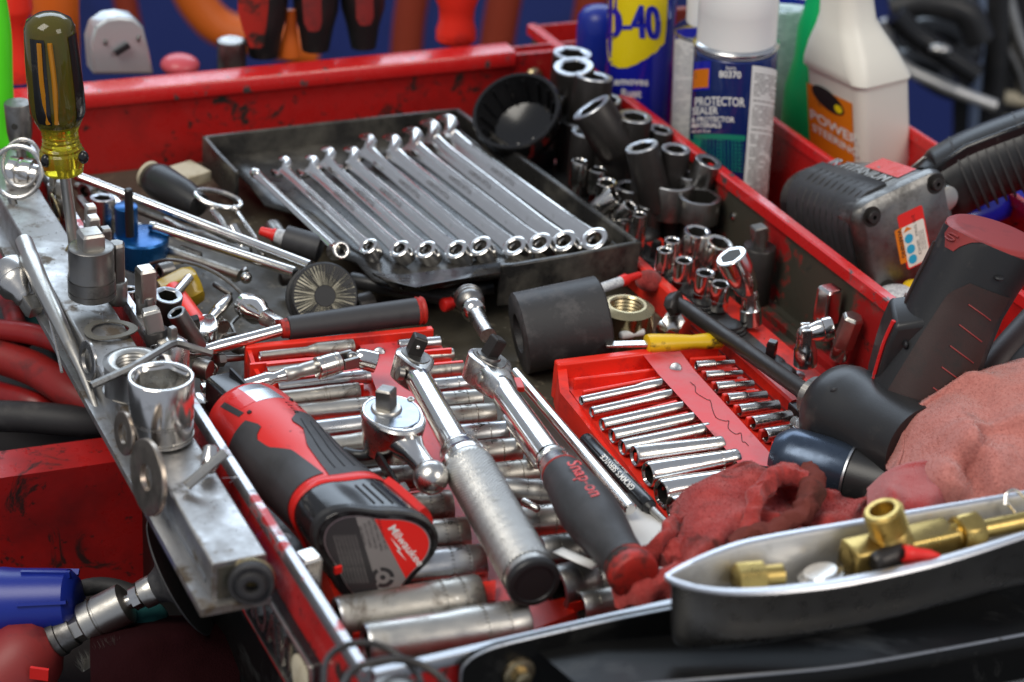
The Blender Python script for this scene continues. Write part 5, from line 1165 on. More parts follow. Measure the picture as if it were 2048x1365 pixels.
solo('steel_pin', MB().rev(PY(1817, 588, b_.y), b_, [(0, .1), (.03, .26), (.1, .28), ((PY(1817, 588, b_.y)-b_).length, .28)], 14), m_chromed, 'slim steel pin standing at the divider rim below the impact wrench', 'pin')

# ================================================================ cordless screwdriver gun
zb_ = 4.4
cb = P(1722, 842, 5.2)
nose = P(1622, 792, 4.6); F = Fr(nose, cb); L = F.L
def egg_ring(c, ax, r, n=40, sx=1, sz=1, up=UP):
    f_ = Fr(c, c+ax, up); return [f_(0, r*sx*math.cos(2*math.pi*k/n), r*sz*math.sin(2*math.pi*k/n)) for k in range(n)]
knl = MB().rev(nose, cb, [(0, .9), (.06, 1.25), (.15, 1.32), (1.2, 1.40), (1.3, 1.3)], 60)
kk = MB(); rings = []
for j in range(25):
    t = .15+1.05*j/24; rings.append([F(t, math.cos(q)*r_, math.sin(q)*r_) for q, r_ in [(2*math.pi*i/108, 1.31+.07*t+.05*(abs(((i/3+j/2) % 1)-.5)+abs(((i/3-j/2) % 1)-.5))) for i in range(108)]])
kk.loft(rings, False, False)
bod = MB().rev(F(1.1), F(9.5), [(0, 1.1), (.1, 1.7), (.4, 2.3), (1.0, 2.85), (1.8, 3.05), (2.6, 3.0), (3.6, 2.85), (5.0, 2.7), (8.4, 2.7)], 48, sz=.98)
# handle: stations by pixel, all near one standing plane
Yh = F(3.2).y
hp = [((1800, 880), 98, -1.0), ((1832, 800), 102, -.4), ((1860, 735), 100, .2), ((1888, 668), 96, .8), ((1918, 600), 94, 1.4), ((1948, 545), 97, 1.8), ((1971, 508), 101, 2.1), ((1985, 486), 104, 2.3)]
cs = [PY(x, y, Yh+dy) for (x, y), _, dy in hp]
rings = []
hx = (cs[-1]-cs[0]).normalized()
for i, (c, (_, r_, _)) in enumerate(zip(cs, hp)):
    rings.append(egg_ring(c, hx, r_*K(c), 48, .94, 1.0, V((1, 0, 0))))
hnd = MB().loft(rings)
rt = rings[-1]; rtc = cs[-1]; Rt = 105*K(rtc)
ax_ = (hx*1.0 + V((-.05, -.15, .35))).normalized()
capm = MB().rev(rtc-ax_*.5, rtc+ax_*2, [(0, Rt*.97), (.1, Rt*1.0), (.55, Rt*1.02), (.95, Rt*1.0), (1.12, Rt*.93), (1.16, Rt*.8)], 56, sx=.9, sz=.97, up=V((1, 0, 0)))
# front tab of the cap with raised S emblem
hF = Fr(rtc, rtc-hx, V((0, -1, 0)))            # x down the handle
vd = (C0-rtc).normalized(); sd = hx.cross(vd).normalized()    # sideways
if sd.x < 0: sd = -sd
nd = sd.cross(hx); nd = nd if nd.dot(vd) > 0 else -nd
def hsurf(along, ang, off=0.0):                # along cm below the cap, angle around the handle measured from the view side (deg, + right)
    Lh = (cs[-1]-cs[0]).length; t = 1-along/Lh; q = max(0, min(.9999, t))*(len(cs)-1); i = int(q); f_ = q-i
    c = cs[i]*(1-f_)+cs[i+1]*f_; r = ((hp[i][1]*(1-f_)+hp[i+1][1]*f_)*K(c)+off)
    a = math.radians(ang); return c+sd*math.sin(a)*r+nd*math.cos(a)*r*.955
def hpatch(a0, a1, f0, f1, off=.08, na=20, nq=12, off0=-.1):
    rows = []
    for i in range(na+1):
        a = a0+(a1-a0)*i/na; x, y = f0(a), f1(a)
        rows.append([hsurf(a, x, off0)]+[hsurf(a, x+(y-x)*j/nq, off) for j in range(nq+1)]+[hsurf(a, y, off0)])
    rows = [[hsurf(a0, f0(a0)+(f1(a0)-f0(a0))*max(0, min(nq, j-1))/nq, off0) for j in range(nq+3)]]+rows+[[hsurf(a1, f0(a1)+(f1(a1)-f0(a1))*max(0, min(nq, j-1))/nq, off0) for j in range(nq+3)]]
    return MB().loft(rows, closed=False)
tab = hpatch(-.2, 2.5, lerp([(-.2, -58), (1.2, -60), (2.5, -48)]), lerp([(-.2, -8), (.6, -20), (2.5, -34)]), .07)
emb = MB().tube([hsurf(a, g_, .12) for a, g_ in ((.75, -36), (.72, -46), (1.0, -53), (1.15, -48), (1.25, -40), (1.5, -40), (1.7, -47), (1.55, -54))], .07, 6, 3)
gp_ = hpatch(4.2, 12.0, lerp([(4.2, 2), (5.2, -14), (8, -24), (12, -36)]), lerp([(4.2, 62), (12, 60)]), .07, off0=-.05)
grs = [('grip_groove', MB().tube([hsurf(5.4+1.15*i+.14*j, g_, .085) for j, g_ in enumerate((12, 24, 36, 48))], .05, 5, 3), m_gunred) for i in range(5)]
sideflap = hpatch(2.6, 7.4, lerp([(2.6, -84), (4, -88), (7.4, -92)]), lerp([(2.6, -76), (4, -70), (7.4, -76)]), .12)
# trigger guard lobe on the left
gz = cs[2]
lobe_px = [(1868, 640), (1792, 650), (1774, 690), (1760, 735), (1747, 785), (1742, 830), (1775, 880), (1850, 860), (1870, 740)]
Fl = Fr(PY(1800, 760, Yh-.3), PY(1801, 760, Yh-.3)+V((1, 0, 0)), V((0, -.1, 1)))
lp_ = [PY(x, y, Yh-1.0) for x, y in lobe_px]
lobe = MB().loft([[p+V((0, 3.2, .2)) for p in lp_], [p+V((0, 2.9, .2)) for p in lp_], [p+V((0, .3, 0)) for p in lp_], [p.lerp(PY(1800, 760, Yh-1.2), .06)+V((0, 0, 0)) for p in lp_]])
trim = MB().tube([p+V((-.06, .5, 0)) for p in lp_[1:6]], .16, 6, 5)
holes = [('screw_hole', MB().sphere(PY(x, y, Yh-1.15), .26, sc=(1, .55, 1.0)), m_black) for x, y in ((1811, 690),)]
holes.append(('screw_hole', MB().sphere(F(2.0, 0, 0)+ (C0-F(2.0)).normalized()*2.75+V((0, 0, 1.0)), .32, sc=(1, 1, .5)), m_black))
holes.append(('screw_hole', MB().sphere(hsurf(3.0, 28, -.02), .32, sc=(.5, 1, 1)), m_black))
redtrim = MB().tube([PY(1770, 925, Yh-1.5), PY(1790, 870, Yh-1.8), PY(1825, 805, Yh-1.9), PY(1850, 795, Yh-1.8)], .2, 8, 6)
shaftA, shaftB = P(1352, 603, 3.7), P(1632, 800, 4.6); Ls = (shaftB-shaftA).length
bit = MB().rev(shaftA, shaftB, [(0, .3), (.05, .42), (.5, .45), (.9, .45), (.95, .52), (Ls-1.5, .56), (Ls-1.4, .62), (Ls, .66)], 28)
Fb = Fr(P(1352, 603, 3.7), P(1338, 630, 3.4), V((.8, .3, .5)))
claw = MB().loft([[Fb(x, y*w_, z*h_) for y, z in rr(-.5, .5, -.35, .35, .15)] for x, w_, h_ in ((-1.1, .25, .2), (-.7, .8, .6), (-.2, 1.3, 1.2), (.4, 1.5, 1.3), (1.0, 1.2, 1.2), (1.3, .6, .6))])
thing('cordless_screwdriver', 'black and dark red pistol-grip cordless screwdriver with long black bit, standing handle up', 'power tool', [
    ('body', bod, m_blk, dict(sub=holes[1:2])), ('chuck', knl, m_satind, dict(sub=[('knurling', kk, m_satind)])), ('handle', hnd, m_blk, dict(sub=[('side_grip', gp_, m_gunred2), ('side_flap', sideflap, m_gunred2)]+grs+holes[2:])),
    ('battery_cap', capm, m_gunred, dict(sub=[('cap_tab', tab, m_gunred), ('emblem', emb, m_gunred)])), ('trigger_guard', lobe, m_blk, dict(bevel=.25, sub=[('red_trim', trim, m_redrim)]+holes[:1])),
    ('red_trim', redtrim, m_redrim), ('long_bit', bit, m_impact), ('bit_tip', claw, m_impact)])
# dark grip piece behind at the right edge
solo('tool_grip', MB().tube([P(1945, 800, 6.5), P(2000, 720, 8.5), P(2070, 640, 10)], 1.0, 14, 6), m_gunred2, 'dark red edged tool grip sticking out above the pink towel', 'handle')
solo('tool_grip', MB().tube([P(1985, 800, 6.5), P(2030, 740, 8.0), P(2100, 690, 9)], 1.3, 14, 6), m_rubg, 'grey rubber tool grip under the pink towel at the right edge', 'handle')
# flashlight like cylinder below
A, B = P(1548, 905, 3.2), P(1700, 950, 3.4); L = (B-A).length; F = Fr(A, B)
thing('flashlight', 'blue-grey metal cylinder flashlight with black end under the two towels', 'flashlight', [
    ('barrel', MB().rev(A, B, [(0, .8), (.1, 1.3), (.7, 1.75), (1.2, 1.85), (L-.1, 1.9), (L, 1.85)], 48), mat('blue_grey_paint', (.055, .075, .11), .28, .7, dirt=((.45, .45, .45), 60, .70, .02, .4, .8), rv=.1)),
    ('bright_ring', MB().rev(A, B, [(L-.05, 1.9), (L, 1.95), (L+.12, 1.95), (L+.16, 1.85)], 48), m_lip), ('end_cap', MB().rev(A, B, [(L+.1, 1.75), (L+.2, 1.86), (L+2.4, 1.86), (L+2.6, 1.7)], 48), m_blk)])
solo('wire_clip', MB().tube([P(1478, 938, 3.0), P(1490, 930, 3.2), P(1515, 934, 3.2), P(1540, 938, 3.0)], .12, 8, 5), m_blk, 'thin black wire emerging at the foot of the small red rack strip', 'wire')
solo('glass_lens', MB().tube([P(1588, 842, 3.2), P(1622, 868, 3.2), P(1660, 905, 3.0), P(1680, 935, 2.6)], .35, 10, 6), mat('clear_lens', (.8, .82, .85), .08, trans=.8), 'clear plastic strip between the small red rack and the chuck', 'lens')

# ================================================================ impact wrench
yI = P(1620, 560, 2.0).y
def PD(x, y, dy=0): return PY(x, y, yI+dy)
FcX = V((.46, -.86, .20)).normalized()       # body axis towards the viewer, down right
f0 = PD(1818, 474, -3.0)                        # centre of the back plate
right = V((.80, .45, .26)); right = (right-FcX*right.dot(FcX)).normalized(); upv = right.cross(FcX); upv = upv if upv.z > 0 else -upv
def iw(t, x, y): return f0-FcX*t+right*x*1.1+upv*y*1.06
def sq(w_, h_, r_, dx=0, dy=0): return [(x+dx, y+dy) for x, y in rr(-w_, w_, -h_, h_, r_, 6)]
secs = [(-.25, 3.1, 3.2, .9), (0, 3.5, 3.6, 1.2), (.5, 3.7, 3.75, 1.3), (.8, 3.65, 3.7, 1.3), (.85, 3.5, 3.6, 1.4), (4, 3.5, 3.5, 1.8), (8, 3.3, 3.2, 2.2), (10, 2.9, 2.8, 2.4), (12.5, 2.3, 2.3, 2.0), (13.2, 1.6, 1.6, 1.4)]
hous = MB().loft([[iw(t, x, y) for x, y in sq(w_, h_, r_)] for t, w_, h_, r_ in secs])
def npatch(t0, t1, x, y0, y1, off):            # sleeve on the left face
    return MB().loft([[iw(t, -3.5-off*a_, y) for y, a_ in ((y0, -.3), (y0+.3, 1), (y1-.3, 1), (y1, -.3))] for t in (t0, t0+.3, t1-.3, t1)], closed=False)
slv = MB().loft([[iw(t, x, y) for x, y in [(px_*(1+k_), py_*(1+k_)) for px_, py_ in [(-.2, 3.62), (-1.6, 3.62), (-2.6, 3.3), (-3.2, 2.6), (-3.52, 1.6), (-3.52, -2), (-3.2, -3), (-2.2, -3.6)]]] for t, k_ in ((1.2, -.05), (1.3, .03), (9.0, .02), (9.2, -.05))], closed=False)
slr = [('sleeve_rib', MB().tube([iw(1.8+.75*i, x, y) for x, y in ((-1.0, 3.75), (-2.2, 3.6), (-3.2, 2.8), (-3.64, 1.6), (-3.64, 0))], .06, 5, 3), m_rub) for i in range(9)]
bolts = []
for x, y in ((-2.55, 2.65), (2.55, 2.85), (-2.55, -2.75)):
    c = iw(-.35, x, y); bolts.append(('bolt_recess', MB().rev(iw(-.22, x, y), iw(.2, x, y), [(-.04, .75), (.02, .72)], 24), m_bore))
    if y > 0: bolts.append(('bolt', MB().rev(iw(-.6, x, y), iw(.2, x, y), [(.25, .16, 6), (0, .18, 6), (0, .40), (.06, .46), (.8, .46)], 24, cap0=True), m_impact))
lbb = MB(); lbb.f.append(tuple(lbb.ring([iw(-.262, x, y) for x, y in rr(-.75, 1.25, -2.1, 1.9, .2)])))
lb1 = MB(); lb1.f.append(tuple(lb1.ring([iw(-.275, x, y) for x, y in rr(-.62, 1.15, -2.0, .95, .15)])))
lbo = MB(); lbo.f.append(tuple(lbo.ring([iw(-.27, x, y) for x, y in rr(-1.15, -.45, -1.5, 1.0, .1)])))
lt = MB().text('WARNING', .42, lambda X, Y, Z: iw(-.285, -.82+Y, -.1-X), 0, bold=.008)
lt.text('SERVICE', .3, lambda X, Y, Z: iw(-.285, .42+Y, -.9-X), 0); lt.text('2135 TIMAX', .3, lambda X, Y, Z: iw(-.285, .42+Y, .7-X), 0)
fine = MB()
for i in range(3): fine.text('read manual before use', .15, lambda X, Y, Z: iw(-.283, .95-.15*i+Y, -.5-X), 0)
cy = MB()
for yy in (-1.5, -.75, .02): cy.f.append(tuple(cy.ring([iw(-.29, -.2+.33*math.cos(2*math.pi*k/20), yy+.33*math.sin(2*math.pi*k/20)) for k in range(20)])))
tri = MB(); tri.f.append(tuple(tri.ring([iw(-.289, x, y) for x, y in ((-.55, .55), (.15, .62), (-.2, .9))])))
top = MB().text('IR TITANIUM', 1.25, lambda X, Y, Z: iw(5.3-X*.95, .35+Y*.9, 3.62+Z), .03, bold=.02)
topd = MB().loft([[iw(t, x, 3.63) for x in (.9, 2.4)] for t in (1.5, 5.5)], closed=False)
htop = iw(4.2, 1.8, 2.2)
g0, g1, g2 = PD(1880, 372, 4), PD(1960, 330, 4), PD(2110, 275, 4)
hd_ = MB().tube([PD(1835, 385, 3), g0, g1, g2], lambda t: 1.6+1.2*min(1, t*2.5), 24, 8)
hr = [('grip_ring', MB().rev(PD(1925+18*i, 350-7*i, 4)-V((.0, 0, 0)), PD(1931+18*i, 347.5-7*i, 4), [(0, 2.6), (.08, 2.98), (.22, 2.98), (.3, 2.6)], 32), m_rub) for i in range(8)]
tg_ = MB().loft([[PD(x, y, 2.6) for x, y in ((1800, 352), (1848, 312), (1856, 316), (1812, 360))], [PD(x, y, 3.8) for x, y in ((1800, 352), (1848, 312), (1856, 316), (1812, 360))]])
ex = MB().rev(iw(-.2, 3.3, 1.4), iw(1, 3.3, 1.4), [(0, .7), (.05, .9), (1, .95)], 28)
topstripe = MB().loft([[PD(x, y, 2.0) for x, y in ((1850, 345), (1930, 290), (2090, 230), (2090, 262), (1950, 318), (1880, 352))], [PD(x, y, 5.8) for x, y in ((1850, 340), (1930, 283), (2090, 222), (2090, 262), (1950, 318), (1880, 352))]])
thing('impact_wrench', 'grey metal air impact wrench with black ribbed handle lying in the right compartment', 'power tool', [
    ('housing', hous, m_cast, dict(bevel=.0, sub=[('red_panel', lbb, m_rd), ('safety_label', lb1, m_paleg if False else m_cream), ('warning_label', lbo, m_orl), ('label_print', lt, m_black), ('fine_print', fine, m_black), ('blue_symbols', cy, m_cyan), ('orange_symbol', tri, m_orl), ('top_lettering', top, m_satind), ('red_top_panel', topd, m_redrim)]+bolts)),
    ('side_sleeve', slv, m_rubg, dict(solid=.1, sub=slr)), ('handle', hd_, m_blk, dict(sub=hr)), ('trigger', tg_, m_satind, dict(bevel=.1)), ('handle_top', topstripe, m_blkg, dict(bevel=.3)), ('exhaust_cap', ex, m_satin)])
solo('yellow_part', MB().sphere(P(1830, 575, 4.5), .9, sc=(.5, 1, 1)), m_yel2, 'small yellow plastic piece under the impact wrench', 'part')
solo('pale_dome', MB().sphere(P(1800, 590, 4.2), 1.2, sc=(.5, 1.3, 1)), m_tinw, 'pale rounded cap behind the divider rim under the impact wrench', 'cap')
# blue and purple clutter behind the handle
solo('blue_tool', MB().tube([P(1880, 445, 5), P(1960, 425, 5.5), P(2080, 380, 6)], 1.2, 12, 5), m_wdblue, 'deep blue plastic handle behind the pistol-grip cap at the right edge', 'handle')

# ================================================================ spray cans and bottles in the right compartment
def PV(x, y, v):
    d = ray(x, y); q = (OO-C0).dot(EV)+v; return C0+d*(q/d.dot(EV))
class Can:
    """upright cylinder whose axis runs between two pixels at one distance"""
    def __init__(s, x0, y0, x1, y1, Y, rp):
        s.Y = Y; s.p0, s.p1 = (x0, y0), (x1, y1); s.T, s.B = PY(x0, y0, Y), PY(x1, y1, Y); s.k = K((s.T+s.B)/2); s.rp = rp; s.r = rp*s.k
        s.ax = (s.T-s.B).normalized(); s.tow = (C0-s.B); s.tow = (s.tow-s.ax*s.tow.dot(s.ax)).normalized(); s.sd = s.ax.cross(s.tow); s.sd = s.sd if s.sd.x > 0 else -s.sd
    def pix(s, x, y, off=.02):
        f = (y-s.p0[1])/(s.p1[1]-s.p0[1]); xc = s.p0[0]+(s.p1[0]-s.p0[0])*f
        q = max(-.999, min(.999, (x-xc)/s.rp)); a = math.asin(q); ya = y-.47*s.rp*math.cos(a)
        f = (ya-s.p0[1])/(s.p1[1]-s.p0[1]); r = s.r+off
        return s.T+(s.B-s.T)*f+s.sd*math.sin(a)*r+s.tow*math.cos(a)*r
    def ax_at(s, y): f = (y-s.p0[1])/(s.p1[1]-s.p0[1]); return s.T+(s.B-s.T)*f
    def body(s, y0, y1, prof=None, seg=56):
        A, B = s.ax_at(y0), s.ax_at(y1); L = (B-A).length
        return MB().rev(A, B, [(0, s.r*.97), (.1, s.r), (L-.2, s.r), (L, s.r*.96)], seg)
    def rows(s, rr_, off=.02, n=10):
        return MB().loft([[s.pix(a+(b-a)*i/n, y, off) for i in range(n+1)] for y, a, b in rr_], closed=False)
    def txt(s, t, xc, yc, px, off=.03, sx=1, sy=1, bold=0, shear=0, al='CENTER'):
        return MB().text(t, px, lambda X, Y, Z: s.pix(xc+X*sx+shear*Y, yc-Y*sy, off), 0, al, bold)
def dashes(c, x0, x1, y0, y1, dy, seed, hh=.34):
    r_ = random.Random(seed); m = MB(); y = y0
    while y < y1:
        x = x0+r_.uniform(0, 2); sh_ = (y-y0)*(c.p1[0]-c.p0[0])/(c.p1[1]-c.p0[1])
        while x < x1-3:
            e = min(x1, x+r_.choice((3, 5, 8, 12)))
            if r_.random() < .85: m.loft([[c.pix(q+sh_, y+k*dy*hh, .045) for q in (x, (x+e)/2, e)] for k in (0, 1)], closed=False)
            x = e+1.6
        y += dy*(2 if r_.random() < .08 else 1)
    return m
def merge(*ms):
    o = MB()
    for m in ms: k = len(o.v); o.v += m.v; o.f += [tuple(i+k for i in f) for f in m.f]
    return o
Yc = P(1275, 330, 0).y; Ye = P(1690, 400, 0).y
c = Can(1292, -120, 1270, 310, Yc, 68)
thing('spray_can', 'blue and yellow lubricant spray can standing behind the black sockets', 'spray can', [
    ('tin', c.body(-120, 330), m_wdblue), ('yellow_shield', c.rows([(-60, 1216, 1336), (0, 1216, 1334), (60, 1215, 1331), (85, 1215, 1328), (105, 1216, 1312), (120, 1218, 1292), (132, 1224, 1272), (139, 1236, 1254)]), m_yel),
    ('brand_lettering', merge(*[c.txt('WD-40', 1319+q, 52, 92, sx=.60, shear=-.05, al='RIGHT', off=.05+.004*abs(q)) for q in (-3, -1.5, 0, 1.5, 3)]), m_wdblue),
    ('small_lettering', merge(c.txt('Removes', 1256, 166, 22, bold=.5), c.txt('Rust', 1262, 190, 22, bold=.5)), m_wht)])
c = Can(1428, -60, 1410, 320, Yc-3, 72)
thing('spray_can', 'white and blue spray can half hidden behind the white-capped one', 'spray can', [
    ('tin', c.body(55, 340), m_wht), ('fine_print', dashes(c, 1352, 1392, 92, 280, 6, 9), m_tinw), ('blue_band', c.rows([(62, 1352, 1420), (80, 1352, 1420)], .03), m_wdblue), ('shoulder', MB().rev(c.ax_at(20), c.ax_at(56), [(0, c.r*.5), (.5, c.r*.55), (1.3, c.r*.95), (1.5, c.r*1.02), (1.7, c.r*1.02)], 48), m_tinsil), ('cap', MB().rev(c.ax_at(-80), c.ax_at(32), [(0, c.r*.7), (5, c.r*.7)], 40), m_white)])
solo('brown_tab', MB().box(Fr(PY(1330, 40, Yc+6), PY(1372, 36, Yc+6)), (0, 2), (-.5, .5), (-1.1, .9)), m_brown, 'brownish tab between the blue and white spray cans', 'tab', bevel=.1)
Yd = P(1450, 430, .2).y
c = Can(1479, -10, 1452, 400, Yd, 83)
cap = MB().rev(c.ax_at(-40), c.ax_at(78), [(0, c.r*.80), (.05, c.r*.86), (.25, c.r*.92), (2.2, c.r*.95), (2.25, c.r*.945), (5.4, c.r*.945)], 64)
rimc = MB().rev(c.ax_at(73), c.ax_at(103), [(0, c.r*.9), (.1, c.r*.98), (.3, c.r*1.03), (.45, c.r*1.03), (.6, c.r*.98)], 64)
red_o = c.rows([(143, 1390, 1420), (160, 1388, 1419), (180, 1387, 1418)], .035)
lb = c.rows([(128, 1391, 1424), (185, 1387, 1421)], .03)
lbl = [c.txt(t, x, y, s_, sx=q, bold=b, off=.035, al='LEFT') for t, x, y, s_, q, b in (('PROTECTOR', 1391, 208, 24, .70, .5), ('SEALER', 1386, 226, 21, .74, .5), ('& PROTECTOR', 1384, 243, 14, .9, .4), ('MATERIALS', 1384, 255, 13, .9, .4), ('net wt 12 oz', 1384, 266, 8, .9, .2))]
lbl += [c.txt('Item', 1462, 142, 11, off=.035), c.txt('80370', 1460, 155, 18, sx=.95, bold=.5, off=.035)]
gr_ = MB()
for i in range(14): gr_.loft([[c.pix(1384+7.2*i+q, y, .035) for q in (0, .9)] for y in (282, 300, 320, 345)], closed=False)
for i in range(9): gr_.loft([[c.pix(x, 284+7.5*i+q, .036) for q in (0, .9)] for x in (1384, 1410, 1440, 1470, 1486)], closed=False)
thing('spray_can', 'navy spray can with big white cap, green grid and white side label', 'spray can', [
    ('tin', c.body(92, 405), m_navy), ('cap', cap, m_white), ('rim', rimc, m_tinsil), ('logo_square', lb, m_wdblue, dict(sub=[('logo_mark', red_o, m_orl)])), ('lettering', merge(*lbl), m_wht),
    ('green_band', c.rows([(272, 1379, 1490), (282, 1379, 1490), (283, 1379, 1404), (300, 1378, 1402)], .03), m_tin), ('grid_lines', gr_, mat('green_grid_print', (.01, .35, .2), .4)),
    ('side_label', c.rows([(134, 1503, 1560), (200, 1499, 1556), (300, 1492, 1548), (400, 1484, 1538)], .028), m_wht), ('fine_print', dashes(c, 1507, 1551, 148, 395, 5.2, 3), m_satind)])
c = Can(1566, -60, 1546, 300, Ye+11, 62)
thing('spray_can', 'pale green spray can of fine print behind the white cap', 'spray can', [('tin', c.body(4, 300), mat('pale_green_tin', (.50, .64, .60), .4)), ('fine_print', dashes(c, 1556, 1612, 22, 250, 6, 5), m_paleg), ('top_band', c.rows([(2, 1535, 1620), (14, 1535, 1620)], .03), m_wdblue)])
Ye = P(1690, 400, 0).y
c = Can(1668, -60, 1640, 320, Ye+4, 62)
thing('spray_bottle', 'green plastic bottle peeking out left of the cream bottle', 'bottle', [('bottle', MB().rev(c.ax_at(-40), c.ax_at(320), [(0, 1.8), (2, 2.1), (4, 2.6), (6.5, 2.7), (9, 3.3), (13, 3.5), (16, 3.3)], 40), m_greenb)])
# blue flat bottle behind the lubricant can
c = Can(1200, -20, 1190, 260, Yc+5, 40)
thing('blue_bottle', 'blue plastic bottle with grey stripe left of the lubricant can', 'bottle', [('bottle', MB().rev(c.ax_at(10), c.ax_at(250), [(0, .5), (.3, 1.3), (.9, 1.75), (2.2, 1.85), (12, 1.9)], 32), m_blueplas),
     ('stripe', c.rows([(70, 1198, 1216), (140, 1190, 1212)], .12), m_satind)])
# cream bottle
k1 = K(PY(1715, 200, Ye)); ph = math.radians(40)
def sec(xc, yc, w_, d_, r_, n=6):
    o = PY(xc, yc, Ye); return [o+V((math.cos(ph)*a-math.sin(ph)*b, math.sin(ph)*a+math.cos(ph)*b, 0)) for a, b in rr(-w_, w_, -d_, d_, r_, n)]
W, Dp = 3.1, 3.3
bot = MB().loft([sec(x, y, W*s_, Dp*s2, r_) for x, y, s_, s2, r_ in ((1693, -60, .55, .55, 1.2), (1694, -10, .58, .56, 1.2), (1696, 30, .62, .60, 1.3), (1700, 55, .74, .72, 1.5), (1706, 90, .92, .92, 1.6), (1711, 122, 1.03, 1.03, 1.4), (1714, 138, 1.04, 1.04, 1.1), (1715, 144, .98, .98, 1.0), (1716, 152, .95, .96, .9), (1722, 300, .95, .96, .9), (1724, 330, .9, .9, .9))])
def lf(f, y, off=.14):                        # on the left (label) face: f 0..1 from left to right
    o = PY(1716+(y-152)*.04, y-36, Ye); a = -W*.95-off; b = Dp*.96*(1-2*f)
    return o+V((math.cos(ph)*a-math.sin(ph)*b, math.sin(ph)*a+math.cos(ph)*b, 0))
lab_ = MB().loft([[lf(f, y) for f in (.05, .5, .84)] for y in (212, 345)], closed=False)
logo = MB(); logo.f.append(tuple(logo.ring([lf(.42+.28*math.cos(q), 228+20*math.sin(q)+8*math.cos(q), .17) for q in [2*math.pi*k/24 for k in range(24)]])))
logoy = MB(); logoy.f.append(tuple(logoy.ring([lf(.60+.07*math.cos(q), 236+8*math.sin(q), .18) for q in [2*math.pi*k/12 for k in range(12)]])))
pt_ = MB().text('POWER', 26, lambda X, Y, Z: lf(.50+X/108, 278-Y+X*.12, .18), 0, bold=.6); pt_.text('STEERING', 20, lambda X, Y, Z: lf(.52+X/110, 303-Y+X*.12, .18), 0, bold=.5)
thing('spray_bottle', 'cream white plastic bottle with orange label standing behind the impact wrench', 'bottle', [
    ('bottle', bot, m_cream), ('orange_label', lab_, m_orl, dict(sub=[('logo_oval', logo, m_black), ('logo_spot', logoy, m_yel), ('lettering', pt_, m_wht)]))])

# ================================================================ towels
def csurf(ctrl, nu, nv, amp=.25, seed=0, fold=.0, fs=.35):
    G = [[P(*q) for q in row] for row in ctrl]
    def cr(p, t):
        n = len(p)-1; q = min(t*n, n-1e-6); i = int(q); f = q-i
        a, b, c_, d = p[i-1] if i else p[0]*2-p[1], p[i], p[i+1], (p[i+2] if i+2 <= n else p[n]*2-p[n-1])
        return .5*((2*b)+(c_-a)*f+(2*a-5*b+4*c_-d)*f*f+(3*b-a-3*c_+d)*f**3)
    def fn(u, v):
        p = cr([cr(r, u) for r in G], v)
        s_ = V((seed*7.3, seed*3.1, 0))
        h = amp*.8*noise.noise(p*.26+s_)+amp*.14*noise.noise(p*.9+s_)
        if fold:
            w_ = V((noise.noise(p*.25+s_), noise.noise(p*.25-s_), 0))*2.2; q = p+w_
            h += fold*1.1*(.5+.5*math.sin((q.x*.8+q.y*.45)*fs*2.4+3*noise.noise(p*.2+s_)))**2
            h += fold*.5*(.5+.5*math.sin((q.y*.9-q.x*.5)*fs*3.4+4*noise.noise(p*.25-s_)))**3
            h += .035*noise.noise(p*2.2)
        return p+V((.3*h, -.6*h, h))
    return MB().grid(fn, nu, nv)
pink = csurf([[(1775, 950, 2), (1812, 870, 4.0), (1890, 815, 5.5), (1975, 770, 6.5), (2110, 735, 7)],
              [(1763, 930, 4.2), (1797, 843, 7.0), (1875, 792, 8.3), (1962, 748, 9.3), (2110, 716, 10)],
              [(1772, 955, 5.6), (1845, 895, 7.7), (1920, 875, 9.5), (1985, 850, 9.2), (2110, 830, 10.3)],
              [(1790, 1000, 5.2), (1860, 975, 7.6), (1930, 965, 7.5), (1995, 940, 9.0), (2110, 915, 8.6)],
              [(1800, 1060, 4.2), (1880, 1065, 5.4), (1950, 1060, 6.3), (2020, 1040, 7.0), (2110, 1015, 7.6)]], 130, 110, .6, 1, .75)
def fuzz(m_, n, seed, ln=.16):
    r_ = random.Random(seed); o = MB(); ln = .11
    for _ in range(n):
        f = m_.f[r_.randrange(len(m_.f))]; a, b, c_ = m_.v[f[0]], m_.v[f[1]], m_.v[f[2]]; d_ = m_.v[f[-1]]
        p = a+(b-a)*r_.random()+(d_-a)*r_.random(); nn = (b-a).cross(d_-a)
        if nn.length < 1e-9: continue
        nn.normalize(); nn = nn if nn.dot(C0-p) > 0 else -nn
        s_ = V((r_.uniform(-1, 1), r_.uniform(-1, 1), r_.uniform(-1, 1))); t = (nn+s_*.8).normalized(); w_ = t.cross(s_).normalized()*.022
        p = p+nn*.05; i = len(o.v); o.v += [p-w_, p+w_, p+t*ln*r_.uniform(.5, 1.2)]; o.f.append((i, i+1, i+2))
    return o
thing('pink_towel', 'faded pink shop towel with dark stains heaped at the right edge', 'towel', [('cloth_body', pink, m_ragp, dict(solid=.12)), ('nap', fuzz(pink, 16000, 1), m_ragp, dict(kind='stuff', smooth=False))])
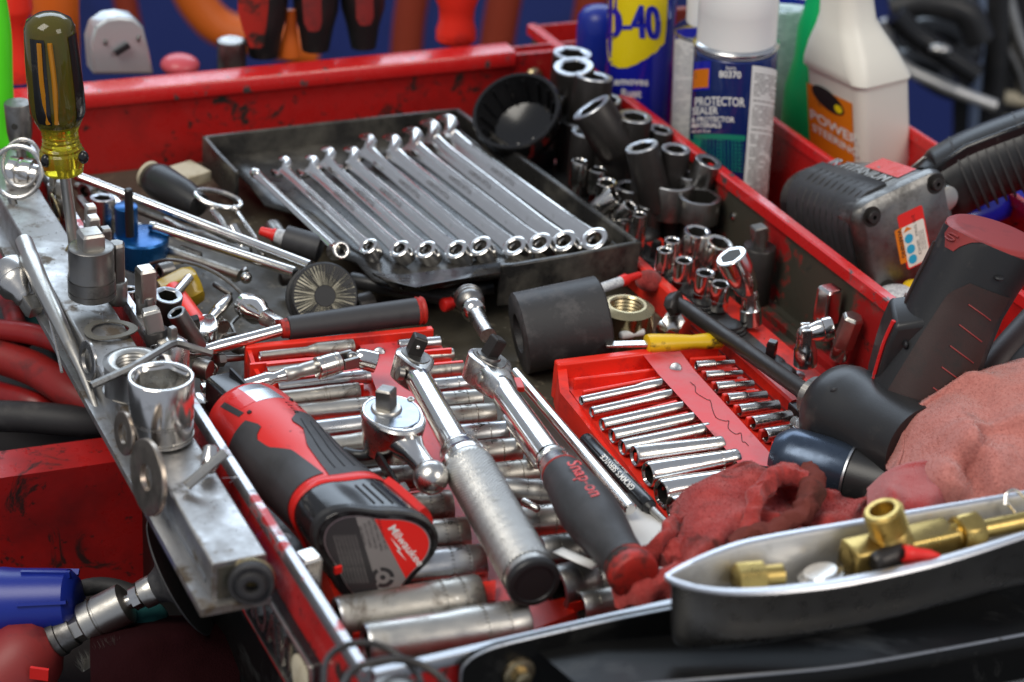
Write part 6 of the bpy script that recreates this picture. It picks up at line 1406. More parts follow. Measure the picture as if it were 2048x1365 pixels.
redt = csurf([[(1345, 1030, 2.0), (1400, 990, 3), (1480, 965, 3.6), (1560, 975, 4), (1640, 1000, 4), (1720, 1020, 4), (1780, 1010, 4)],
              [(1340, 1015, 4.0), (1385, 975, 5.8), (1470, 948, 6.6), (1540, 968, 6.2), (1640, 978, 6.4), (1715, 1000, 5.6), (1790, 990, 5.5)],
              [(1345, 1050, 4.8), (1400, 1040, 6.6), (1480, 1040, 6.6), (1560, 1020, 5.0), (1650, 1020, 6.6), (1725, 1035, 6.0), (1800, 1030, 6.0)],
              [(1340, 1095, 4.6), (1400, 1100, 6.3), (1480, 1095, 6.2), (1560, 1080, 5.8), (1650, 1070, 6.3), (1725, 1075, 6.0), (1810, 1065, 5.6)],
              [(1340, 1150, 4.2), (1400, 1165, 5), (1480, 1160, 5.2), (1560, 1150, 5), (1650, 1130, 5), (1725, 1120, 5), (1810, 1110, 5)]], 150, 100, .6, 2, .8)
def fat(pts, r, sd=0):
    m_ = MB().tube([P(*q) for q in pts], r, 16, 12)
    m_.v = [v+V((noise.noise(v*1.1+V((sd, 0, 0))), noise.noise(v*1.1+V((0, sd, 5))), noise.noise(v*1.1+V((9, 0, sd)))))*.34+V((0, 0, 1))*.16*noise.noise(v*3.1) for v in m_.v]; return m_
f1 = fat([(1500, 1060, 6.6), (1512, 1000, 7.4), (1535, 962, 7.6), (1580, 948, 7.8), (1615, 958, 7.6)], lambda t: .45+.15*math.sin(t*3), 1)
f2 = fat([(1618, 945, 6.6), (1622, 985, 7.4), (1600, 1030, 7.4), (1550, 1062, 7.2), (1500, 1078, 7.0), (1480, 1085, 6.6)], lambda t: .62+.15*math.sin(t*9), 2)
f3 = fat([(1296, 1112, 4.8), (1318, 1090, 5.4), (1345, 1058, 5.6), (1356, 1040, 5.4)], .42, 3)
f4 = fat([(1240, 1205, 4.8), (1290, 1185, 5.6), (1340, 1165, 6.0), (1400, 1150, 6.0)], lambda t: .8, 4)
f5 = fat([(1320, 1125, 4.4), (1350, 1110, 4.6), (1390, 1125, 4.8)], .9, 5)
f6 = fat([(1340, 1190, 5.0), (1400, 1175, 5.6), (1450, 1165, 6.0)], .9, 6)
thing('red_towel', 'crumpled dark red shop towel with a twisted brown hem behind the steel pan', 'towel', [
    ('cloth_body', redt, m_ragr, dict(solid=.12)), ('nap', fuzz(merge(redt, f1, f3, f4, f5, f6), 18000, 2), m_ragr, dict(kind='stuff', smooth=False)), ('folded_hem', f1, m_ragr), ('stained_hem', f2, mat('stained_brown_towel', (.15, .040, .032), .95, spec=.1, dirt=((.035, .022, .017), 22, .48, .18, .95, 0), bump=(760, .9, .0007))), ('seam', f3, m_ragr), ('lower_fold', f4, m_ragr), ('lower_fold', f5, m_ragr), ('lower_fold', f6, m_ragr)])
red2 = csurf([[(1715, 1010, 3.5), (1770, 970, 4.5), (1830, 965, 5), (1885, 990, 5)],
              [(1728, 985, 6.0), (1775, 945, 7.4), (1835, 932, 8.0), (1878, 955, 7.2)],
              [(1735, 1010, 6.8), (1775, 985, 8.2), (1830, 985, 8.0), (1880, 1000, 7.2)],
              [(1738, 1050, 6.2), (1780, 1040, 7.2), (1830, 1035, 7.2), (1885, 1035, 6.6)],
              [(1738, 1110, 5), (1780, 1100, 5), (1830, 1090, 5), (1885, 1080, 5)]], 80, 80, .5, 5, .8)
solo('red_towel', red2, mat('bright_red_towel', (.42, .04, .042), .95, dirt=((.10, .02, .02), 26, .55, .16, .95, 0), bump=(900, 1.0, .0016), sheen=.4), 'brighter red towel corner folded over the pink towel behind the brass tee', 'towel', solid=.1)

# ================================================================ steel pan with brass fittings
ZR, ZP = 11.0, 6.7
front = [(1336, 1152), (1352, 1162), (1390, 1173), (1450, 1181), (1520, 1181), (1600, 1174), (1700, 1160), (1850, 1128), (1950, 1100), (2070, 1062), (2180, 1030)]
back = [(2180, 958), (2070, 981), (1950, 1002), (1850, 1019), (1700, 1046), (1600, 1063), (1540, 1074), (1480, 1087), (1420, 1108), (1370, 1130), (1345, 1144)]
loop = crom([P(*q, ZR) for q in front+back], 3, True)
cen = sum(loop, V((0, 0, 0)))/len(loop); axd = (P(2180, 990, ZR)-P(1336, 1152, ZR)).normalized(); pd_ = UP.cross(axd)
def inset(p, d, z, e=0):
    q = p-cen; a, b = q.dot(axd), q.dot(pd_)
    La = max(abs((x-cen).dot(axd)) for x in loop); Lb_ = max(abs((x-cen).dot(pd_)) for x in loop)
    return cen+axd*(a*(1-d/La)+e*max(0, -a/La-.55)**1.2*2.6)+pd_*b*(1-d/Lb_)+UP*(z-ZR)
def pring(d, z, e=0): return [inset(p, d, z, e) for p in loop]
pan_in = MB().loft([pring(d, z) for d, z in ((.30, ZR-.02), (.42, ZR-.15), (.75, ZR-1.6), (1.0, ZP+.9), (1.3, ZP+.35), (1.9, ZP+.12))], False, True)
pan_rim = MB().loft([pring(d, z) for d, z in ((-.25, ZR-.2), (-.30, ZR-.08), (-.22, ZR+.01), (.0, ZR+.03), (.24, ZR+.02), (.34, ZR-.03))], False, False)
pan_out = MB().loft([pring(*dz) for dz in ((-.25, ZR-.16), (.12, ZR-.3, .7), (.32, ZR-.9, 1.3), (.5, ZR-2.0, 2.0), (.72, ZP+1.1, 2.5), (.95, ZP+.5, 2.8), (1.4, ZP+.12, 2.9), (2.2, ZP, 3.0))], False, True)
thing('steel_pan', 'long stainless steel parts pan holding brass fittings in the right foreground', 'pan', [('inside', pan_in, m_pan), ('rim', pan_rim, mat('pale_pan_rim', (.62, .62, .64), .35, 1)), ('outside', pan_out, m_pano)])

def thr(A, B, r, n, seg=40):
    L = (B-A).length; pr = [(.7, r*.55), (.7, r*.62), (.05, r*.62), (0, r*.66), (0, r*.86), (.04, r*.9)]
    for i in range(n): t = .04*L+(.92*L)*i/n; pr += [(t, r*.87), (t+.3*L/n, r*1.0), (t+.5*L/n, r*1.0)]
    return MB().rev(A, B, pr+[(L, r*.95)], seg)
TA, TB_ = P(1694, 1122, 10.2), P(1925, 1070, 10.3); F = Fr(TA, TB_); L = F.L
mid = F(L*.37, 0, .7)
tee = MB().loft([[F(t, y, z) for y, z in rr(-w_, w_, -w_, w_, .25)] for t, w_ in ((0, .78), (.08, .86), (L-.9, .86), (L-.7, .7))])
topT = PY(1764, 1018, mid.y)
stem = thr(topT, mid, 1.02, 9)
boreT = MB().rev(F(-.02), F(1), [(-.02, .66), (.1, .58), (.15, .62), (.25, .56), (.3, .6), (.8, .52)], 32, cap0=False)
colT = MB().rev(topT-(topT-mid)*.72, mid, [(0, .9), (.1, .98), (.9, 1.02)], 32)
t2 = thr(F(L-.9), F(L+.4), .66, 5, 32)
thing('brass_tee', 'brass tee pipe fitting with threaded branch pointing up in the steel pan', 'pipe fitting', [('tee_body', tee, m_brass, dict(bevel=.05)), ('threaded_branch', stem, m_brass), ('branch_collar', colT, m_brass), ('bore', boreT, m_bore), ('threaded_end', t2, m_brass)], group='brass fittings in the steel pan')
A, B = P(1912, 1072, 10.4), P(1958, 1061, 10.5); F = Fr(A, B); 
thing('brass_nut', 'brass hex compression nut with tube leading right beside the tee', 'pipe fitting', [('hex_nut', MB().rev(A, B, [(0, .8), (.1, 1.0), (.25, 1.12, 6), (1.2, 1.12, 6), (1.35, .9)], 36, roll=.3), m_brass), ('tube', MB().rev(F(1.3), P(2110, 1030, 10.6), [(0, .5), (5, .5)], 28), m_brass), ('thread', thr(F(-1.1), F(.1), .72, 4, 28), m_brass)], group='brass fittings in the steel pan')
A, B = P(1468, 1160, 9.8), P(1560, 1152, 9.8); F = Fr(A, B)
thing('brass_plug', 'brass hex plug low in the near end of the steel pan', 'pipe fitting', [('hex_head', MB().rev(A, B, [(0, .6), (.1, .85, 6), (1.5, .85, 6), (1.55, .7)], 36, roll=.1), m_brass), ('stub', MB().rev(F(1.5), B+F.x*.4, [(0, .6), (1, .62)], 24), m_brass)], group='brass fittings in the steel pan')
t = P(1640, 1142, 10.0); 
thing('chrome_nut', 'bright hex nut with round flange between the brass plug and tee', 'nut', [('nut_body', MB().rev(t, t-UP*1.5+V((.5, -.2, 0)), [(0, .5), (.0, .85), (.15, 1.0), (.2, 1.15), (.35, 1.25, 6), (1.5, 1.25, 6)], 36), m_chromed)])
solo('black_plug', MB().rev(P(1745, 1128, 10.6), P(1820, 1098, 10.9), [(0, .4), (.1, .5), (.5, .55), (1.8, .55), (2.0, .3)], 24), m_impact, 'dark grey metal plug lying against the brass tee', 'plug')
A, B = P(1806, 1108, 11.1), P(1876, 1112, 11.0); F = Fr(A, B)
thing('wire_connector', 'small bright red crimp connector lying on top in the steel pan', 'connector', [('sleeve', MB().rev(A, B, [(.1, .2), (0, .30), (0, .42), (.1, .46), (.5, .42), (.6, .36), (1.4, .28), (1.9, .10)], 24, cap0=False), m_rd), ('bore', MB().rev(A+F.x*.05, B, [(0, .28), (.4, .2)], 16, cap0=False), m_gunred)])
solo('washer', MB().rev(P(1736, 1142, 9.0), P(1736, 1142, 8.8), [(0, .9), (.05, 1.0), (.15, 1.0)], 28), m_chromed, 'pale steel washer half hidden behind the pan rim below the brass tee', 'washer')
solo('wire_loop', MB().tube([P(2010, 1010, 11.2), P(2012, 990, 11.6), P(2026, 980, 11.8), P(2042, 988, 11.6), P(2060, 1010, 11.2), P(2060, 1045, 10.8), P(2035, 1030, 10.6), P(2014, 1005, 11.1)], .09, 8, 6), m_chromed, 'thin bright wire clip hooked over the far rim of the pan', 'wire clip')
solo('black_fitting', MB().sphere(P(2045, 1010, 10), .7), m_blk, 'black rounded knob in the pan at the right photo edge', 'knob')

# ================================================================ black side panel in front, trims, key rings
px = [(922, 1420), (923, 1350), (932, 1330), (955, 1312), (1000, 1294), (1100, 1270), (1230, 1241), (1400, 1208), (1700, 1150), (2100, 1075), (2300, 1040)]
fr_ = [PV(x, y, -.75) for x, y in px]; zlow = 0
lowz = fr_[0].z-18
ringF = fr_+[V((fr_[-1].x, fr_[-1].y, lowz)), V((fr_[0].x, fr_[0].y, lowz))]
panel = MB().loft([ringF, [p+EV*.45 for p in ringF]])
edge = MB().tube([p+EV*.05 for p in fr_], .07, 8, 3)
bc = PV(1036, 1345, -.75)
nd_ = -EV
bolt = [('washer', MB().rev(bc+nd_*.25, bc, [(0, .7), (.05, .85), (.25, .88)], 28), m_zinc), ('bolt_head', MB().rev(bc+nd_*.75, bc, [(0, .35), (.05, .48, 6), (.45, .5, 6), (.7, .5, 6)], 24), m_zinc)]
thing('black_bracket', 'glossy black metal lid arm in front of the red drawer with a hex bolt', 'panel', [('panel_sheet', panel, m_frontblk), ('edge_line', edge, m_lip)]+bolt)
VA_ = -6
ptsT = [PV(x, y, VA_) for x, y in ((1180, 1392), (1290, 1370), (1480, 1353), (1680, 1334), (1860, 1304), (2120, 1256))]
trim1 = MB().tube(ptsT, .10, 8, 4)
led = MB().loft([[p+UP*0+EV*5.2-UP*1.2 for p in ptsT], ptsT, [p-UP*.5-EV*.2 for p in ptsT], [p-UP*.9-EV*.2 for p in ptsT]], closed=False)
led2 = MB().tube([p-UP*1.9-EV*2.0 for p in ptsT], .55, 10, 4)
thing('chrome_trim', 'black ledge with thin bright trim strip across the lower right corner', 'trim', [('trim_strip', trim1, m_lip), ('ledge', led, m_frontblk), ('grey_tube', led2, m_satind)])
solo('key_ring', MB().tube([P(648, 1400, 9), P(652, 1325, 9.2), P(690, 1292, 9.2), P(745, 1288, 9.0), P(795, 1310, 8.8), P(835, 1350, 8.6), P(850, 1400, 8.6)], .17, 10, 8), m_impact, 'thin dark steel ring loop at the bottom corner of the drawer, upper one', 'ring', group='dark ring loops')
solo('key_ring', MB().tube([P(672, 1410, 9.6), P(700, 1348, 9.6), P(745, 1326, 9.6), P(805, 1320, 9.4), P(865, 1342, 9.2), P(905, 1385, 9), P(915, 1420, 9)], .20, 10, 8), m_impact, 'thicker dark ring loop at the bottom corner of the drawer, lower one', 'ring', group='dark ring loops')
solo('chrome_clip', MB().sphere(P(790, 1380, 8.6), .9, sc=(.5, 1.3, 1.2)), m_satind, 'rounded chrome clip end under the dark ring loops', 'clip')

# ================================================================ lower left compartment
Yg = P(210, 1235, -7).y
def Q_(x, y, dy=0): return PY(x, y, Yg+dy)
A, B = Q_(-70, 1210, 2), Q_(158, 1200, 2); L = (B-A).length
bl = MB().rev(A, B, [(0, 2.2), (L*.35, 2.2), (L*.45, 2.1), (L*.75, 2.0), (L*.92, 1.9), (L*.99, 1.4), (L, .9)], 36)
F = Fr(A, B); brs = [('rib', MB().box(Fr(F(L*.55, math.cos(q)*1.95, math.sin(q)*1.95), F(L*.97, math.cos(q)*1.75, math.sin(q)*1.75), F.y*math.cos(q)+F.z*math.sin(q)), (0, L*.42), (-.1, .1), (-.1, .3)), m_blueplas) for q in [k*math.pi/3+.5 for k in range(6)]]
thing('blue_coupling', 'ribbed deep blue plastic cap at the lower left edge', 'cap', [('cap_shell', bl, m_blueplas)]+brs)
solo('black_hose', MB().tube([Q_(120, 1190, 4), Q_(200, 1172, 5), Q_(270, 1190, 5), Q_(320, 1235, 5)], .55, 12, 6), m_rub, 'black hose running behind the steel coupler in the lower left', 'hose')
G0 = Q_(70, 1300); kg = K(G0); adir = (CR @ V((.89, .455, .05))).normalized(); G1 = G0+adir*264*kg; F = Fr(G0, G1); L = F.L
def g(t0, t1, pr, seg=36, roll=0): return MB().rev(F(t0*L), F(t1*L), [(a*(t1-t0)*L, r_*kg, *n) for a, r_, *n in pr], seg, roll=roll)
cpl = [('coupler_body', g(.05, .34, [(0, 34), (.1, 38), (.6, 38), (.62, 34), (1, 33)]), m_satind), ('hex_section', g(.30, .44, [(0, 30, 6), (1, 30, 6)], 36), m_satin),
       ('coupler_sleeve', g(.42, .80, [(0, 36), (.05, 42), (.3, 42), (.32, 39), (.36, 39), (.38, 43), (.95, 43), (1, 34)]), m_satin), ('hex_nipple', g(.80, .93, [(0, 16), (.3, 16), (.32, 24, 6), (.8, 24, 6), (.85, 16), (1, 16)], 36), m_chromed),
       ('end_sleeve', g(.92, 1.08, [(0, 24), (.05, 30), (.3, 31), (.9, 31), (1, 28)]), m_satin)]
Dc = F(L*1.02)+adir*62*kg
Fd = Fr(F(L*1.02), Dc); 
padr = 131*kg
pad = MB().rev(F(L*1.02), F(L*1.02)+F.x*(Dc-F(L*1.02)).length, [(0, .9), (.3, 1.0), (.7, 1.2), (1.0, 1.6), (1.3, 2.3), ((Dc-F(L*1.02)).length-.22, padr*.93), ((Dc-F(L*1.02)).length-.1, padr), ((Dc-F(L*1.02)).length, padr)], 56)
bodyg = MB().loft([egg_ring(Q_(x, y, dy), F.x, r_*kg, 36) for x, y, r_, dy in ((110, 1285, 34, 0), (95, 1292, 60, 0), (60, 1320, 85, -.5), (10, 1360, 95, -1), (-60, 1420, 90, -2), (-120, 1470, 80, -3))])
colg = MB().rev(F(-.12*L), F(.08*L), [(0, 50*kg), (.3, 56*kg), (1.0, 50*kg), (1.5, 36*kg)], 36)
patch = MB().box(Fr(Q_(60, 1345, -3.0), Q_(95, 1350, -3.0)), (0, 1.1), (-.1, .1), (-.4, .4))
thing('air_grinder', 'red air grinder with steel couplers and dished black rubber backing pad, lower left', 'power tool', [('grinder_body', bodyg, m_gunred), ('collar', colg, m_blk), ('backing_pad', pad, m_rub)]+cpl+[('red_badge', patch, m_rd)])
br = MB(); r3 = random.Random(3)
for i in range(420):
    b = r3.random(); o = Q_(165+b*75, 1345-b*45, -1.2+r3.uniform(-.8, .8)); d = V((r3.uniform(-.5, .35), r3.uniform(-.6, .2), 1.0)).normalized()*r3.uniform(.8, 1.5)
    w_ = V((.022, .01, 0)); br.v += [o-w_, o+w_, o+d]; br.f.append((len(br.v)-3, len(br.v)-2, len(br.v)-1))
hw = MB().tube([Q_(215, 1350, -1.5), Q_(265, 1345, -1), Q_(320, 1330, 0)], lambda t: .55+.35*t, 14, 6)
thing('wire_brush', 'wooden wire brush with splayed steel bristles at the bottom left', 'brush', [('bristles', br, m_bristle, dict(kind='stuff', smooth=False)), ('handle', hw, m_wood), ('clip', MB().tube([Q_(205, 1372, -2), Q_(215, 1340, -2), Q_(235, 1332, -2), Q_(245, 1345, -2), Q_(235, 1375, -2)], .12, 8, 5), m_satind)])
dk = csurf([[(180, 1260, -9), (280, 1240, -9), (380, 1230, -9), (480, 1240, -9)], [(180, 1300, -8), (280, 1270, -7), (380, 1265, -7.4), (480, 1280, -8.5)], [(180, 1360, -8), (280, 1330, -7.5), (380, 1320, -8), (480, 1340, -9)], [(180, 1440, -9), (280, 1420, -9), (380, 1420, -9), (480, 1420, -10)]], 50, 40, .5, 8)
solo('dark_towel', dk, mat('dark_maroon_cloth', (.018, .004, .005), .9, spec=.05, bump=(900, .8, .001)), 'dark maroon cloth heaped under the backing pad', 'towel')
solo('teal_scrap', MB().sphere(Q_(275, 1235, 3), 1.6, sc=(.6, 1.2, 1)), m_teal, 'teal cloth scrap behind the steel coupler', 'cloth')

# ================================================================ things standing behind the back panel
VT = VB+5
def bpoly(pts, v, th=1.5):
    a = [PV(x, y, v) for x, y in pts]; return MB().loft([[p+EV*th for p in a], [p+EV*.15 for p in a], [p*.96+(sum(a, V((0, 0, 0)))/len(a))*.04 for p in a]])
rh = bpoly([(186, 150), (181, 85), (190, 55), (215, 38), (240, 34), (268, 38), (287, 55), (297, 95), (308, 150)], VT, 2)
lev = MB().box(Fr(PV(232, 110, VT-.3), PV(258, 94, VT-.3), EV), (0, 1.3), (-.3, .1), (-.15, .15))
scws = [('screw', MB().sphere(PV(x, y, VT-.02), .3, sc=(1, .4, 1)), m_satind) for x, y in ((212, 85), (278, 78))]
thing('hanging_ratchet', 'pale grey ratchet head seen over the back panel, left of the pink cap', 'ratchet', [('head', rh, m_grhead, dict(bevel=.2, sub=scws)), ('lever', lev, m_black)])
solo('pink_disc', MB().sphere(PV(360, 130, VT), 1.6, sc=(.55, 1, 1)), m_pink, 'low pink cap just above the back panel rim', 'cap')
t = PV(464, 80, VT); thing('chrome_socket', 'dark chrome socket standing behind the back panel beside the red handle', 'socket', [('socket_body', MB().rev(t, t-UP*2.5, [(0, 1.0), (.08, 1.2), (2.5, 1.2)], 32), m_satind), ('top_face', MB().rev(t+UP*.01, t-UP*.1, [(0, 1.0), (.1, 1.02)], 28), m_chromed)])
def handle(cx, w0, pts, m, inlay, label, v=VT+1):
    """pts: (y, centre x, half width)"""
    rings = []
    for y, x, h in pts:
        o = PV(x, y, v); r_ = h*K(o); rings.append([o+EU*(r_*math.cos(a))+EV*(r_*.8*math.sin(a)) for a in [2*math.pi*k/28 for k in range(28)]])
    body = MB().loft(rings); ps = [('grip', body, m)]
    for (pp, mm) in inlay:
        a = []
        for y, x, h in pp:
            o = PV(x, y, v-3.0); r_ = h*K(o); a.append([o-EU*r_, o-EV*.25, o+EU*r_])
        ps.append(('inlay', MB().loft(a, closed=False), mm))
    return thing('hand_driver', label, 'screwdriver', ps, group='handles standing behind the back panel')
handle(0, 0, [(-120, 530, 50), (-40, 530, 52), (30, 528, 46), (70, 527, 38), (112, 528, 30)], m_blk, [([(-60, 508, 34), (20, 506, 32), (60, 509, 24), (95, 513, 14)], m_gripred)], 'red and black handle with wide red side, first left above the back panel')
handle(0, 0, [(-120, 632, 48), (-40, 632, 50), (20, 632, 46), (55, 632, 36), (100, 631, 28)], m_blk, [([(-60, 622, 22), (10, 624, 20), (45, 626, 19), (62, 628, 12)], m_gunred)], 'black handle with narrow red inlay, middle of three above the back panel')
handle(0, 0, [(-120, 725, 46), (-40, 725, 50), (15, 726, 45), (50, 726, 34), (95, 727, 26)], m_blk, [([(-60, 728, 24), (5, 729, 19), (35, 730, 19), (50, 731, 12)], m_gunred)], 'black handle with narrow red inlay, rightmost of three above the back panel')
handle(0, 0, [(-80, 915, 46), (-5, 914, 46), (15, 914, 38), (40, 913, 36), (60, 912, 42), (78, 912, 42), (86, 912, 34)], m_rackred, [], 'plain red waisted handle near the right end of the back panel')
handle(0, 0, [(20, 582, 10), (55, 582, 12), (75, 581, 16), (85, 580, 18), (112, 580, 22)], m_orange, [], 'small orange and white tip between two black handles', v=VT+.5)
handle(0, 0, [(-60, 25, 30), (15, 28, 38), (25, 28, 36), (40, 30, 24), (90, 32, 22), (115, 35, 26), (140, 35, 32), (160, 35, 34)], m_rackred, [], 'dark red knobbed handle behind the green handle at the left edge')
handle(0, 0, [(-60, 108, 50), (20, 110, 48), (90, 118, 42), (150, 124, 36)], m_orange, [], 'broad bright orange handle right behind the olive screwdriver', v=VT+8)
for i, (a, m, r_, lb) in enumerate(([((240, -60), (252, 10), (262, 60)), m_brown, 1.6, 'rusty brown hose hanging on the blue wall above the grey ratchet head'], [((360, -60), (400, 15), (450, 60), (540, 80), (640, 100)), m_orange, 2.6, 'bright orange hose curving across the blue wall behind the handles'],
        [((835, -60), (820, 30), (812, 110)), m_brown, 2.2, 'rusty orange hose hanging left of the plain red handle'], [((1020, -60), (1005, 20), (990, 110)), m_brown, 2.4, 'rusty orange hose hanging right of the plain red handle'],
        [((1190, -60), (1180, 20), (1165, 100)), m_brown, 2.2, 'brown red hose behind the blue bottle'])):
    solo('hanging_hose', MB().tube([PY(x, y, 255) for x, y in a], r_, 14, 8), m, lb, 'hose', group='hoses hanging on the blue wall')
# blurred black equipment in the upper right
Yr = 235
bow = MB().rev(PY(1878, 92, Yr), PY(1850, 130, Yr), [(0, 1), (.3, 3.5), (1.6, 5.5), (3.0, 6.4), (3.6, 6.2)], 40, sx=1.2, sz=.9)
crm = MB().tube([PY(x, y, Yr-7) for x, y in ((1772, 40), (1778, 90), (1810, 135), (1870, 165), (1930, 190), (1990, 212))], .75, 10, 8)
arm = MB().tube([PY(x, y, Yr-9) for x, y in ((1790, 30), (1830, 70), (1890, 110), (1950, 150))], 1.5, 12, 8)
ex_ = [('knob', MB().sphere(PY(1880, 98, Yr-11), .9, sc=(.7, 1.5, 1)), m_chromed), ('top_hose', MB().tube([PY(x, y, Yr-6) for x, y in ((1780, 20), (1850, 5), (1930, 25), (1960, 80))], 1.8, 12, 8), m_blk)]
thing('black_lamp_hood', 'blurred black hood with pale rim hanging in the upper right background', 'hood', [('hood', bow, m_blkg), ('pale_rim', crm, m_pan), ('arm', arm, m_blkg), ('bowl', MB().sphere(PY(1868, 95, Yr), 5.6, sc=(.78, 1.08, .8)), m_blkg)]+ex_)
for pts, r_, m, lb in ((((1972, -40), (1966, 60), (1955, 150), (1948, 260)), .8, mat('blue_grey_tube', (.30, .38, .55), .35, .6), 'blue-grey upright tube in the upper right background'),
                       (((1996, -40), (1992, 100), (1975, 300)), 1.7, m_blk, 'black upright post right of the blue-grey tube'), (((2000, -60), (2030, 60), (2070, 160)), 1.0, m_satin, 'pale slanting rod at the top right corner'),
                       (((1925, -40), (1940, 20), (1948, 60)), .9, m_satin, 'short pale rod left of the blue-grey tube'), (((1990, 192), (2030, 198), (2090, 206)), .9, m_card, 'pale beige bar crossing behind the black post'),
                       (((2010, 90), (2035, 140), (2048, 190)), .8, m_satind, 'dull slanting strut right of the black post')):
    solo('frame_tube', MB().tube([PY(x, y, Yr+4) for x, y in pts], r_, 12, 6), m, lb, 'tube', group='tubes in the upper right background')
solo('dark_cabinet', MB().loft([[PY(x, y, Yr+14+q) for x, y in ((1905, -60), (1905, 330), (2250, 330), (2250, -60))] for q in (0, 20)]), m_blk, 'dark blurred cabinet behind the tubes in the upper right', 'cabinet')
solo('pale_boxes', MB().box(Fr(PY(1985, 262, Yr+6), PY(2040, 262, Yr+6)), (0, 3.4), (-1, 1), (-1.5, 1.8)), m_card, 'small pale carton behind the wrench handle at the right', 'box', bevel=.2)

# ================================================================ small things among the tools
r5 = random.Random(11)
def freeh(x, y, z): return P(x, y, z)
SM = [  # kind, pixel start, pixel end, z, r cm, material, label
 ('socket', (168, 385), (196, 372), 3.2, .62, m_chromed, 'small chrome socket lying beside the long breaker bar start'),
 ('socket', (222, 400), (238, 424), 3.0, .6, m_chrome, 'chrome socket leaning between the standing socket and the blue fitting'),
 ('socket', (318, 545), (344, 538), 2.6, .55, m_satind, 'dark little socket left of the yellow fluted handle'),
 ('socket', (426, 640), (446, 656), 2.0, .5, m_chromed, 'small chrome socket on the floor beside the small ratchet head'),
 ('socket', (470, 690), (500, 700), 1.6, .5, m_satind, 'dark steel socket in front of the lying black grip head'),
 ('socket', (392, 735), (420, 742), 3.0, .6, m_satind, 'dark socket tucked above the coil spring'),
 ('socket', (396, 800), (402, 822), 4.0, .5, m_chromed, 'pale chrome socket in the gap beside the power ratchet shoulder'),
 ('socket', (545, 455), (560, 478), 2.2, .6, m_satind, 'dark socket in shade left of the thin flex wrench'),
 ('bit', (468, 560), (492, 540), 1.6, .28, m_chromed, 'short steel bit on the stained floor near the wire arch end'),
 ('bit', (428, 568), (462, 590), 1.2, .22, m_satind, 'dark driver bit beside the orange paint fleck'),
 ('bit', (505, 478), (528, 512), 2.4, .26, m_chromed, 'slim chrome bit below the ring handle'),
 ('bit', (360, 498), (402, 512), 1.8, .3, m_satind, 'dark rod piece under the second polished bar'),
 ('bit', (440, 700), (486, 688), 2.6, .26, m_chrome, 'bright slim bit under the lying black grip shaft'),
 ('bit', (1044, 1002), (1078, 1020), 4.6, .25, m_chromed, 'thin chrome pin beside the black rubber grip'),
 ('socket', (712, 612), (742, 604), 1.6, .7, m_impact, 'black socket in shade behind the lying black grip'),
 ('socket', (1325, 655), (1345, 668), 1.4, .6, m_chromed, 'small bright socket by the red rail corner'),
 ('bit', (1240, 672), (1288, 664), 2.2, .3, m_wht, 'thin white rod behind the yellow flat tool blade'),
 ('bit', (868, 596), (985, 575), 2.0, .55, m_blk, 'black rubber tube end lying in the shade before the wrench tray'),
 ('bit', (700, 560), (905, 600), 2.2, .6, m_blk, 'long black tube lying under the torn tray flap'),
 ('bit', (884, 612), (905, 606), 2.4, .5, m_rd, 'small red cap in the shade behind the ball adapter'),
 ('bit', (180, 372), (330, 432), 2.2, .42, m_satind, 'dark steel rod parallel to and below the breaker bar'),
 ('bit', (560, 560), (640, 545), 1.2, .5, m_impact, 'black rod stub under the ends of the polished bars'),
 ('bit', (1700, 735), (1760, 790), .6, .35, m_satind, 'grey bar lying on the track strips by the trigger guard'),
]
for k_, a, b, z, r_, m, lb in SM:
    A, B = P(*a, z), P(*b, z); L = (B-A).length
    if k_ == 'socket':
        thing('loose_socket', lb, 'socket', smooth_sock(A, B, r_*1.1, r_*.72, m=m), group='loose small sockets and bits')
    else:
        solo('loose_bit', MB().rev(A, B, [(0, r_*.6), (.06, r_*.9), (.15, r_), (L*.5, r_), (L*.52, r_*.9), (L-.1, r_*.9), (L, r_*.6)], 18), m, lb, 'bit', group='loose small sockets and bits')
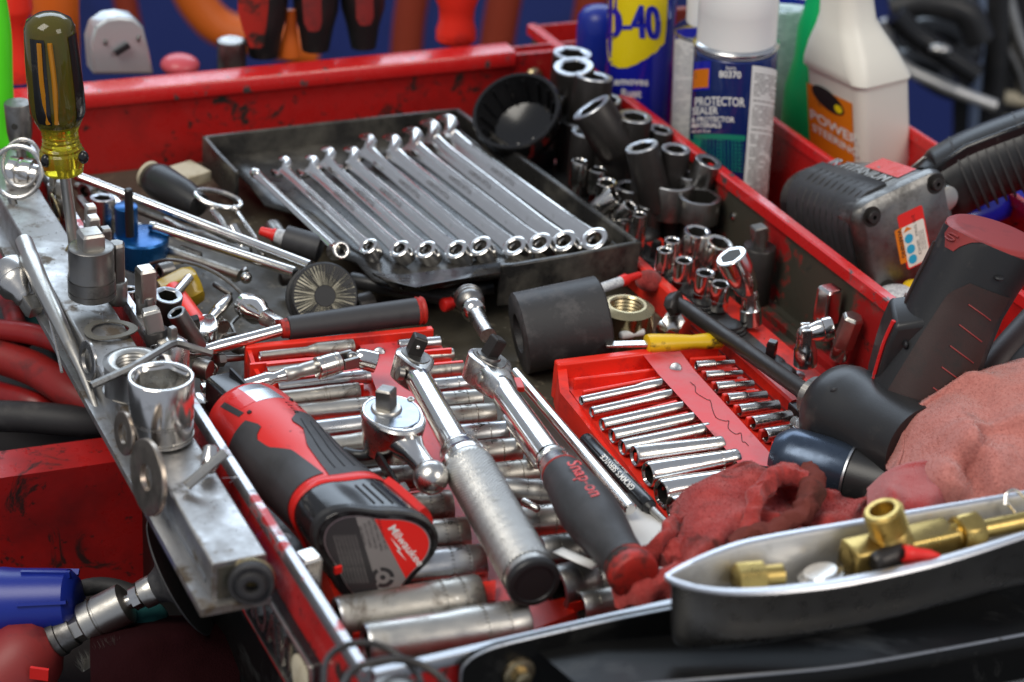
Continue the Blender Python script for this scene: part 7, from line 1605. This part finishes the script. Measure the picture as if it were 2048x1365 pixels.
# flat screwdriver blades and springs in the back left
for i, (pts, r_, m, lb) in enumerate([
    ([(160, 398), (182, 430), (196, 470)], .3, m_satind, 'dark steel rod standing close behind the dark tall socket'),
    ([(246, 440), (280, 452), (300, 470)], .25, m_chromed, 'bent bright wire beside the blue fitting disc'),
    ([(330, 438), (380, 462), (440, 470), (500, 500)], .2, m_chromed, 'thin bright wire running under the ring handle')]):
    solo('steel_wire', MB().tube([P(x, y, 3.2) for x, y in pts], r_, 8, 5), m, lb, 'wire', group='loose wires at the back left')
# metal chips and dust
def chips(fn, n, smin, smax, seed):
    r_ = random.Random(seed); mb = MB()
    for _ in range(n):
        p = fn(r_); s_ = r_.uniform(smin, smax); F = Fr(p, p+V((r_.uniform(-1, 1), r_.uniform(-1, 1), r_.uniform(-.2, .2))), V((r_.uniform(-.6, .6), r_.uniform(-.6, .6), 1)))
        i = len(mb.v); mb.v += [F(0), F(s_, s_*.3), F(s_*1.6, 0, s_*.3), F(s_*.5, -s_*.5, s_*.1)]; mb.f += [(i, i+1, i+2, i+3)]
    return mb
solo('metal_debris', chips(lambda r_: D(r_.uniform(2, 46), r_.uniform(2, 70), .04), 900, .03, .16, 1), mat('grey_grit', (.20, .17, .13), .6, dirt=((.5, .45, .35), 200, .5, .05, .5, 0)), 'metal chips and grit scattered over the drawer floor', 'debris', kind='stuff')
solo('dust_specks', chips(lambda r_: mb_(r_.uniform(.2, 50), .1+2.7*(r_.random()**.6), 7.012), 260, .02, .08, 2), m_black, 'dark grit specks on top of the magnet bar', 'debris', kind='stuff')
solo('rail_grit', chips(lambda r_: D(r_.uniform(39.6, 47.4), r_.uniform(16, 60), 1.66 if r_.random() < .5 else .12), 400, .03, .14, 3), mat('brown_grit', (.11, .07, .045), .8), 'brown grit along the socket rail and track strips', 'debris', kind='stuff')
# fine hairs of wire / fluff on the bar edge
hr = MB(); r6 = random.Random(5)
for x, y in ((462, 968), (208, 640), (560, 1085), (318, 702)):
    p = P(x, y, 7.1); hr.tube([p+V((r6.uniform(-.5, .5), r6.uniform(-.5, .5), .1+.25*r6.random())) for _ in range(5)], .015, 4, 5)
solo('fine_swarf', hr, m_lip, 'hair-thin bright swarf curls on the magnet bar edge', 'swarf', kind='stuff')
